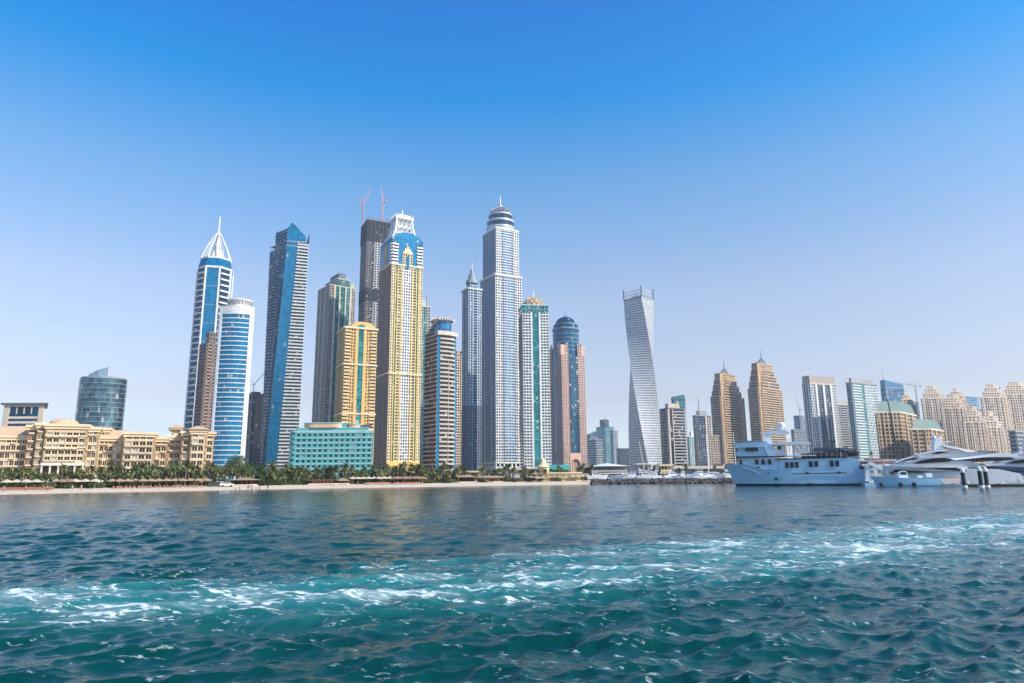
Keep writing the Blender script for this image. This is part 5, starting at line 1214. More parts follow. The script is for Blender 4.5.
# ---------------------------------------------------------------- pavilions on the beach front
def pavilion(name, label, cat, px0, px1, off, pytop, pyeave, mats, posts=6, rooftype='hip', wall=None, depth=8, base=.5, group=None, floors=1):
    pm = (px0 + px1) / 2; X, Y = shore(pm, off); X0, X1 = kx(px0, 478) * Y, kx(px1, 478) * Y; W = X1 - X0
    T = Tower(name, label, cat, ((X0 + X1) / 2, Y + depth / 2), group); T.root.location.z = 1.0; zb = 1.0 - GZ
    ze = T.z((0, -depth / 2), pyeave) + GZ - 1.0; zt = T.z((0, 0), pytop) + GZ - 1.0; h = W / 2; d = depth / 2
    poly = [(-h, -d), (h, -d), (h, d), (-h, d)]
    T['terrace'].prism(inset(poly, -.5), 0, base)
    for fl in range(floors):
        z0 = base + (ze - base) * fl / floors; z1 = base + (ze - base) * (fl + 1) / floors
        for k in range(posts):
            x = -h + .25 + (W - .5) * k / (posts - 1)
            T['posts'].box((x, -d + .25, (z0 + z1) / 2), (.35, .35, z1 - z0)); T['posts'].box((x, d - .25, (z0 + z1) / 2), (.35, .35, z1 - z0))
        if fl: T['terrace'].box((0, 0, z0 - .2), (W + .6, depth + .6, .5)); T['posts'].box((0, -d - .1, z0 + .85), (W, .12, .9))
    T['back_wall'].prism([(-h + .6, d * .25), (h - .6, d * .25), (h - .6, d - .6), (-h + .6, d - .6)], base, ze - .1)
    if wall: T['front_wall'].prism([(-h + .5, -d + .55), (h - .5, -d + .55), (h - .5, -d + .8), (-h + .5, -d + .8)], base, base + wall)
    q = inset(poly, -.9)
    if rooftype == 'hip': T['roof'].prism(q, ze, zt, top=[(-h * .7, -d * .1), (h * .7, -d * .1), (h * .7, d * .1), (-h * .7, d * .1)] if W > depth * 1.2 else [(x * .05, y * .05) for x, y in q], caps=(True, True))
    else: T['roof'].prism(q, ze, zt, caps=(True, True))
    T.done(mats); return T
WOOD = mat('dark_timber', (.12, .075, .045), .8); THATCH = mat('thatch', (.34, .24, .15), .95, 0, .3, 2.5); SHADE = mat('shaded_interior', (.12, .08, .055), .9)  # timber, thatch, and the huts' inner shade put into a dark colour
ORANGE = mat('orange_screen', (.62, .34, .13), .8); AQUA = mat('aqua_roof', (.06, .45, .43), .5)
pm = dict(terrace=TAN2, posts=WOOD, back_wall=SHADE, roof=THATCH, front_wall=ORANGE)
pavilion('beach_bar', 'dark thatched beach bar below the round tree by the white blue bow fronted tower', 'beach bar', 233, 252, 22, 477.5, 480.2, pm, 5, depth=6)
pavilion('timber_hut', 'small dark timber hut beside the orange screened terrace', 'hut', 336, 346, 20, 478, 481, pm, 3, depth=5)
pavilion('screened_terrace', 'low orange screened terrace under palms before the teal hotel', 'terrace', 310, 334, 20, 479.6, 480.6, dict(pm, roof=WOOD), 7, 'flat', 1.3, depth=5)
pavilion('thatched_gazebo', 'pointed thatched gazebo roof among palms below the blue crowned tower', 'gazebo', 377, 386, 30, 471.5, 476.5, dict(pm, roof=mat('pinkish_thatch', (.42, .29, .2), .95)), 3, depth=7)
pavilion('awning_hut', 'long pale awning hut right of the pointed thatched gazebo', 'hut', 388, 402, 32, 475.5, 477, dict(pm, roof=CREAM), 5, 'flat', depth=6)
pavilion('beach_restaurant', 'dark timber beach restaurant with brown hip roof below the rim roofed tower', 'restaurant', 451, 474, 26, 472.3, 477.3, pm, 7, floors=1, depth=9)
pavilion('roofed_terrace', 'long dark open beach terrace with brown roof below the tallest tower', 'restaurant', 475, 501, 24, 475.6, 478, pm, 9, depth=8, wall=.9)
pavilion('fabric_awning', 'pale cream flat awning rising behind the timber beach restaurant roofs', 'awning', 465, 479, 40, 470.8, 472.4, dict(pm, roof=CREAM, posts=CREAM), 4, 'flat', depth=6)
pavilion('brown_pavilion', 'two storey brown pavilion with flat roof left of the pale arcade', 'restaurant', 528, 544, 26, 472.5, 474.5, dict(pm, back_wall=WOOD), 5, floors=2, depth=8)
pavilion('pale_arcade', 'long pale yellow two storey arcade with columns under the teal roofed hall', 'arcade', 545, 580, 27, 472.2, 473.6, dict(pm, posts=CREAM, roof=CREAM, terrace=CREAM, front_wall=CREAM, back_wall=mat('ochre_wall', (.42, .30, .18), .8)), 11, 'flat', .9, floors=2, depth=8)
pavilion('teal_roofed_hall', 'bright teal roofed hall behind the pale arcade', 'hall', 548, 568, 50, 465, 469.5, dict(pm, posts=AQUA, roof=AQUA, back_wall=mat('teal_wall', (.05, .26, .27), .6)), 8, 'flat', depth=10)
pavilion('white_cafe', 'white low cafe building with arched front below the tallest tower', 'cafe', 503, 520, 44, 468.5, 469.8, dict(pm, posts=WHITE2, roof=WHITE2, back_wall=GREY2, terrace=WHITE2), 5, 'flat', depth=8)
pavilion('cream_villa', 'low cream villa with small windows left of the spired turret', 'building', 519, 536, 60, 467.5, 469, dict(pm, posts=CREAM, roof=CREAM, back_wall=TAN2), 5, 'flat', depth=9)
pavilion('brown_hip_pavilion', 'brown hip roofed pavilion joined to the left of the long white roof', 'pavilion', 579, 593, 52, 463.5, 467.5, dict(pm, roof=mat('grey_brown_tile', (.25, .19, .16), .85)), 4, floors=2, depth=12)
pavilion('long_white_hall', 'long two storey open hall with a white flat roof left of the twisted tower', 'mall', 592, 628, 48, 463.3, 466.2, dict(pm, posts=GREY, roof=WHITE, back_wall=mat('brown_glass_wall', (.16, .12, .1), .4)), 13, floors=2, depth=16)
pavilion('cream_kiosk', 'round cornered cream kiosk right of the foot of the twisted tower', 'kiosk', 661, 672, 55, 464.5, 466, dict(pm, posts=CREAM, roof=CREAM, back_wall=SHADE, terrace=CREAM), 4, floors=2, depth=8, rooftype='flat')
pavilion('dark_entrance', 'low pale entrance block at the foot of the twisted tower', 'building', 639, 655, 62, 463.5, 464.5, dict(pm, posts=WHITE, roof=WHITE, back_wall=GREY2, terrace=WHITE), 4, floors=2, depth=8, rooftype='flat')
def turret():
    X, Y = shore(543.5, 46); T = Tower('spired_turret', 'small pale yellow turret with pointed spire left of the teal roofed hall', 'turret', (X, Y)); T['wall'].prism(ngon(8, 2.6), 0, T.z((0, 0), 467))
    z = T.z((0, 0), 467); T['spire_roof'].lathe(0, 0, [(3.0, z), (1.6, z + 1.4), (1.0, z + 3), (.15, T.z((0, 0), 458))], 12); T.done({'wall': CREAM, 'spire_roof': CREAM})
turret()
# low podium buildings that close the gaps at the feet of the towers
box_tower('podium_block', 'long low grey podium at the foot of the grey ribbed tower behind the marina', 'building', 672, 673, 722, 420, 3, 469, [(1, 'bands', dict(fh=4))], dict(balcony_bands=BEIGE, roof=BEIGE), dd=20)
box_tower('podium_block', 'low beige podium below the two brown towers behind the long blue yacht', 'building', 722, 723, 800, 520, 3, 466, [(1, 'bands', dict(fh=4))], dict(balcony_bands=TAN, roof=TAN), dd=20)
box_tower('podium_block', 'low grey podium behind the stern of the blue yacht', 'building', 790, 791, 905, 560, 3, 462, [(1, 'bands', dict(fh=4))], dict(balcony_bands=GREY, roof=GREY), dd=20)

# ================================================================== palms, trees, shrubs
def leaf_mat(name, c1, c2):
    m, t, b = newmat(name); n, l = t.nodes, t.links; g = n.new('ShaderNodeNewGeometry'); oi = n.new('ShaderNodeObjectInfo')
    mx = n.new('ShaderNodeMix'); mx.data_type = 'RGBA'; mx.inputs[6].default_value = C(c1); mx.inputs[7].default_value = C(c2); l.new(g.outputs['Random Per Island'], mx.inputs['Factor'])
    mr = n.new('ShaderNodeMapRange'); mr.inputs['To Min'].default_value = .7; mr.inputs['To Max'].default_value = 1.35; l.new(oi.outputs['Random'], mr.inputs['Value'])
    m2 = n.new('ShaderNodeMix'); m2.data_type = 'RGBA'; m2.blend_type = 'MULTIPLY'; m2.inputs['Factor'].default_value = 1; l.new(mx.outputs[2], m2.inputs[6]); l.new(mr.outputs[0], m2.inputs[7])
    l.new(m2.outputs[2], b.inputs['Base Color']); b.inputs['Roughness'].default_value = .6
    b.inputs['Subsurface Weight'].default_value = 0
    return m
PALM_L = leaf_mat('palm_frond', (.065, .095, .022), (.16, .165, .05)); PALM_D = leaf_mat('dry_palm_frond', (.15, .12, .045), (.22, .17, .07))
TREE_L = leaf_mat('tree_leaf', (.030, .060, .014), (.075, .11, .028)); SHRUB_L = leaf_mat('shrub_leaf', (.04, .065, .018), (.10, .12, .035))
BARK = mat('palm_bark', (.20, .15, .10), .95, 0, .3, 2)

def palm_meshes(seed, h, nf=22, L=3.0):
    r = random.Random(seed); tr, cr, dr = MB(), MB(), MB(); lean = r.uniform(-.5, .5), r.uniform(-.4, .4); prev = None
    for k in range(7):
        f = k / 6; p = (lean[0] * f * f, lean[1] * f * f, h * f); rad_ = .26 - .09 * f + (.07 if k == 0 else 0)
        if prev: tr.tube(prev[0], p, prev[1], rad_, 7)
        prev = (p, rad_)
    top = Vector(prev[0]); tr.lathe(top.x, top.y, [(.17, h - .6), (.34, h - .2), (.22, h + .3)], 7)
    for i in range(nf):
        a = 2 * math.pi * i / nf * 2.4 + r.uniform(-.2, .2); e = rad(r.uniform(-25, 78)); ln = L * r.uniform(.8, 1.1); mb = dr if e < rad(-12) else cr
        d = Vector((math.cos(a) * math.cos(e), math.sin(a) * math.cos(e), math.sin(e))); side = Vector((-math.sin(a), math.cos(a), 0)); p = top.copy(); ns = 7; P = [p.copy()]
        for k in range(ns): d = (d + Vector((0, 0, -.17 - .05 * k * .6))).normalized(); p = p + d * ln / ns; P.append(p.copy())
        for k in range(ns):
            A, B = P[k], P[k + 1]; w0 = .05; mb.face([A - side * w0, B - side * w0 * .7, B + side * w0 * .7, A + side * w0])
            for s in (-1, 1):
                for q in (.15, .5, .85):
                    o = A.lerp(B, q); f = (k + q) / ns; ll = .62 * math.sin(math.pi * min(.97, .18 + f * .8)) + .12; dv = (side * s * .85 + (B - A).normalized() * .5 + Vector((0, 0, -.32 + r.uniform(-.15, .15)))).normalized()
                    wv = (B - A).normalized() * .085; mb.face([o - wv, o + wv, o + dv * ll + wv * .3, o + dv * ll - wv * .3])
    return tr, cr, dr
PALMS = []
for i, (h, nf) in enumerate(((4.6, 22), (5.6, 26), (6.6, 24), (3.4, 22), (7.6, 24))):
    tr, cr, dr = palm_meshes(100 + i, h, nf, 2.7 + .15 * i); PALMS.append((tr.mesh('trunk', BARK), cr.mesh('crown', PALM_L), dr.mesh('dry_skirt', PALM_D) if dr.f else None))
def leafcloud(seed, blobs, n, s):
    r = random.Random(seed); mb = MB()
    for _ in range(n):
        cx, cy, cz, R, Rz = r.choice(blobs); v = Vector((r.gauss(0, 1), r.gauss(0, 1), r.gauss(0, 1))).normalized() * (r.random() ** .28)
        p = Vector((cx + v.x * R, cy + v.y * R, cz + v.z * Rz)); u_ = Vector((r.gauss(0, 1), r.gauss(0, 1), r.gauss(0, .6))).normalized(); w_ = u_.orthogonal().normalized(); q = s * r.uniform(.6, 1.3)
        mb.face([p - u_ * q, p - w_ * q * .55, p + u_ * q, p + w_ * q * .55])
    return mb
def tree_meshes(seed, h, w_):
    r = random.Random(seed); tr = MB(); tr.tube((0, 0, 0), (.1, 0, h * .35), .28, .2, 8); bl = []
    for k in range(9):
        a = r.uniform(0, 6.28); d = w_ * r.uniform(.15, .75); z = h * r.uniform(.42, .86); bl.append((d * math.cos(a), d * math.sin(a), z, w_ * r.uniform(.32, .5), h * r.uniform(.12, .2)))
        tr.tube((.1, 0, h * r.uniform(.25, .38)), (bl[-1][0] * .8, bl[-1][1] * .8, z), .12, .04, 6)
    return tr.mesh('trunk', BARK), leafcloud(seed, bl, 1500, .22).mesh('crown', TREE_L)
TREES = [tree_meshes(40 + i, h, w_) for i, (h, w_) in enumerate(((7.5, 4.6), (6, 3.8), (5.2, 3.2)))]
def shrub_mesh(seed): 
    r = random.Random(seed); return leafcloud(seed, [(r.uniform(-.8, .8), r.uniform(-.6, .6), r.uniform(.35, .8), r.uniform(.5, .9), r.uniform(.4, .7)) for _ in range(6)], 420, .15).mesh('shrub', SHRUB_L)
SHRUBS = [shrub_mesh(70 + i) for i in range(4)]
def plant_thing(name, cat, label, group, X, Y, z, meshes, sc, names):
    t = thing(name, label, cat, (X, Y, z), random.uniform(0, 6.28), group); t.scale = (sc, sc, sc * random.uniform(.9, 1.12))
    for nm, me in zip(names, meshes):
        if me: o = bpy.data.objects.new(nm, me); COL.objects.link(o); o.parent = t
def gz(off): return float(np.interp(off, [0, 2.5, 6, 12, 22, 34, 48, 70], [0, .14, .36, .62, 1.0, 1.6, 1.9, 2.15])) - .05
ZONES = [   # columns of the photo, where, palms, wish height range, shrubs, trees
    (-15, 96, 'before the arcaded centre of the sand coloured hotel', 36, (.42, .72), 34, 5, .8),
    (96, 160, 'before the right wing of the sand coloured hotel', 26, (.5, .85), 24, 7, .85),
    (160, 214, 'before the hip roofed end of the sand coloured hotel', 20, (.55, .9), 12, 5, .9),
    (214, 262, 'at the foot of the white blue bow fronted tower', 12, (.5, .8), 12, 8, 1.15),
    (262, 312, 'at the foot of the twisting blue tower', 24, (.5, .85), 32, 10, .8),
    (312, 375, 'before the teal panelled hotel', 32, (.5, .85), 34, 8, .75),
    (375, 424, 'at the foot of the blue crowned tower', 26, (.5, .92), 26, 8, .8),
    (424, 462, 'at the foot of the rim roofed tower', 20, (.5, .92), 24, 6, .8),
    (462, 527, 'around the beach restaurants below the tallest tower', 20, (.45, .8), 12, 4, .7),
    (527, 600, 'around the pale arcade and teal roofed hall', 16, (.45, .75), 8, 0, .8)]
for x0, x1, where, npalm, (s0, s1), nsh, ntr, ts in ZONES:
    for i in range(npalm):
        px = x0 + (x1 - x0) * (i + random.random()) / npalm; off = random.uniform(27, 52) if i % 3 else random.uniform(24, 30); X, Y = shore(px, off)
        plant_thing('date_palm', 'palm tree', 'date palm with drooping fronds ' + where, 'palms ' + where, X, Y, gz(off), random.choice(PALMS), random.uniform(s0, s1), ('trunk', 'crown', 'dry_skirt'))
    for i in range(nsh):
        px = x0 + (x1 - x0) * (i + random.random()) / nsh; off = random.uniform(23, 34); X, Y = shore(px, off)
        o = tag(bpy.data.objects.new('shrub', random.choice(SHRUBS)), 'low green shrub under palms ' + where, 'shrub', 'shrubs ' + where); COL.objects.link(o); o.location = (X, Y, gz(off)); s = random.uniform(1.0, 2.0); o.scale = (s * 1.4, s, s); o.rotation_euler.z = random.uniform(0, 6)
    for i in range(ntr):
        px = x0 + (x1 - x0) * (i + random.random()) / ntr; off = random.uniform(38, 56); X, Y = shore(px, off)
        plant_thing('broadleaf_tree', 'tree', 'dense broadleaf tree among palms ' + where, 'trees ' + where, X, Y, gz(off), random.choice(TREES), ts * random.uniform(.8, 1.05), ('trunk', 'crown'))
# far greenery strip by the marina
for i in range(16):
    px = 600 + 130 * (i + random.random()) / 16; X, Y = shore(px, 62)
    plant_thing('date_palm', 'palm tree', 'small palm behind the marina boats near the twisted tower', 'palms behind the marina', X, Y, 2.1, PALMS[i % 4], random.uniform(.45, .7), ('trunk', 'crown', 'dry_skirt'))

# ================================================================== beach furniture, people, cars
RED = mat('red_cushion', (.33, .10, .06), .8); TERRA = mat('terracotta_canvas', (.50, .22, .12), .85); CANVAS = mat('cream_canvas', (.52, .45, .34), .85); DUSK = mat('brown_canvas', (.30, .17, .13), .85); BLUEP = mat('blue_plastic', (.05, .22, .50), .4)
def parasol_proto(canvas, flat=False):
    t = thing('parasol', '', 'parasol', (0, 0, -50)); p, c = MB(), MB(); p.tube((0, 0, 0), (0, 0, 2.5), .035, n=6); p.lathe(0, 0, [(.3, 0), (.3, .12), (.05, .16)], 8)
    c.lathe(0, 0, [(1.55, 2.02), (1.5, 2.12), (.8, 2.42), (.06, 2.72)], 8); c.lathe(0, 0, [(1.55, 2.02), (1.55, 1.88)], 8)
    p.build('pole', CANVAS, t); c.build('canopy', canvas, t); return t
def lounger_proto(cush, label):
    t = thing('sun_lounger', label, 'sun lounger', (0, 0, -50)); f, s, b = MB(), MB(), MB(); f.box((0, .15, .27), (.66, 1.5, .06))
    for x in (-.28, .28):
        for y in (-.5, .75): f.box((x, y, .12), (.06, .06, .26))
    s.box((0, -.1, .345), (.6, 1.15, .09)); b.hexa([(-.3, .5, .32), (.3, .5, .32), (.3, .58, .32), (-.3, .58, .32), (-.3, 1.0, .85), (.3, 1.0, .85), (.3, 1.08, .8), (-.3, 1.08, .8)])
    f.build('frame', WHITE, t); s.build('seat_cushion', cush, t); b.build('backrest', cush, t); return t
def place_row(proto, px0, px1, n, off, label, group, first, jit=1.0, rz=None):
    for i in range(n):
        px = px0 + (px1 - px0) * (i + .5) / n + random.uniform(-.25, .25); X, Y = shore(px, off + random.uniform(-jit, jit)); z = gz(off)
        if first: o = proto; first = False
        else: o = dup(proto)
        o.location = (X, Y, z); o.rotation_euler.z = (rad(35) + random.uniform(-.2, .2)) if rz is None else rz; o['label'] = label; o['group'] = group
P1, P2, P3 = parasol_proto(CANVAS), parasol_proto(DUSK), parasol_proto(THATCH)
place_row(P1, 2, 100, 10, 22, 'cream beach parasol above the red loungers before the hotel centre', 'cream parasols before the hotel', True, 5)
place_row(P3, 108, 210, 13, 21, 'straw coloured parasol on the sand before the right wing of the hotel', 'straw parasols before the hotel', True, 4.5)
place_row(P2, 394, 424, 13, 21, 'dull red brown parasol in the dense row below the blue crowned tower', 'brown parasols below the blue crowned tower', True, 1.5)
place_row(P2, 60, 76, 4, 22, 'dark brown parasol among the cream ones before the hotel centre', 'brown parasols before the hotel', False, 1)
place_row(P1, 350, 392, 8, 23, 'cream beach parasol by the orange loungers before the teal hotel', 'cream parasols before the teal hotel', False, 2)
place_row(P1, 570, 590, 4, 24, 'white parasol on the sand right of the pale arcade', 'white parasols by the arcade', False, 2)
place_row(P3, 528, 568, 7, 21, 'straw parasol on the sand before the pale arcade', 'straw parasols by the arcade', False, 2)
L1, L2 = lounger_proto(RED, 'red'), lounger_proto(TERRA, 'terracotta')
place_row(L1, -4, 54, 30, 15.5, 'red cushioned sun lounger in the long row on the sand at far left', 'red loungers at far left', True, .8)
place_row(L2, 366, 392, 15, 16, 'terracotta cushioned sun lounger below the pointed thatched gazebo', 'terracotta loungers by the gazebo', True, .8)
place_row(L1, 112, 205, 22, 16, 'red brown cushioned sun lounger before the right wing of the hotel', 'loungers before the hotel right wing', False, 1.2)
place_row(L2, 394, 424, 12, 16, 'terracotta sun lounger under the brown parasols below the blue crowned tower', 'loungers under the brown parasols', False, .8)

SKIN = mat('skin', (.42, .25, .17), .6)
def person_mesh(seed, cloth, legs, pose):
    """one skinned figure, 1.72 m tall; pose: 'stand', 'walk', 'sit'"""
    me = bpy.data.meshes.new('figure'); k = {'stand': (.06, -.05), 'walk': (.26, -.24)}[pose]
    J = dict(pel=(0, 0, .93), sp=(0, .01, 1.12), ch=(0, 0, 1.33), nk=(0, 0, 1.49), hd=(0, -.02, 1.60), tp=(0, -.01, 1.72))
    for s, q in ((1, 'r'), (-1, 'l')):
        st = k[0] if s > 0 else k[1]
        J.update({'hp' + q: (.10 * s, 0, .90), 'kn' + q: (.11 * s, -st * .6 - .02, .50), 'an' + q: (.11 * s, -st, .09), 'to' + q: (.13 * s, -st - .16, .04),
                  'sh' + q: (.19 * s, 0, 1.42), 'el' + q: (.25 * s, st * .35 + .02, 1.13), 'wr' + q: (.26 * s, st * .7 - .06, .89), 'ha' + q: (.26 * s, st * .75 - .09, .79)})
    R = dict(pel=.135, sp=.125, ch=.145, nk=.055, hd=.088, tp=.06, hp=.095, kn=.06, an=.042, to=.04, sh=.062, el=.043, wr=.032, ha=.036)
    names = list(J); E = [('pel', 'sp'), ('sp', 'ch'), ('ch', 'nk'), ('nk', 'hd'), ('hd', 'tp')]
    for q in 'rl': E += [('pel', 'hp' + q), ('hp' + q, 'kn' + q), ('kn' + q, 'an' + q), ('an' + q, 'to' + q), ('ch', 'sh' + q), ('sh' + q, 'el' + q), ('el' + q, 'wr' + q), ('wr' + q, 'ha' + q)]
    me.from_pydata([J[n_] for n_ in names], [(names.index(a), names.index(b)) for a, b in E], []); o = bpy.data.objects.new('figure', me); COL.objects.link(o)
    o.modifiers.new('s', 'SKIN'); sv = me.skin_vertices[0].data
    for i, n_ in enumerate(names):
        r_ = R.get(n_) or R[n_[:2]]; sv[i].radius = (r_, r_ * (.72 if n_ in ('ch', 'pel', 'sp') else 1))
    sv[0].use_root = True; o.modifiers.new('d', 'SUBSURF').levels = 1
    dg = bpy.context.evaluated_depsgraph_get(); m2 = bpy.data.meshes.new_from_object(o.evaluated_get(dg)); bpy.data.objects.remove(o)
    m2.materials.clear()
    for m in (SKIN, cloth, legs, mat('dark_hair', (.02, .015, .012), .7)): m2.materials.append(m)
    for p in m2.polygons:
        c = p.center; p.use_smooth = True; p.material_index = 3 if (c.z > 1.64 or (c.z > 1.56 and c.y > .02)) else 1 if (.98 < c.z < 1.45 and abs(c.x) < .23) else 2 if (.55 < c.z <= .98 and abs(c.x) < .21) else 0
    m2.name = 'person'; return m2
FIG = [person_mesh(1, WHITE, BLUEP, 'walk'), person_mesh(2, SKIN, RED, 'stand'), person_mesh(3, mat('dark_shirt', (.04, .05, .09), .8), mat('khaki_shorts', (.3, .24, .15), .8), 'walk'), person_mesh(4, TERRA, DMETAL, 'stand')]
def person(X, Y, z, k, label, rz, group=None):
    o = tag(bpy.data.objects.new('person', FIG[k]), label, 'person', group); COL.objects.link(o); o.location = (X, Y, z); o.rotation_euler.z = rz
for i, px in enumerate((5, 27, 43, 48, 73, 82, 160)):
    X, Y = shore(px, 6 + i % 3); person(X, Y, gz(6 + i % 3) + .03, i % 4, 'small person strolling along the sand before the sand coloured hotel', random.uniform(0, 6), 'people strolling before the hotel')
for i, px in enumerate((236, 240, 248.5, 252, 257, 260, 268)):
    X, Y = shore(px, -.8 - .5 * (i % 2)); person(X, Y, -.35 - .25 * (i % 2), i % 4, 'small bather standing in shallow water below the round tree and beach bar', random.uniform(0, 6), 'bathers by the beach bar')
for i, px in enumerate((352, 358, 383, 476, 487, 536.5)):
    X, Y = shore(px, 8 + i); person(X, Y, gz(8 + i) + .03, (i + 1) % 4, 'small person standing on the sand right of the teal hotel palms', random.uniform(0, 6), 'people on the middle beach')

def car_proto(paint):
    t = thing('parked_car', '', 'car', (0, 0, -50)); b, g = MB(), MB()
    pr = [(-2.1, .35), (2.1, .35), (2.1, .85), (1.2, .95), (.6, 1.45), (-1.3, 1.5), (-1.95, 1.0), (-2.1, .9)]
    for i in range(len(pr)): (x0, z0), (x1, z1) = pr[i], pr[(i + 1) % len(pr)]; b.face([(x0, -.85, z0), (x1, -.85, z1), (x1, .85, z1), (x0, .85, z0)])
    b.face([(x, -.85, z) for x, z in pr]); b.face([(x, .85, z) for x, z in reversed(pr)])
    for y in (-.86, .86): g.face([(1.05, y, .97), (.55, y, 1.38), (-1.2, y, 1.42), (-1.7, y, 1.0)])
    g.face([(1.23, -.75, .99), (1.23, .75, .99), (.66, .7, 1.43), (.66, -.7, 1.43)]); b.build('body', paint, t); g.build('windows', G_DARK, t)
    for x in (-1.3, 1.35):
        for y in (-.8, .8): w_ = MB(); w_.tube((x, y - .1, .33), (x, y + .1, .33), .33, n=14); w_.build('wheel', DMETAL, t)
    return t
CAR_W, CAR_D = car_proto(mat('white_car_paint', (.75, .75, .75), .3)), car_proto(mat('dark_car_paint', (.03, .035, .045), .3))
def car(proto, px, off, label, group=None, rz=0, z=None, first=False):
    X, Y = shore(px, off); o = proto if first else dup(proto); o.location = (X, Y, z if z is not None else gz(off) + .06); o.rotation_euler.z = rz; o['label'] = label
    if group: o['group'] = group
car(CAR_D, 215.5, 19, 'dark car parked on the sand below the white blue bow fronted tower', rz=rad(30), first=True)
car(CAR_W, 221, 23, 'white car parked behind the dark one on the beach at left', rz=rad(20), first=True)
car(CAR_W, 226.5, 18, 'white car parked just left of the dark thatched beach bar', rz=rad(35))
for i in range(16):
    px = 607 + 118 * (i + random.random() * .7) / 16; dark = i % 4 == 1
    car(CAR_D if dark else CAR_W, px, 34, ('dark' if dark else 'white') + ' car parked behind the rock breakwater near the twisted tower', ('dark' if dark else 'white') + ' cars behind the breakwater', random.uniform(-.3, .3), 1.75)

# ---------------------------------------------------------------- rock breakwater and quay
def rocks():
    mb = MB(); r = random.Random(3)
    for i in range(760):
        px = 592 + 158 * r.random(); off = r.uniform(-2.5, 7.5); X, Y = shore(px, off); z = max(-.3, .15 + .115 * (off + 2)) + r.uniform(-.15, .25); s = r.uniform(.35, .8)
        M = Matrix.Rotation(r.uniform(0, 6), 3, Vector((r.gauss(0, 1), r.gauss(0, 1), r.gauss(0, 1))).normalized())
        P = [M @ Vector((x * s * r.uniform(.6, 1.1), y * s * r.uniform(.6, 1.1), q * s * r.uniform(.5, .9))) + Vector((X, Y, z)) for x, y, q in ((-1, -1, -1), (1, -1, -1), (1, 1, -1), (-1, 1, -1), (-1, -1, 1), (1, -1, 1), (1, 1, 1), (-1, 1, 1))]
        mb.hexa(P)
    o = mb.build('rock_breakwater', mat('dark_rock', (.085, .075, .065), .9, 0, .5, .5)); o['kind'] = 'stuff'
    Xa, Ya = shore(600, 8); q = MB(); xs = list(range(int(Xa), 420, 6))
    for a, b in zip(xs, xs[1:]): q.hexa([(a, ysh(a) + 7.2, -.5), (b, ysh(b) + 7.2, -.5), (b, ysh(b) + 36, -.5), (a, ysh(a) + 36, -.5), (a, ysh(a) + 7.2, 1.7), (b, ysh(b) + 7.2, 1.7), (b, ysh(b) + 36, 1.7), (a, ysh(a) + 36, 1.7)], (1, 3))
    structure(q.build('quay', mat('quay_concrete', (.30, .28, .25), .9, 0, .2, .3)))
rocks()

# ---------------------------------------------------------------- small boats ashore, behind the rocks
def loft_hull(L, stations, m_hull, name='hull', zkeel=-.6, rake=1.2, parent=None, boot=None, smooth=True, n_side=(0, .35, .7, 1), boot_z=None):
    """stations: (fraction of length, half beam at the deck, deck height, half beam at the waterline)"""
    mb = MB(); rows = []
    for f, hb, zs, wl in stations:
        row = []
        ks = ([(boot_z - .05) / (zs - .05)] if boot_z else []) + list(n_side[1:])
        for s, z in [(0.0, zkeel), (wl * .85, zkeel * .5), (wl, .05)] + [(wl + (hb - wl) * k ** 1.4, .05 + (zs - .05) * k) for k in ks]:
            k = max(0, z) / zs; row.append((f * L - rake * k * max(0, 1 - f / .3) , s, z))
        rows.append(row)
    for A, B in zip(rows, rows[1:]):
        for j in range(len(A) - 1):
            mi = 1 if boot and j < (3 if boot_z else 2) else 0
            mb.face([A[j], B[j], B[j + 1], A[j + 1]], mi=mi); mb.face([(x, -y, z) for x, y, z in (A[j + 1], B[j + 1], B[j], A[j])], mi=mi)
        mb.face([A[-1], B[-1], (B[-1][0], -B[-1][1], B[-1][2]), (A[-1][0], -A[-1][1], A[-1][2])])
    R = rows[-1]; mb.face([p for p in R] + [(x, -y, z) for x, y, z in reversed(R)])
    return mb.build(name, [m_hull, boot or m_hull], parent, smooth), rows
def xz_solid(mb, prof, hw, mi=0):
    """side outline pulled across the boat, half width hw (number or function of x and z)"""
    w_ = hw if callable(hw) else (lambda x, z: hw); n = len(prof)
    for i in range(n):
        (x0, z0), (x1, z1) = prof[i], prof[(i + 1) % n]; mb.face([(x0, -w_(x0, z0), z0), (x1, -w_(x1, z1), z1), (x1, w_(x1, z1), z1), (x0, w_(x0, z0), z0)], mi=mi)
    mb.face([(x, -w_(x, z), z) for x, z in prof], mi=mi); mb.face([(x, w_(x, z), z) for x, z in reversed(prof)], mi=mi)
def side_panel(mb, prof, hw, eps=.03, mi=0):
    w_ = hw if callable(hw) else (lambda x, z: hw)
    for s in (-1, 1): mb.face([(x, s * (w_(x, z) + eps), z) for x, z in prof], mi=mi)
GEL = mat('white_gelcoat', (.74, .76, .78), .25)
def cruiser_proto():
    t = thing('motor_boat', '', 'boat', (0, 0, -50)); loft_hull(9, [(0, .05, 1.7, .03), (.12, .7, 1.6, .35), (.35, 1.35, 1.4, 1.1), (.7, 1.5, 1.2, 1.35), (1, 1.4, 1.15, 1.3)], GEL, parent=t)
    c, g = MB(), MB(); xz_solid(c, [(2.2, 1.3), (3.4, 2.2), (4.2, 2.6), (6.6, 2.6), (6.9, 1.2)], 1.05); side_panel(g, [(3.0, 1.75), (3.7, 2.25), (6.3, 2.25), (6.4, 1.75)], 1.05); xz_solid(c, [(4.0, 3.3), (7.2, 3.3), (7.2, 3.4), (4.2, 3.4)], 1.0)
    for x in (4.4, 6.8):
        for y in (-.9, .9): c.tube((x, y, 2.5), (x, y, 3.3), .05, n=5)
    c.build('cabin', GEL, t); g.build('windows', G_DARK, t); return t
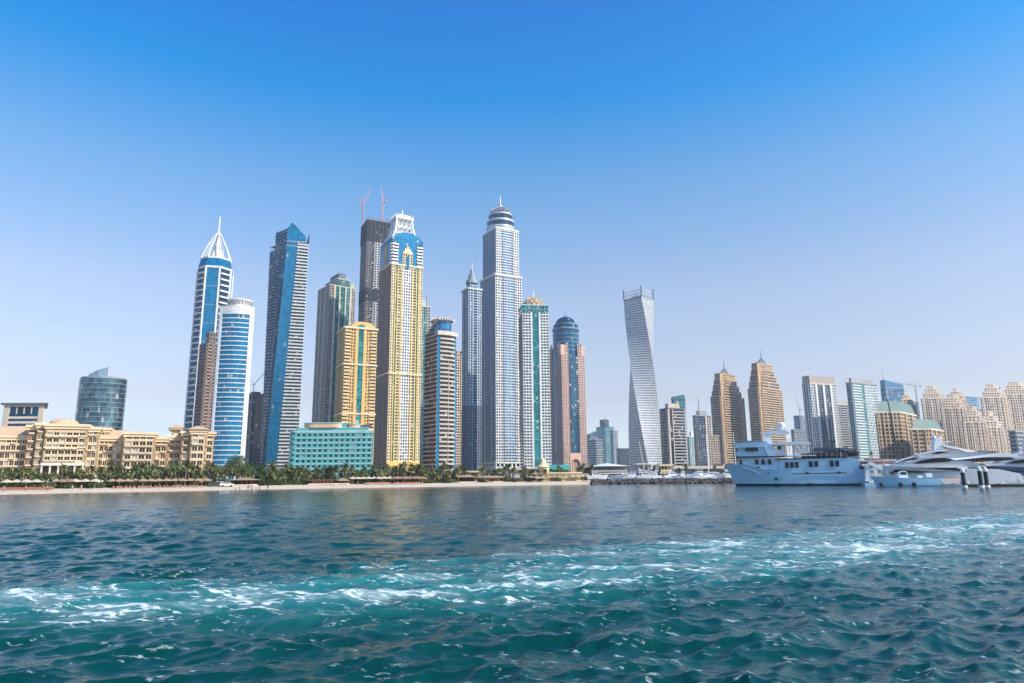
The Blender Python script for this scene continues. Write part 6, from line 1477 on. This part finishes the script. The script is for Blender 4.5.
CR = cruiser_proto()
for i in range(15):
    px = 600 + 128 * (i + .3 + random.random() * .5) / 15; X, Y = shore(px, 16 + 8 * (i % 2)); o = CR if i == 0 else dup(CR); s = random.uniform(.55, .95); o.location = (X, Y, 1.75 + .6 * s); o.scale = (s,) * 3; o.rotation_euler.z = random.uniform(-.5, .5) + (math.pi if i % 3 == 0 else 0)
    o['label'] = 'small white motor boat on the quay behind the rock breakwater'; o['group'] = 'white boats behind the breakwater'
    b = MB(); b.box((0, 0, 0), (1, 1, 1))
def sail_mast(px, off, pytop, dx, label, col, r=.16):
    X, Y = shore(px, off); c = thing('sailing_boat', label, 'sailing boat', (X, Y, 1.9)); loft_hull(10, [(0, .05, 1.5, .03), (.2, .8, 1.3, .5), (.5, 1.4, 1.15, 1.1), (1, 1.0, 1.1, .8)], GEL, parent=c)
    h = zat(X, Y, pytop) - 1.9; m_ = MB(); m_.tube((4, 0, .8), (4 + dx, 0, h), r, r * .6, 8); m_.tube((4.1, 0, 2.2), (8.5, 0, 2.1), .12, .12, 6); m_.tube((3.9, -.8, h * .55), (3.9, .8, h * .55), .05); m_.build('mast', col, c)
    s = MB(); s.tube((4.2, 0, 2.4), (8.4, 0, 2.3), .22, .16, 8); s.build('furled_sail', CANVAS, c)
    k = MB(); xz_solid(k, [(2.8, 1.1), (3.6, 1.6), (6, 1.55), (6.2, 1.0)], .7); k.build('cabin', GEL, c); return c
sail_mast(636.5, 26, 441, -2.2, 'sailing boat with tall cream mast just left of the foot of the twisted tower', CANVAS, .3)
sail_mast(700, 30, 434, -.2, 'sailing boat with tall white mast left of the two brown towers', WHITE, .2)
sail_mast(727.5, 24, 432, -.2, 'sailing boat with white mast just left of the blue yacht bow', WHITE, .2)

# ================================================================== yachts and the pier
def frame_at(px, py_wl, D, deg):
    k = kx(px, py_wl); return (k * D, D, 0), rad(deg)
HULLB = mat('pale_blue_hull_paint', (.40, .64, .80), .2, 0, .05, .3); HULLB2 = mat('pale_blue_deckhouse_paint', (.54, .74, .85), .2, 0, .05, .3); BOOT = mat('black_boot_top', (.015, .016, .02), .4); TEAK = mat('teak_deck', (.35, .22, .12), .7)
WHT = mat('yacht_white', (.80, .80, .80), .2, 0, .04, .3); NAVY = mat('tinted_yacht_glass', (.008, .011, .018), .08, 0, spec=.3); RUBBER = mat('black_rubber', (.02, .02, .02), .7)
def rail(mb, pts, h=1.0, n=14, r=.035):
    for (x0, y0, z0), (x1, y1, z1) in zip(pts, pts[1:]):
        mb.tube((x0, y0, z0 + h), (x1, y1, z1 + h), r, n=4); mb.tube((x0, y0, z0 + h * .5), (x1, y1, z1 + h * .5), r * .7, n=4); L = math.dist((x0, y0), (x1, y1)); k = max(1, int(L / 1.3))
        for i in range(k + 1): f = i / k; p = (x0 + (x1 - x0) * f, y0 + (y1 - y0) * f, z0 + (z1 - z0) * f); mb.tube(p, (p[0], p[1], p[2] + h), r, n=4)

def explorer():
    loc, rz = frame_at(726, 487, 206, -22)
    t = thing('explorer_yacht', 'long pale blue yacht with black waterline, square dark windows and white radar dome', 'yacht', loc, rz)
    u = lambda zx: (zx - 60) * (.0452 - .0000036 * (zx - 60)); v = lambda zy: (447 - zy) * .0457; L = u(945)
    st = [(0.0, .1, v(306), .05), (.05, 1.3, v(309), .35), (.10, 2.4, v(311), 1.1), (.15, 3.0, v(314), 1.8), (.20, 3.5, v(330), 2.5), (.25, 3.8, v(347), 3.0), (.355, 4.1, v(346), 3.7), (.372, 4.2, v(289), 3.8), (.55, 4.25, v(286), 4.05), (.8, 4.25, v(282), 4.05), (.89, 4.25, v(281), 4.0), (.93, 4.2, v(290), 3.95), (.96, 4.15, v(330), 3.9), (1.0, 4.0, v(374), 3.85)]
    loft_hull(L - 2.6, [(f, a, z, b) for f, a, z, b in st], HULLB, parent=t, rake=2.9, zkeel=-1.2, boot=BOOT, boot_z=.62)
    for o in t.children: o.location.x = 2.9 * 1.0
    hb = lambda x, z=0: 4.2 * min(1, max(.02, (x + .2) / 9.5) ** .55) if x < 9 else 4.2
    fh = MB(); xz_solid(fh, [(u(150), v(330)), (u(152), v(270)), (u(410), v(268)), (u(410), v(370)), (u(270), v(370)), (u(215), v(345))], lambda x, z: 1.9 + 1.6 * min(1, max(0, (x - u(150)) / 6)) ** .6); fh.build('forward_deck_house', HULLB2, t)
    d = MB(); xz_solid(d, [(u(380), v(287)), (u(380), v(281)), (u(840), v(277)), (u(840), v(283))], 4.35); d.build('side_deck_edge', DMETAL, t)
    # bridge deck and its overhang
    br = MB(); xz_solid(br, [(u(148), v(268)), (u(140), v(238)), (u(165), v(205)), (u(325), v(195)), (u(350), v(268))], lambda x, z: 2.0 + 1.2 * min(1, max(0, (x - u(140)) / 4)) ** .6); br.build('wheelhouse', HULLB2, t)
    ro = MB(); xz_solid(ro, [(u(122), v(200)), (u(135), v(182)), (u(225), v(165)), (u(340), v(172)), (u(385), v(215)), (u(395), v(268)), (u(345), v(268)), (u(322), v(206)), (u(150), v(208))], lambda x, z: 2.3 + 1.2 * min(1, max(0, (x - u(122)) / 4)) ** .6); ro.build('wheelhouse_roof', HULLB2, t)
    fl = MB(); xz_solid(fl, [(u(140), v(262)), (u(140), v(270)), (u(440), v(270)), (u(440), v(264))], 3.6); fl.build('bridge_deck_edge', DMETAL, t)
    fw = lambda x, z=0: 2.3 + 1.2 * min(1, max(0, (x - u(122)) / 4)) ** .6
    def windows(lst, w_, z0, z1, hw):
        for x in lst:
            y = hw
            for s in (-1, 1):
                q = MB(); q.hexa([(u(x), s * y, v(z1)), (u(x + w_), s * y, v(z1)), (u(x + w_), s * (y + .04), v(z1)), (u(x), s * (y + .04), v(z1)), (u(x), s * y, v(z0)), (u(x + w_), s * y, v(z0)), (u(x + w_), s * (y + .04), v(z0)), (u(x), s * (y + .04), v(z0))])
                q.build('window', NAVY, t)
    windows((443, 474, 504), 22, 304, 338, 4.27); windows((590, 624), 24, 300, 334, 4.27); windows((720, 754), 24, 298, 333, 4.27)
    windows((258, 298, 338), 20, 284, 316, 3.53); windows((160,), 14, 286, 312, 2.5); windows((203, 223, 243, 264), 16, 208, 232, 3.2); windows((405,), 22, 204, 226, 2.86)
    fv = MB()
    for y0 in (-1.8, -.9, 0, .9): fv.box((u(146), y0 + .45, v(222)), (.35, .75, .9))
    fv.build('bridge_windscreen', NAVY, t)
    # radar arch, dome, antennas
    a = MB(); xz_solid(a, [(u(318), v(172)), (u(330), v(120)), (u(350), v(112)), (u(362), v(130)), (u(385), v(200))], 1.9); xz_solid(a, [(u(300), v(122)), (u(302), v(116)), (u(455), v(100)), (u(490), v(122)), (u(470), v(130))], 2.0)
    a.tube((u(400), 0, v(118)), (u(425), 0, v(40)), .14, .08, 6); a.tube((u(380), 1.5, v(118)), (u(360), 1.6, v(30)), .04, .03, 5); a.tube((u(452), -1.4, v(110)), (u(428), -1.5, v(-40)), .06, .03, 5); a.box((u(404), 0, v(90)), (.3, 3.0, .25)); a.box((u(418), 0, v(62)), (.25, 2.0, .2)); a.build('radar_arch', GEL, t)
    dm = MB(); R = 1.05; cx, cz = u(440), v(72); dm.lathe(cx, 0, [(.5, cz - 1.5), (.75, cz - .9)] + [(R * math.cos(q), cz + R * math.sin(q)) for q in [rad(-55) + k * rad(145) / 9 for k in range(10)]], 20); dm.build('radar_dome', GEL, t, True)
    dm = MB(); R = .55; cx, cz = u(372), v(98); dm.lathe(cx, 1.0, [(R * math.cos(q) + .001, cz + R * math.sin(q)) for q in [rad(-90) + k * rad(180) / 9 for k in range(10)]], 16); dm.build('radar_dome', GEL, t, True)
    # aft lounge decks, white
    w1 = MB(); xz_solid(w1, [(u(380), v(195)), (u(382), v(180)), (u(600), v(178)), (u(618), v(195)), (u(600), v(200))], 3.7); w1.build('sun_roof', WHT, t)
    w2 = MB(); xz_solid(w2, [(u(395), v(268)), (u(395), v(198)), (u(450), v(198)), (u(455), v(268))], 2.8); xz_solid(w2, [(u(455), v(268)), (u(455), v(262)), (u(640), v(262)), (u(640), v(268))], 3.9)
    for x in (480, 515, 555, 600):
        for y in (-3.4, 3.4): w2.tube((u(x), y, v(265)), (u(x - 5), y, v(190)), .12, n=6)
    xz_solid(w2, [(u(500), v(262)), (u(500), v(215)), (u(540), v(215)), (u(545), v(262))], 1.6); w2.build('lounge_deck', WHT, t)
    rl = MB(); rail(rl, [(u(400), -3.6, v(178)), (u(600), -3.6, v(176))], .75); rail(rl, [(u(400), 3.6, v(178)), (u(600), 3.6, v(176))], .75); rail(rl, [(u(60) + 1.2, .2, v(309)), (u(110), 2.2, v(312)), (u(150), 3.2, v(318))], .95); rail(rl, [(u(60) + 1.2, -.2, v(309)), (u(110), -2.2, v(312)), (u(150), -3.2, v(318))], .95)
    rail(rl, [(u(545), -4.1, v(278)), (u(835), -4.1, v(277))], .95); rail(rl, [(u(545), 4.1, v(278)), (u(835), 4.1, v(277))], .95); rl.build('railing', METAL, t)
    # covered boats and gear on the boat deck, dark awning
    bd = MB(); xz_solid(bd, [(u(550), v(280)), (u(552), v(252)), (u(630), v(250)), (u(640), v(246)), (u(760), v(246)), (u(812), v(232)), (u(830), v(250)), (u(830), v(280))], 2.8); bd.build('boat_deck_gear', RUBBER, t)
    for k in range(6):
        f = MB(); f.lathe(u(560 + k * 36), -3.4, [(.02, v(278)), (.4, v(272)), (.45, v(258)), (.25, v(250)), (.02, v(249))], 10); f.build('fender', RUBBER, t)
    aw = MB(); xz_solid(aw, [(u(630), v(226)), (u(636), v(218)), (u(800), v(222)), (u(812), v(236)), (u(640), v(238))], 3.4); aw.build('dark_awning', mat('slate_awning', (.08, .12, .16), .8), t)
    ps = MB()
    for x in (628, 700, 795):
        for y in (-3.2, 3.2): ps.tube((u(x), y, v(278)), (u(x + 2), y, v(230)), .09, n=6)
    ps.build('awning_posts', CANVAS, t)
    cr = MB(); cr.tube((u(752), 0, v(250)), (u(756), 0, v(180)), .25, .2, 8); cr.tube((u(735), 0, v(180)), (u(778), 0, v(178)), .16, .1, 6); cr.tube((u(735), 0, v(200)), (u(775), 0, v(182)), .08, n=6); cr.build('deck_crane', DMETAL, t)
    lb = MB()
    for k in range(3): lb.lathe(u(852 + 20 * k), -1.5, [(.02, v(275)), (.9, v(268)), (1.0, v(250)), (.6, v(238)), (.02, v(235))], 10)
    lb.build('covered_tender', RUBBER, t)
    # stripes, scuppers and portholes of the hull
    hs_ = MB()
    for s in (-1, 1):
        hs_.hexa([(u(480), s * 4.22, v(376)), (u(820), s * 4.22, v(374)), (u(820), s * 4.32, v(374)), (u(480), s * 4.32, v(376)), (u(480), s * 4.22, v(372)), (u(820), s * 4.22, v(369)), (u(820), s * 4.32, v(369)), (u(480), s * 4.32, v(372))])
        for x in (575, 770): xz = [(u(x - 16), v(376)), (u(x - 8), v(364)), (u(x + 8), v(364)), (u(x + 16), v(376))]; hs_.face([(a_, s * 4.34, b_) for a_, b_ in xz])
    hs_.build('rub_rail', DMETAL, t)
    kn = MB(); kw = lambda x: float(np.interp((x - 2.9) / (L - 2.6), [s[0] for s in st], [s[1] * .86 + s[3] * .14 for s in st])) + .12
    px_ = [3.4, 4.5, 6.5, 9, 13, 18]
    for x0, x1 in zip(px_, px_[1:]):
        for s in (-1, 1): kn.face([(x0, s * kw(x0), v(381)), (x1, s * kw(x1), v(379)), (x1, s * kw(x1), v(376)), (x0, s * kw(x0), v(378))])
    kn.build('knuckle_line', HULLB2, t)
    for zx, zy, w_, h_ in ((380, 405, 18, 14), (585, 436, 28, 10), (275, 336, 14, 14), (333, 370, 8, 8), (235, 372, 8, 8)):
        q = MB(); x = u(zx); yw = float(np.interp((x - 2.9) / (L - 2.6), [s[0] for s in st], [s[3] + (s[1] - s[3]) * .6 for s in st]))
        for s in (-1, 1): q.box((x, s * (yw + .05), v(zy)), (w_ * .0457, .35, h_ * .0457))
        q.build('hull_port', NAVY, t)
    ar = MB(); xz_solid(ar, [(u(898), v(350)), (u(912), v(322)), (u(926), v(335)), (u(930), v(352))], 4.26); ar.build('stern_recess', DMETAL, t)
    an = MB(); an.tube((u(85), -1.0, v(312)), (u(88), -1.0, v(110)), .09, .05, 6); an.build('bow_staff', GEL, t)
    for k, x in enumerate((938, 1005)):
        fb = MB(); fb.lathe(u(x) - .6 * k * 3, -4.35, [(.02, v(447)), (.5, v(444)), (.55, v(432)), (.3, v(424)), (.02, v(423))], 12); fb.build('round_fender', RUBBER, t) if k == 0 else None
    kids = list(t.children); by = lambda n_: [o for o in kids if o.name.split('.')[0] == n_]
    for o in by('radar_dome'): o.parent = by('radar_arch')[0]
    for o in by('bridge_windscreen'): o.parent = by('wheelhouse')[0]
    for n_ in ('hull_port', 'rub_rail', 'knuckle_line', 'stern_recess', 'round_fender'):
        for o in by(n_): o.parent = by('hull')[0]; o.location = (-2.9, 0, 0)
    return t
explorer()

# ---------------------------------------------------------------- white superyacht
def superyacht(px, D, deg, label, sc=1.0, hullm=WHT, seed=0):
    loc, rz = frame_at(px, 487, D, deg); t = thing('white_superyacht', label, 'yacht', loc, rz); t.scale = (sc,) * 3
    u = lambda zx: (zx - 150) * (.0405 - .0000018 * (zx - 150)); v = lambda zy: (415 - zy) * .0415; L = 30.5
    st = [(0, .06, v(288), .03), (.06, 1.2, v(290), .3), (.15, 2.6, v(296), 1.3), (.3, 3.7, v(305), 2.9), (.5, 4.1, v(310), 3.8), (.8, 4.0, v(318), 3.8), (.95, 3.8, v(345), 3.6), (1, 3.5, v(385), 3.4)]
    loft_hull(L, st, hullm, parent=t, rake=2.6, zkeel=-1.2)
    hw = lambda k0, k1: (lambda x, z: k0 + (k1 - k0) * min(1, max(0, x / 11)) ** .6)
    A = MB(); xz_solid(A, [(u(165), v(300)), (u(185), v(285)), (u(300), v(262)), (u(330), v(248)), (u(600), v(268)), (u(700), v(300)), (u(640), v(312)), (u(170), v(312))], hw(.9, 3.9)); A.build('main_superstructure', WHT, t)
    A = MB(); xz_solid(A, [(u(200), v(272)), (u(235), v(256)), (u(330), v(228)), (u(430), v(204)), (u(560), v(208)), (u(800), v(222)), (u(905), v(240)), (u(905), v(246)), (u(700), v(246)), (u(520), v(262)), (u(300), v(268))], hw(.5, 3.4)); A.build('upper_deck', WHT, t)
    A = MB(); xz_solid(A, [(u(320), v(226)), (u(400), v(206)), (u(450), v(198)), (u(620), v(214)), (u(640), v(224))], hw(.2, 2.4)); A.build('sun_deck', WHT, t)
    A = MB(); xz_solid(A, [(u(432), v(214)), (u(441), v(150)), (u(450), v(124)), (u(482), v(122)), (u(492), v(140)), (u(478), v(165)), (u(488), v(190)), (u(520), v(214))], 1.4); xz_solid(A, [(u(478), v(172)), (u(484), v(162)), (u(640), v(203)), (u(690), v(222)), (u(660), v(222))], 2.2); A.tube((u(452), 0, v(126)), (u(445), 0, v(70)), .06, .03, 5); A.box((u(530), 0, v(146)), (1.6, 2.6, .12)); A.build('mast_arch', WHT, t)
    for k, (x, z, r) in enumerate(((452, 116, .5), (487, 118, .42))):
        dm = MB(); dm.lathe(u(x), 0, [(r * math.cos(q) + .001, v(z) + r * math.sin(q)) for q in [rad(-90) + j * rad(180) / 9 for j in range(10)]], 14); dm.build('radar_dome', GEL, t, True)
    g = MB(); side_panel(g, [(u(172), v(332)), (u(182), v(316)), (u(285), v(313)), (u(410), v(308)), (u(520), v(306)), (u(585), v(330)), (u(300), v(334))], lambda x, z: 4.12 * min(1, max(.05, (x / 8.5))) ** .5, .12); g.build('main_deck_windows', NAVY, t)
    g = MB(); side_panel(g, [(u(285), v(280)), (u(330), v(262)), (u(400), v(248)), (u(470), v(246)), (u(530), v(262)), (u(470), v(272)), (u(330), v(280))], hw(.9, 3.9), .05); g.build('bridge_windows', NAVY, t)
    g = MB(); side_panel(g, [(u(215), v(267)), (u(245), v(254)), (u(330), v(238)), (u(300), v(256))], hw(.5, 3.4), .05); g.build('foredeck_window', NAVY, t)
    g = MB(); side_panel(g, [(u(400), v(222)), (u(435), v(210)), (u(520), v(206)), (u(440), v(222))], hw(.5, 3.4), .06); g.build('sky_lounge_window', NAVY, t)
    g = MB(); xz_solid(g, [(u(560), v(266)), (u(575), v(245)), (u(860), v(250)), (u(890), v(262)), (u(700), v(272))], 2.9); g.build('aft_deck_recess', NAVY, t)
    g = MB(); xz_solid(g, [(u(590), v(334)), (u(600), v(306)), (u(720), v(302)), (u(770), v(310)), (u(750), v(334))], 3.95); g.build('aft_salon_glass', NAVY, t)
    g = MB(); xz_solid(g, [(u(700), v(300)), (u(705), v(285)), (u(810), v(284)), (u(815), v(292))], 3.6); g.build('aft_overhang', mat('warm_white_gelcoat', (.76, .70, .64), .35), t)
    g = MB(); xz_solid(g, [(u(620), v(216)), (u(622), v(198)), (u(668), v(198)), (u(672), v(216))], 1.5); g.build('sun_pad', mat('apricot_cushion', (.68, .42, .28), .8), t)
    for k in range(5): g = MB(); x = 700 + k * 26; g.box((u(x), -1 + .5 * k, v(217)), (.9, .8, .8)); g.build('deck_chair', RUBBER, t)
    rl = MB(); rail(rl, [(u(640), -3.2, v(224)), (u(890), -3.2, v(240))], .8); rail(rl, [(u(180), -1.6, v(285)), (u(280), -2.8, v(268))], .7); rl.build('railing', METAL, t)
    # round canopy aft of the mast
    return t
superyacht(889, 184, -14, 'large white superyacht with sweeping dark windows and a raked mast arch, moored behind the pilings')
t2 = superyacht(984, 200, -14, 'second white superyacht behind, cut by the right edge, with a long dark window band', 1.0, mat('pale_navy_hull', (.20, .26, .42), .25))

# ---------------------------------------------------------------- striped tender, dinghy, pilings, pier
def workboat():
    loc, rz = frame_at(877, 487, 172, -14); t = thing('work_boat', 'low pale blue work boat with white stern and black fenders before the white superyacht', 'boat', loc, rz)
    u = lambda zx: (zx - 90) * .039; v = lambda zy: (415 - zy) * .039; L = u(520)
    loft_hull(L, [(0, .3, v(350), .2), (.08, 1.3, v(352), .9), (.3, 1.9, v(360), 1.7), (.7, 2.0, v(366), 1.9), (.85, 1.95, v(372), 1.9), (1, 1.8, v(380), 1.7)], HULLB, parent=t, rake=1.0, zkeel=-.6, boot=BOOT)
    m = MB(); xz_solid(m, [(u(215), v(362)), (u(220), v(330)), (u(235), v(318)), (u(262), v(320)), (u(270), v(362))], .9); m.build('console', WHT, t); m = MB(); side_panel(m, [(u(222), v(340)), (u(232), v(324)), (u(258), v(325)), (u(262), v(342))], .9); m.build('console_window', NAVY, t)
    m = MB(); m.box((u(388), 0, v(345)), (1.3, 1.6, 1.0)); m.box((u(340), 0, v(354)), (1.0, 1.4, .5)); m.build('engine_box', WHT, t)
    for x in (105, 215, 290): f = MB(); f.lathe(u(x), -1.95, [(.02, v(412)), (.45, v(408)), (.5, v(396)), (.3, v(388)), (.02, v(387))], 12); f.build('round_fender', RUBBER, t)
    m = MB()
    for k in range(8): m.box((u(465 + k * 10), -1.7, v(372 - (k % 2) * 4)), (.3, .25, .7), 0)
    m.build('red_life_rings', mat('orange_red', (.6, .16, .07), .6), t); m = MB(); xz_solid(m, [(u(440), v(378)), (u(445), v(368)), (u(540), v(366)), (u(540), v(400)), (u(450), v(400))], 1.96); m.build('white_stern', mat('warm_white_gelcoat', (.76, .70, .64), .35), t)
workboat()
def davit():
    loc, rz = frame_at(866, 487, 186, -16); t = thing('boarding_platform', 'pale blue platform with crane arm and white stair right of the blue yacht stern', 'platform', loc, rz); s = .0395
    v = lambda zy: (415 - zy) * s; u = lambda zx: (zx - 0) * s
    m = MB(); m.box((u(50), 0, .35), (u(130), 4, .9)); m.build('pontoon', HULLB, t); m = MB(); m.box((u(62), -1, v(335)), (.9, .9, v(290) - v(388))); xz_solid(m, [(u(20), v(268)), (u(38), v(255)), (u(110), v(300)), (u(100), v(318))], 1.5); m.build('crane_arm', WHT, t)
    m = MB(); xz_solid(m, [(u(-5), v(385)), (u(5), v(300)), (u(20), v(280)), (u(30), v(300)), (u(40), v(385))], 1.2); xz_solid(m, [(u(130), v(350)), (u(120), v(270)), (u(150), v(275)), (u(178), v(345))], 1.3); m.build('stair_tower', WHT, t)
    m = MB(); m.box((u(90), 1.5, v(262)), (u(190), 1.6, .5)); m.box((u(70), 1, v(240)), (u(110), 1.2, .35)); m.build('gangway', DUSK, t); m = MB(); m.lathe(u(158), -1.4, [(.02, v(345)), (.4, v(340)), (.45, v(328)), (.02, v(320))], 10); m.build('red_buoy', RED, t)
    m = MB(); m.tube((u(58), 0, v(262)), (u(62), 0, v(185)), .07, n=5); m.face([(u(62), 0, v(182)), (u(40), 0, v(200)), (u(45), 0, v(216)), (u(64), 0, v(205))]); m.face([(u(64), .02, v(205)), (u(45), .02, v(216)), (u(40), .02, v(200)), (u(62), .02, v(182))]); m.build('red_flag', RED, t)
davit()
def dinghy():
    loc, rz = frame_at(943.5, 487.5, 163, -14); t = thing('white_dinghy', 'small white dinghy between the work boat and the leftmost piling', 'dinghy', loc, rz)
    loft_hull(4.0, [(0, .1, .75, .05), (.2, .55, .62, .35), (.6, .85, .55, .7), (1, .8, .55, .7)], WHT, parent=t, rake=.6, zkeel=-.2); m = MB(); m.box((2.0, 0, .75), (.35, 1.1, .12)); m.box((3.9, 0, .7), (.35, .4, .8)); m.build('seat_and_motor', GREY, t)
dinghy()
def piling(px, D, pytop, label):
    X = kx(px, 480) * D; t = thing('mooring_piling', label, 'piling', (X, D, -.5), 0, None); z1 = zat(X, D, pytop) + .5; m = MB(); m.tube((0, 0, -1), (0, 0, z1 - .9), .42, .42, 14); m.build('post', RUBBER, t)
    c = MB(); c.lathe(0, 0, [(.46, z1 - 1.1), (.46, z1 - .5), (.05, z1)], 14); c.build('cone_cap', WHT, t); b = MB(); b.tube((0, 0, .1), (0, 0, .95), .62, .62, 14); b.build('float_collar', WHT, t)
piling(963.5, 156, 467.5, 'dark mooring piling with white cone cap, left one standing alone')
piling(980.5, 155, 466, 'dark mooring piling with white cone cap, middle one of the three')
piling(986.3, 157, 466.5, 'dark mooring piling with white cone cap, rightmost of the three')
def pier():
    D = 163; X0, X1 = kx(958, 487) * D, kx(1120, 487) * (D - 40); X1 = X0 + 55; rz = rad(-12); L = 58
    t = thing('floating_pier', 'low floating timber pier behind the three mooring pilings at right', 'pier', (X0, D, 0), rz); m = MB(); m.box((L / 2, 1.2, .55), (L, 2.4, .14)); m.build('deck', mat('weathered_plank', (.34, .25, .17), .85, 0, .2, 1.5), t); m = MB(); m.box((L / 2, 1.2, .15), (L - .3, 2.2, .6)); m.build('float', RUBBER, t)
    m = MB()
    for k in range(9): m.box((2 + k * 6.5, -.06, .45), (.3, .2, .5))
    m.build('bumpers', RUBBER, t); 
    for k in range(4): m = MB(); x = 3 + k * 3.6; m.box((x, 1.9, .95), (.35, .35, .7)); m.build('power_post', WHT, t)
    c, s = math.cos(rz), math.sin(rz); lab = ['person in white top standing on the floating pier, leftmost there', 'bare chested person in red shorts on the floating pier', 'person in dark shirt walking on the floating pier', 'person in terracotta top on the floating pier, rightmost there']
    for k, x in enumerate((13.2, 14.5, 16.2, 18)): person(X0 + x * c - 1.4 * s, D + x * s + 1.4 * c, .63, k, lab[k], k)
pier()
def slant_mast(px0, py0, px1, py1, D, label, r=.32):
    X0, X1 = kx(px0, py0) * D, kx(px1, py1) * D; z0 = zat(X0, D, py0); z1 = zat(X1, D, py1); t = thing('crane_boom', label, 'crane boom', (X0, D, 0)); m = MB(); m.tube((0, 0, z0), (X1 - X0, 0, z1), r, r * .55, 8); m.build('boom', DMETAL, t)
    b = MB(); b.tube((0, 0, 0), (0, 0, z0 + .8), r * 1.8, r * 1.6, 8); b.box((.4, 0, z0), (2, 1.4, 1.2)); b.build('pedestal', DMETAL, t)
slant_mast(899, 461, 887.5, 399, 290, 'long dark slanting crane boom rising before the green hipped tan tower', .42)
slant_mast(829.5, 448, 823, 407, 262, 'thin dark slanting boom rising behind the blue yacht before the white piered tower', .26)
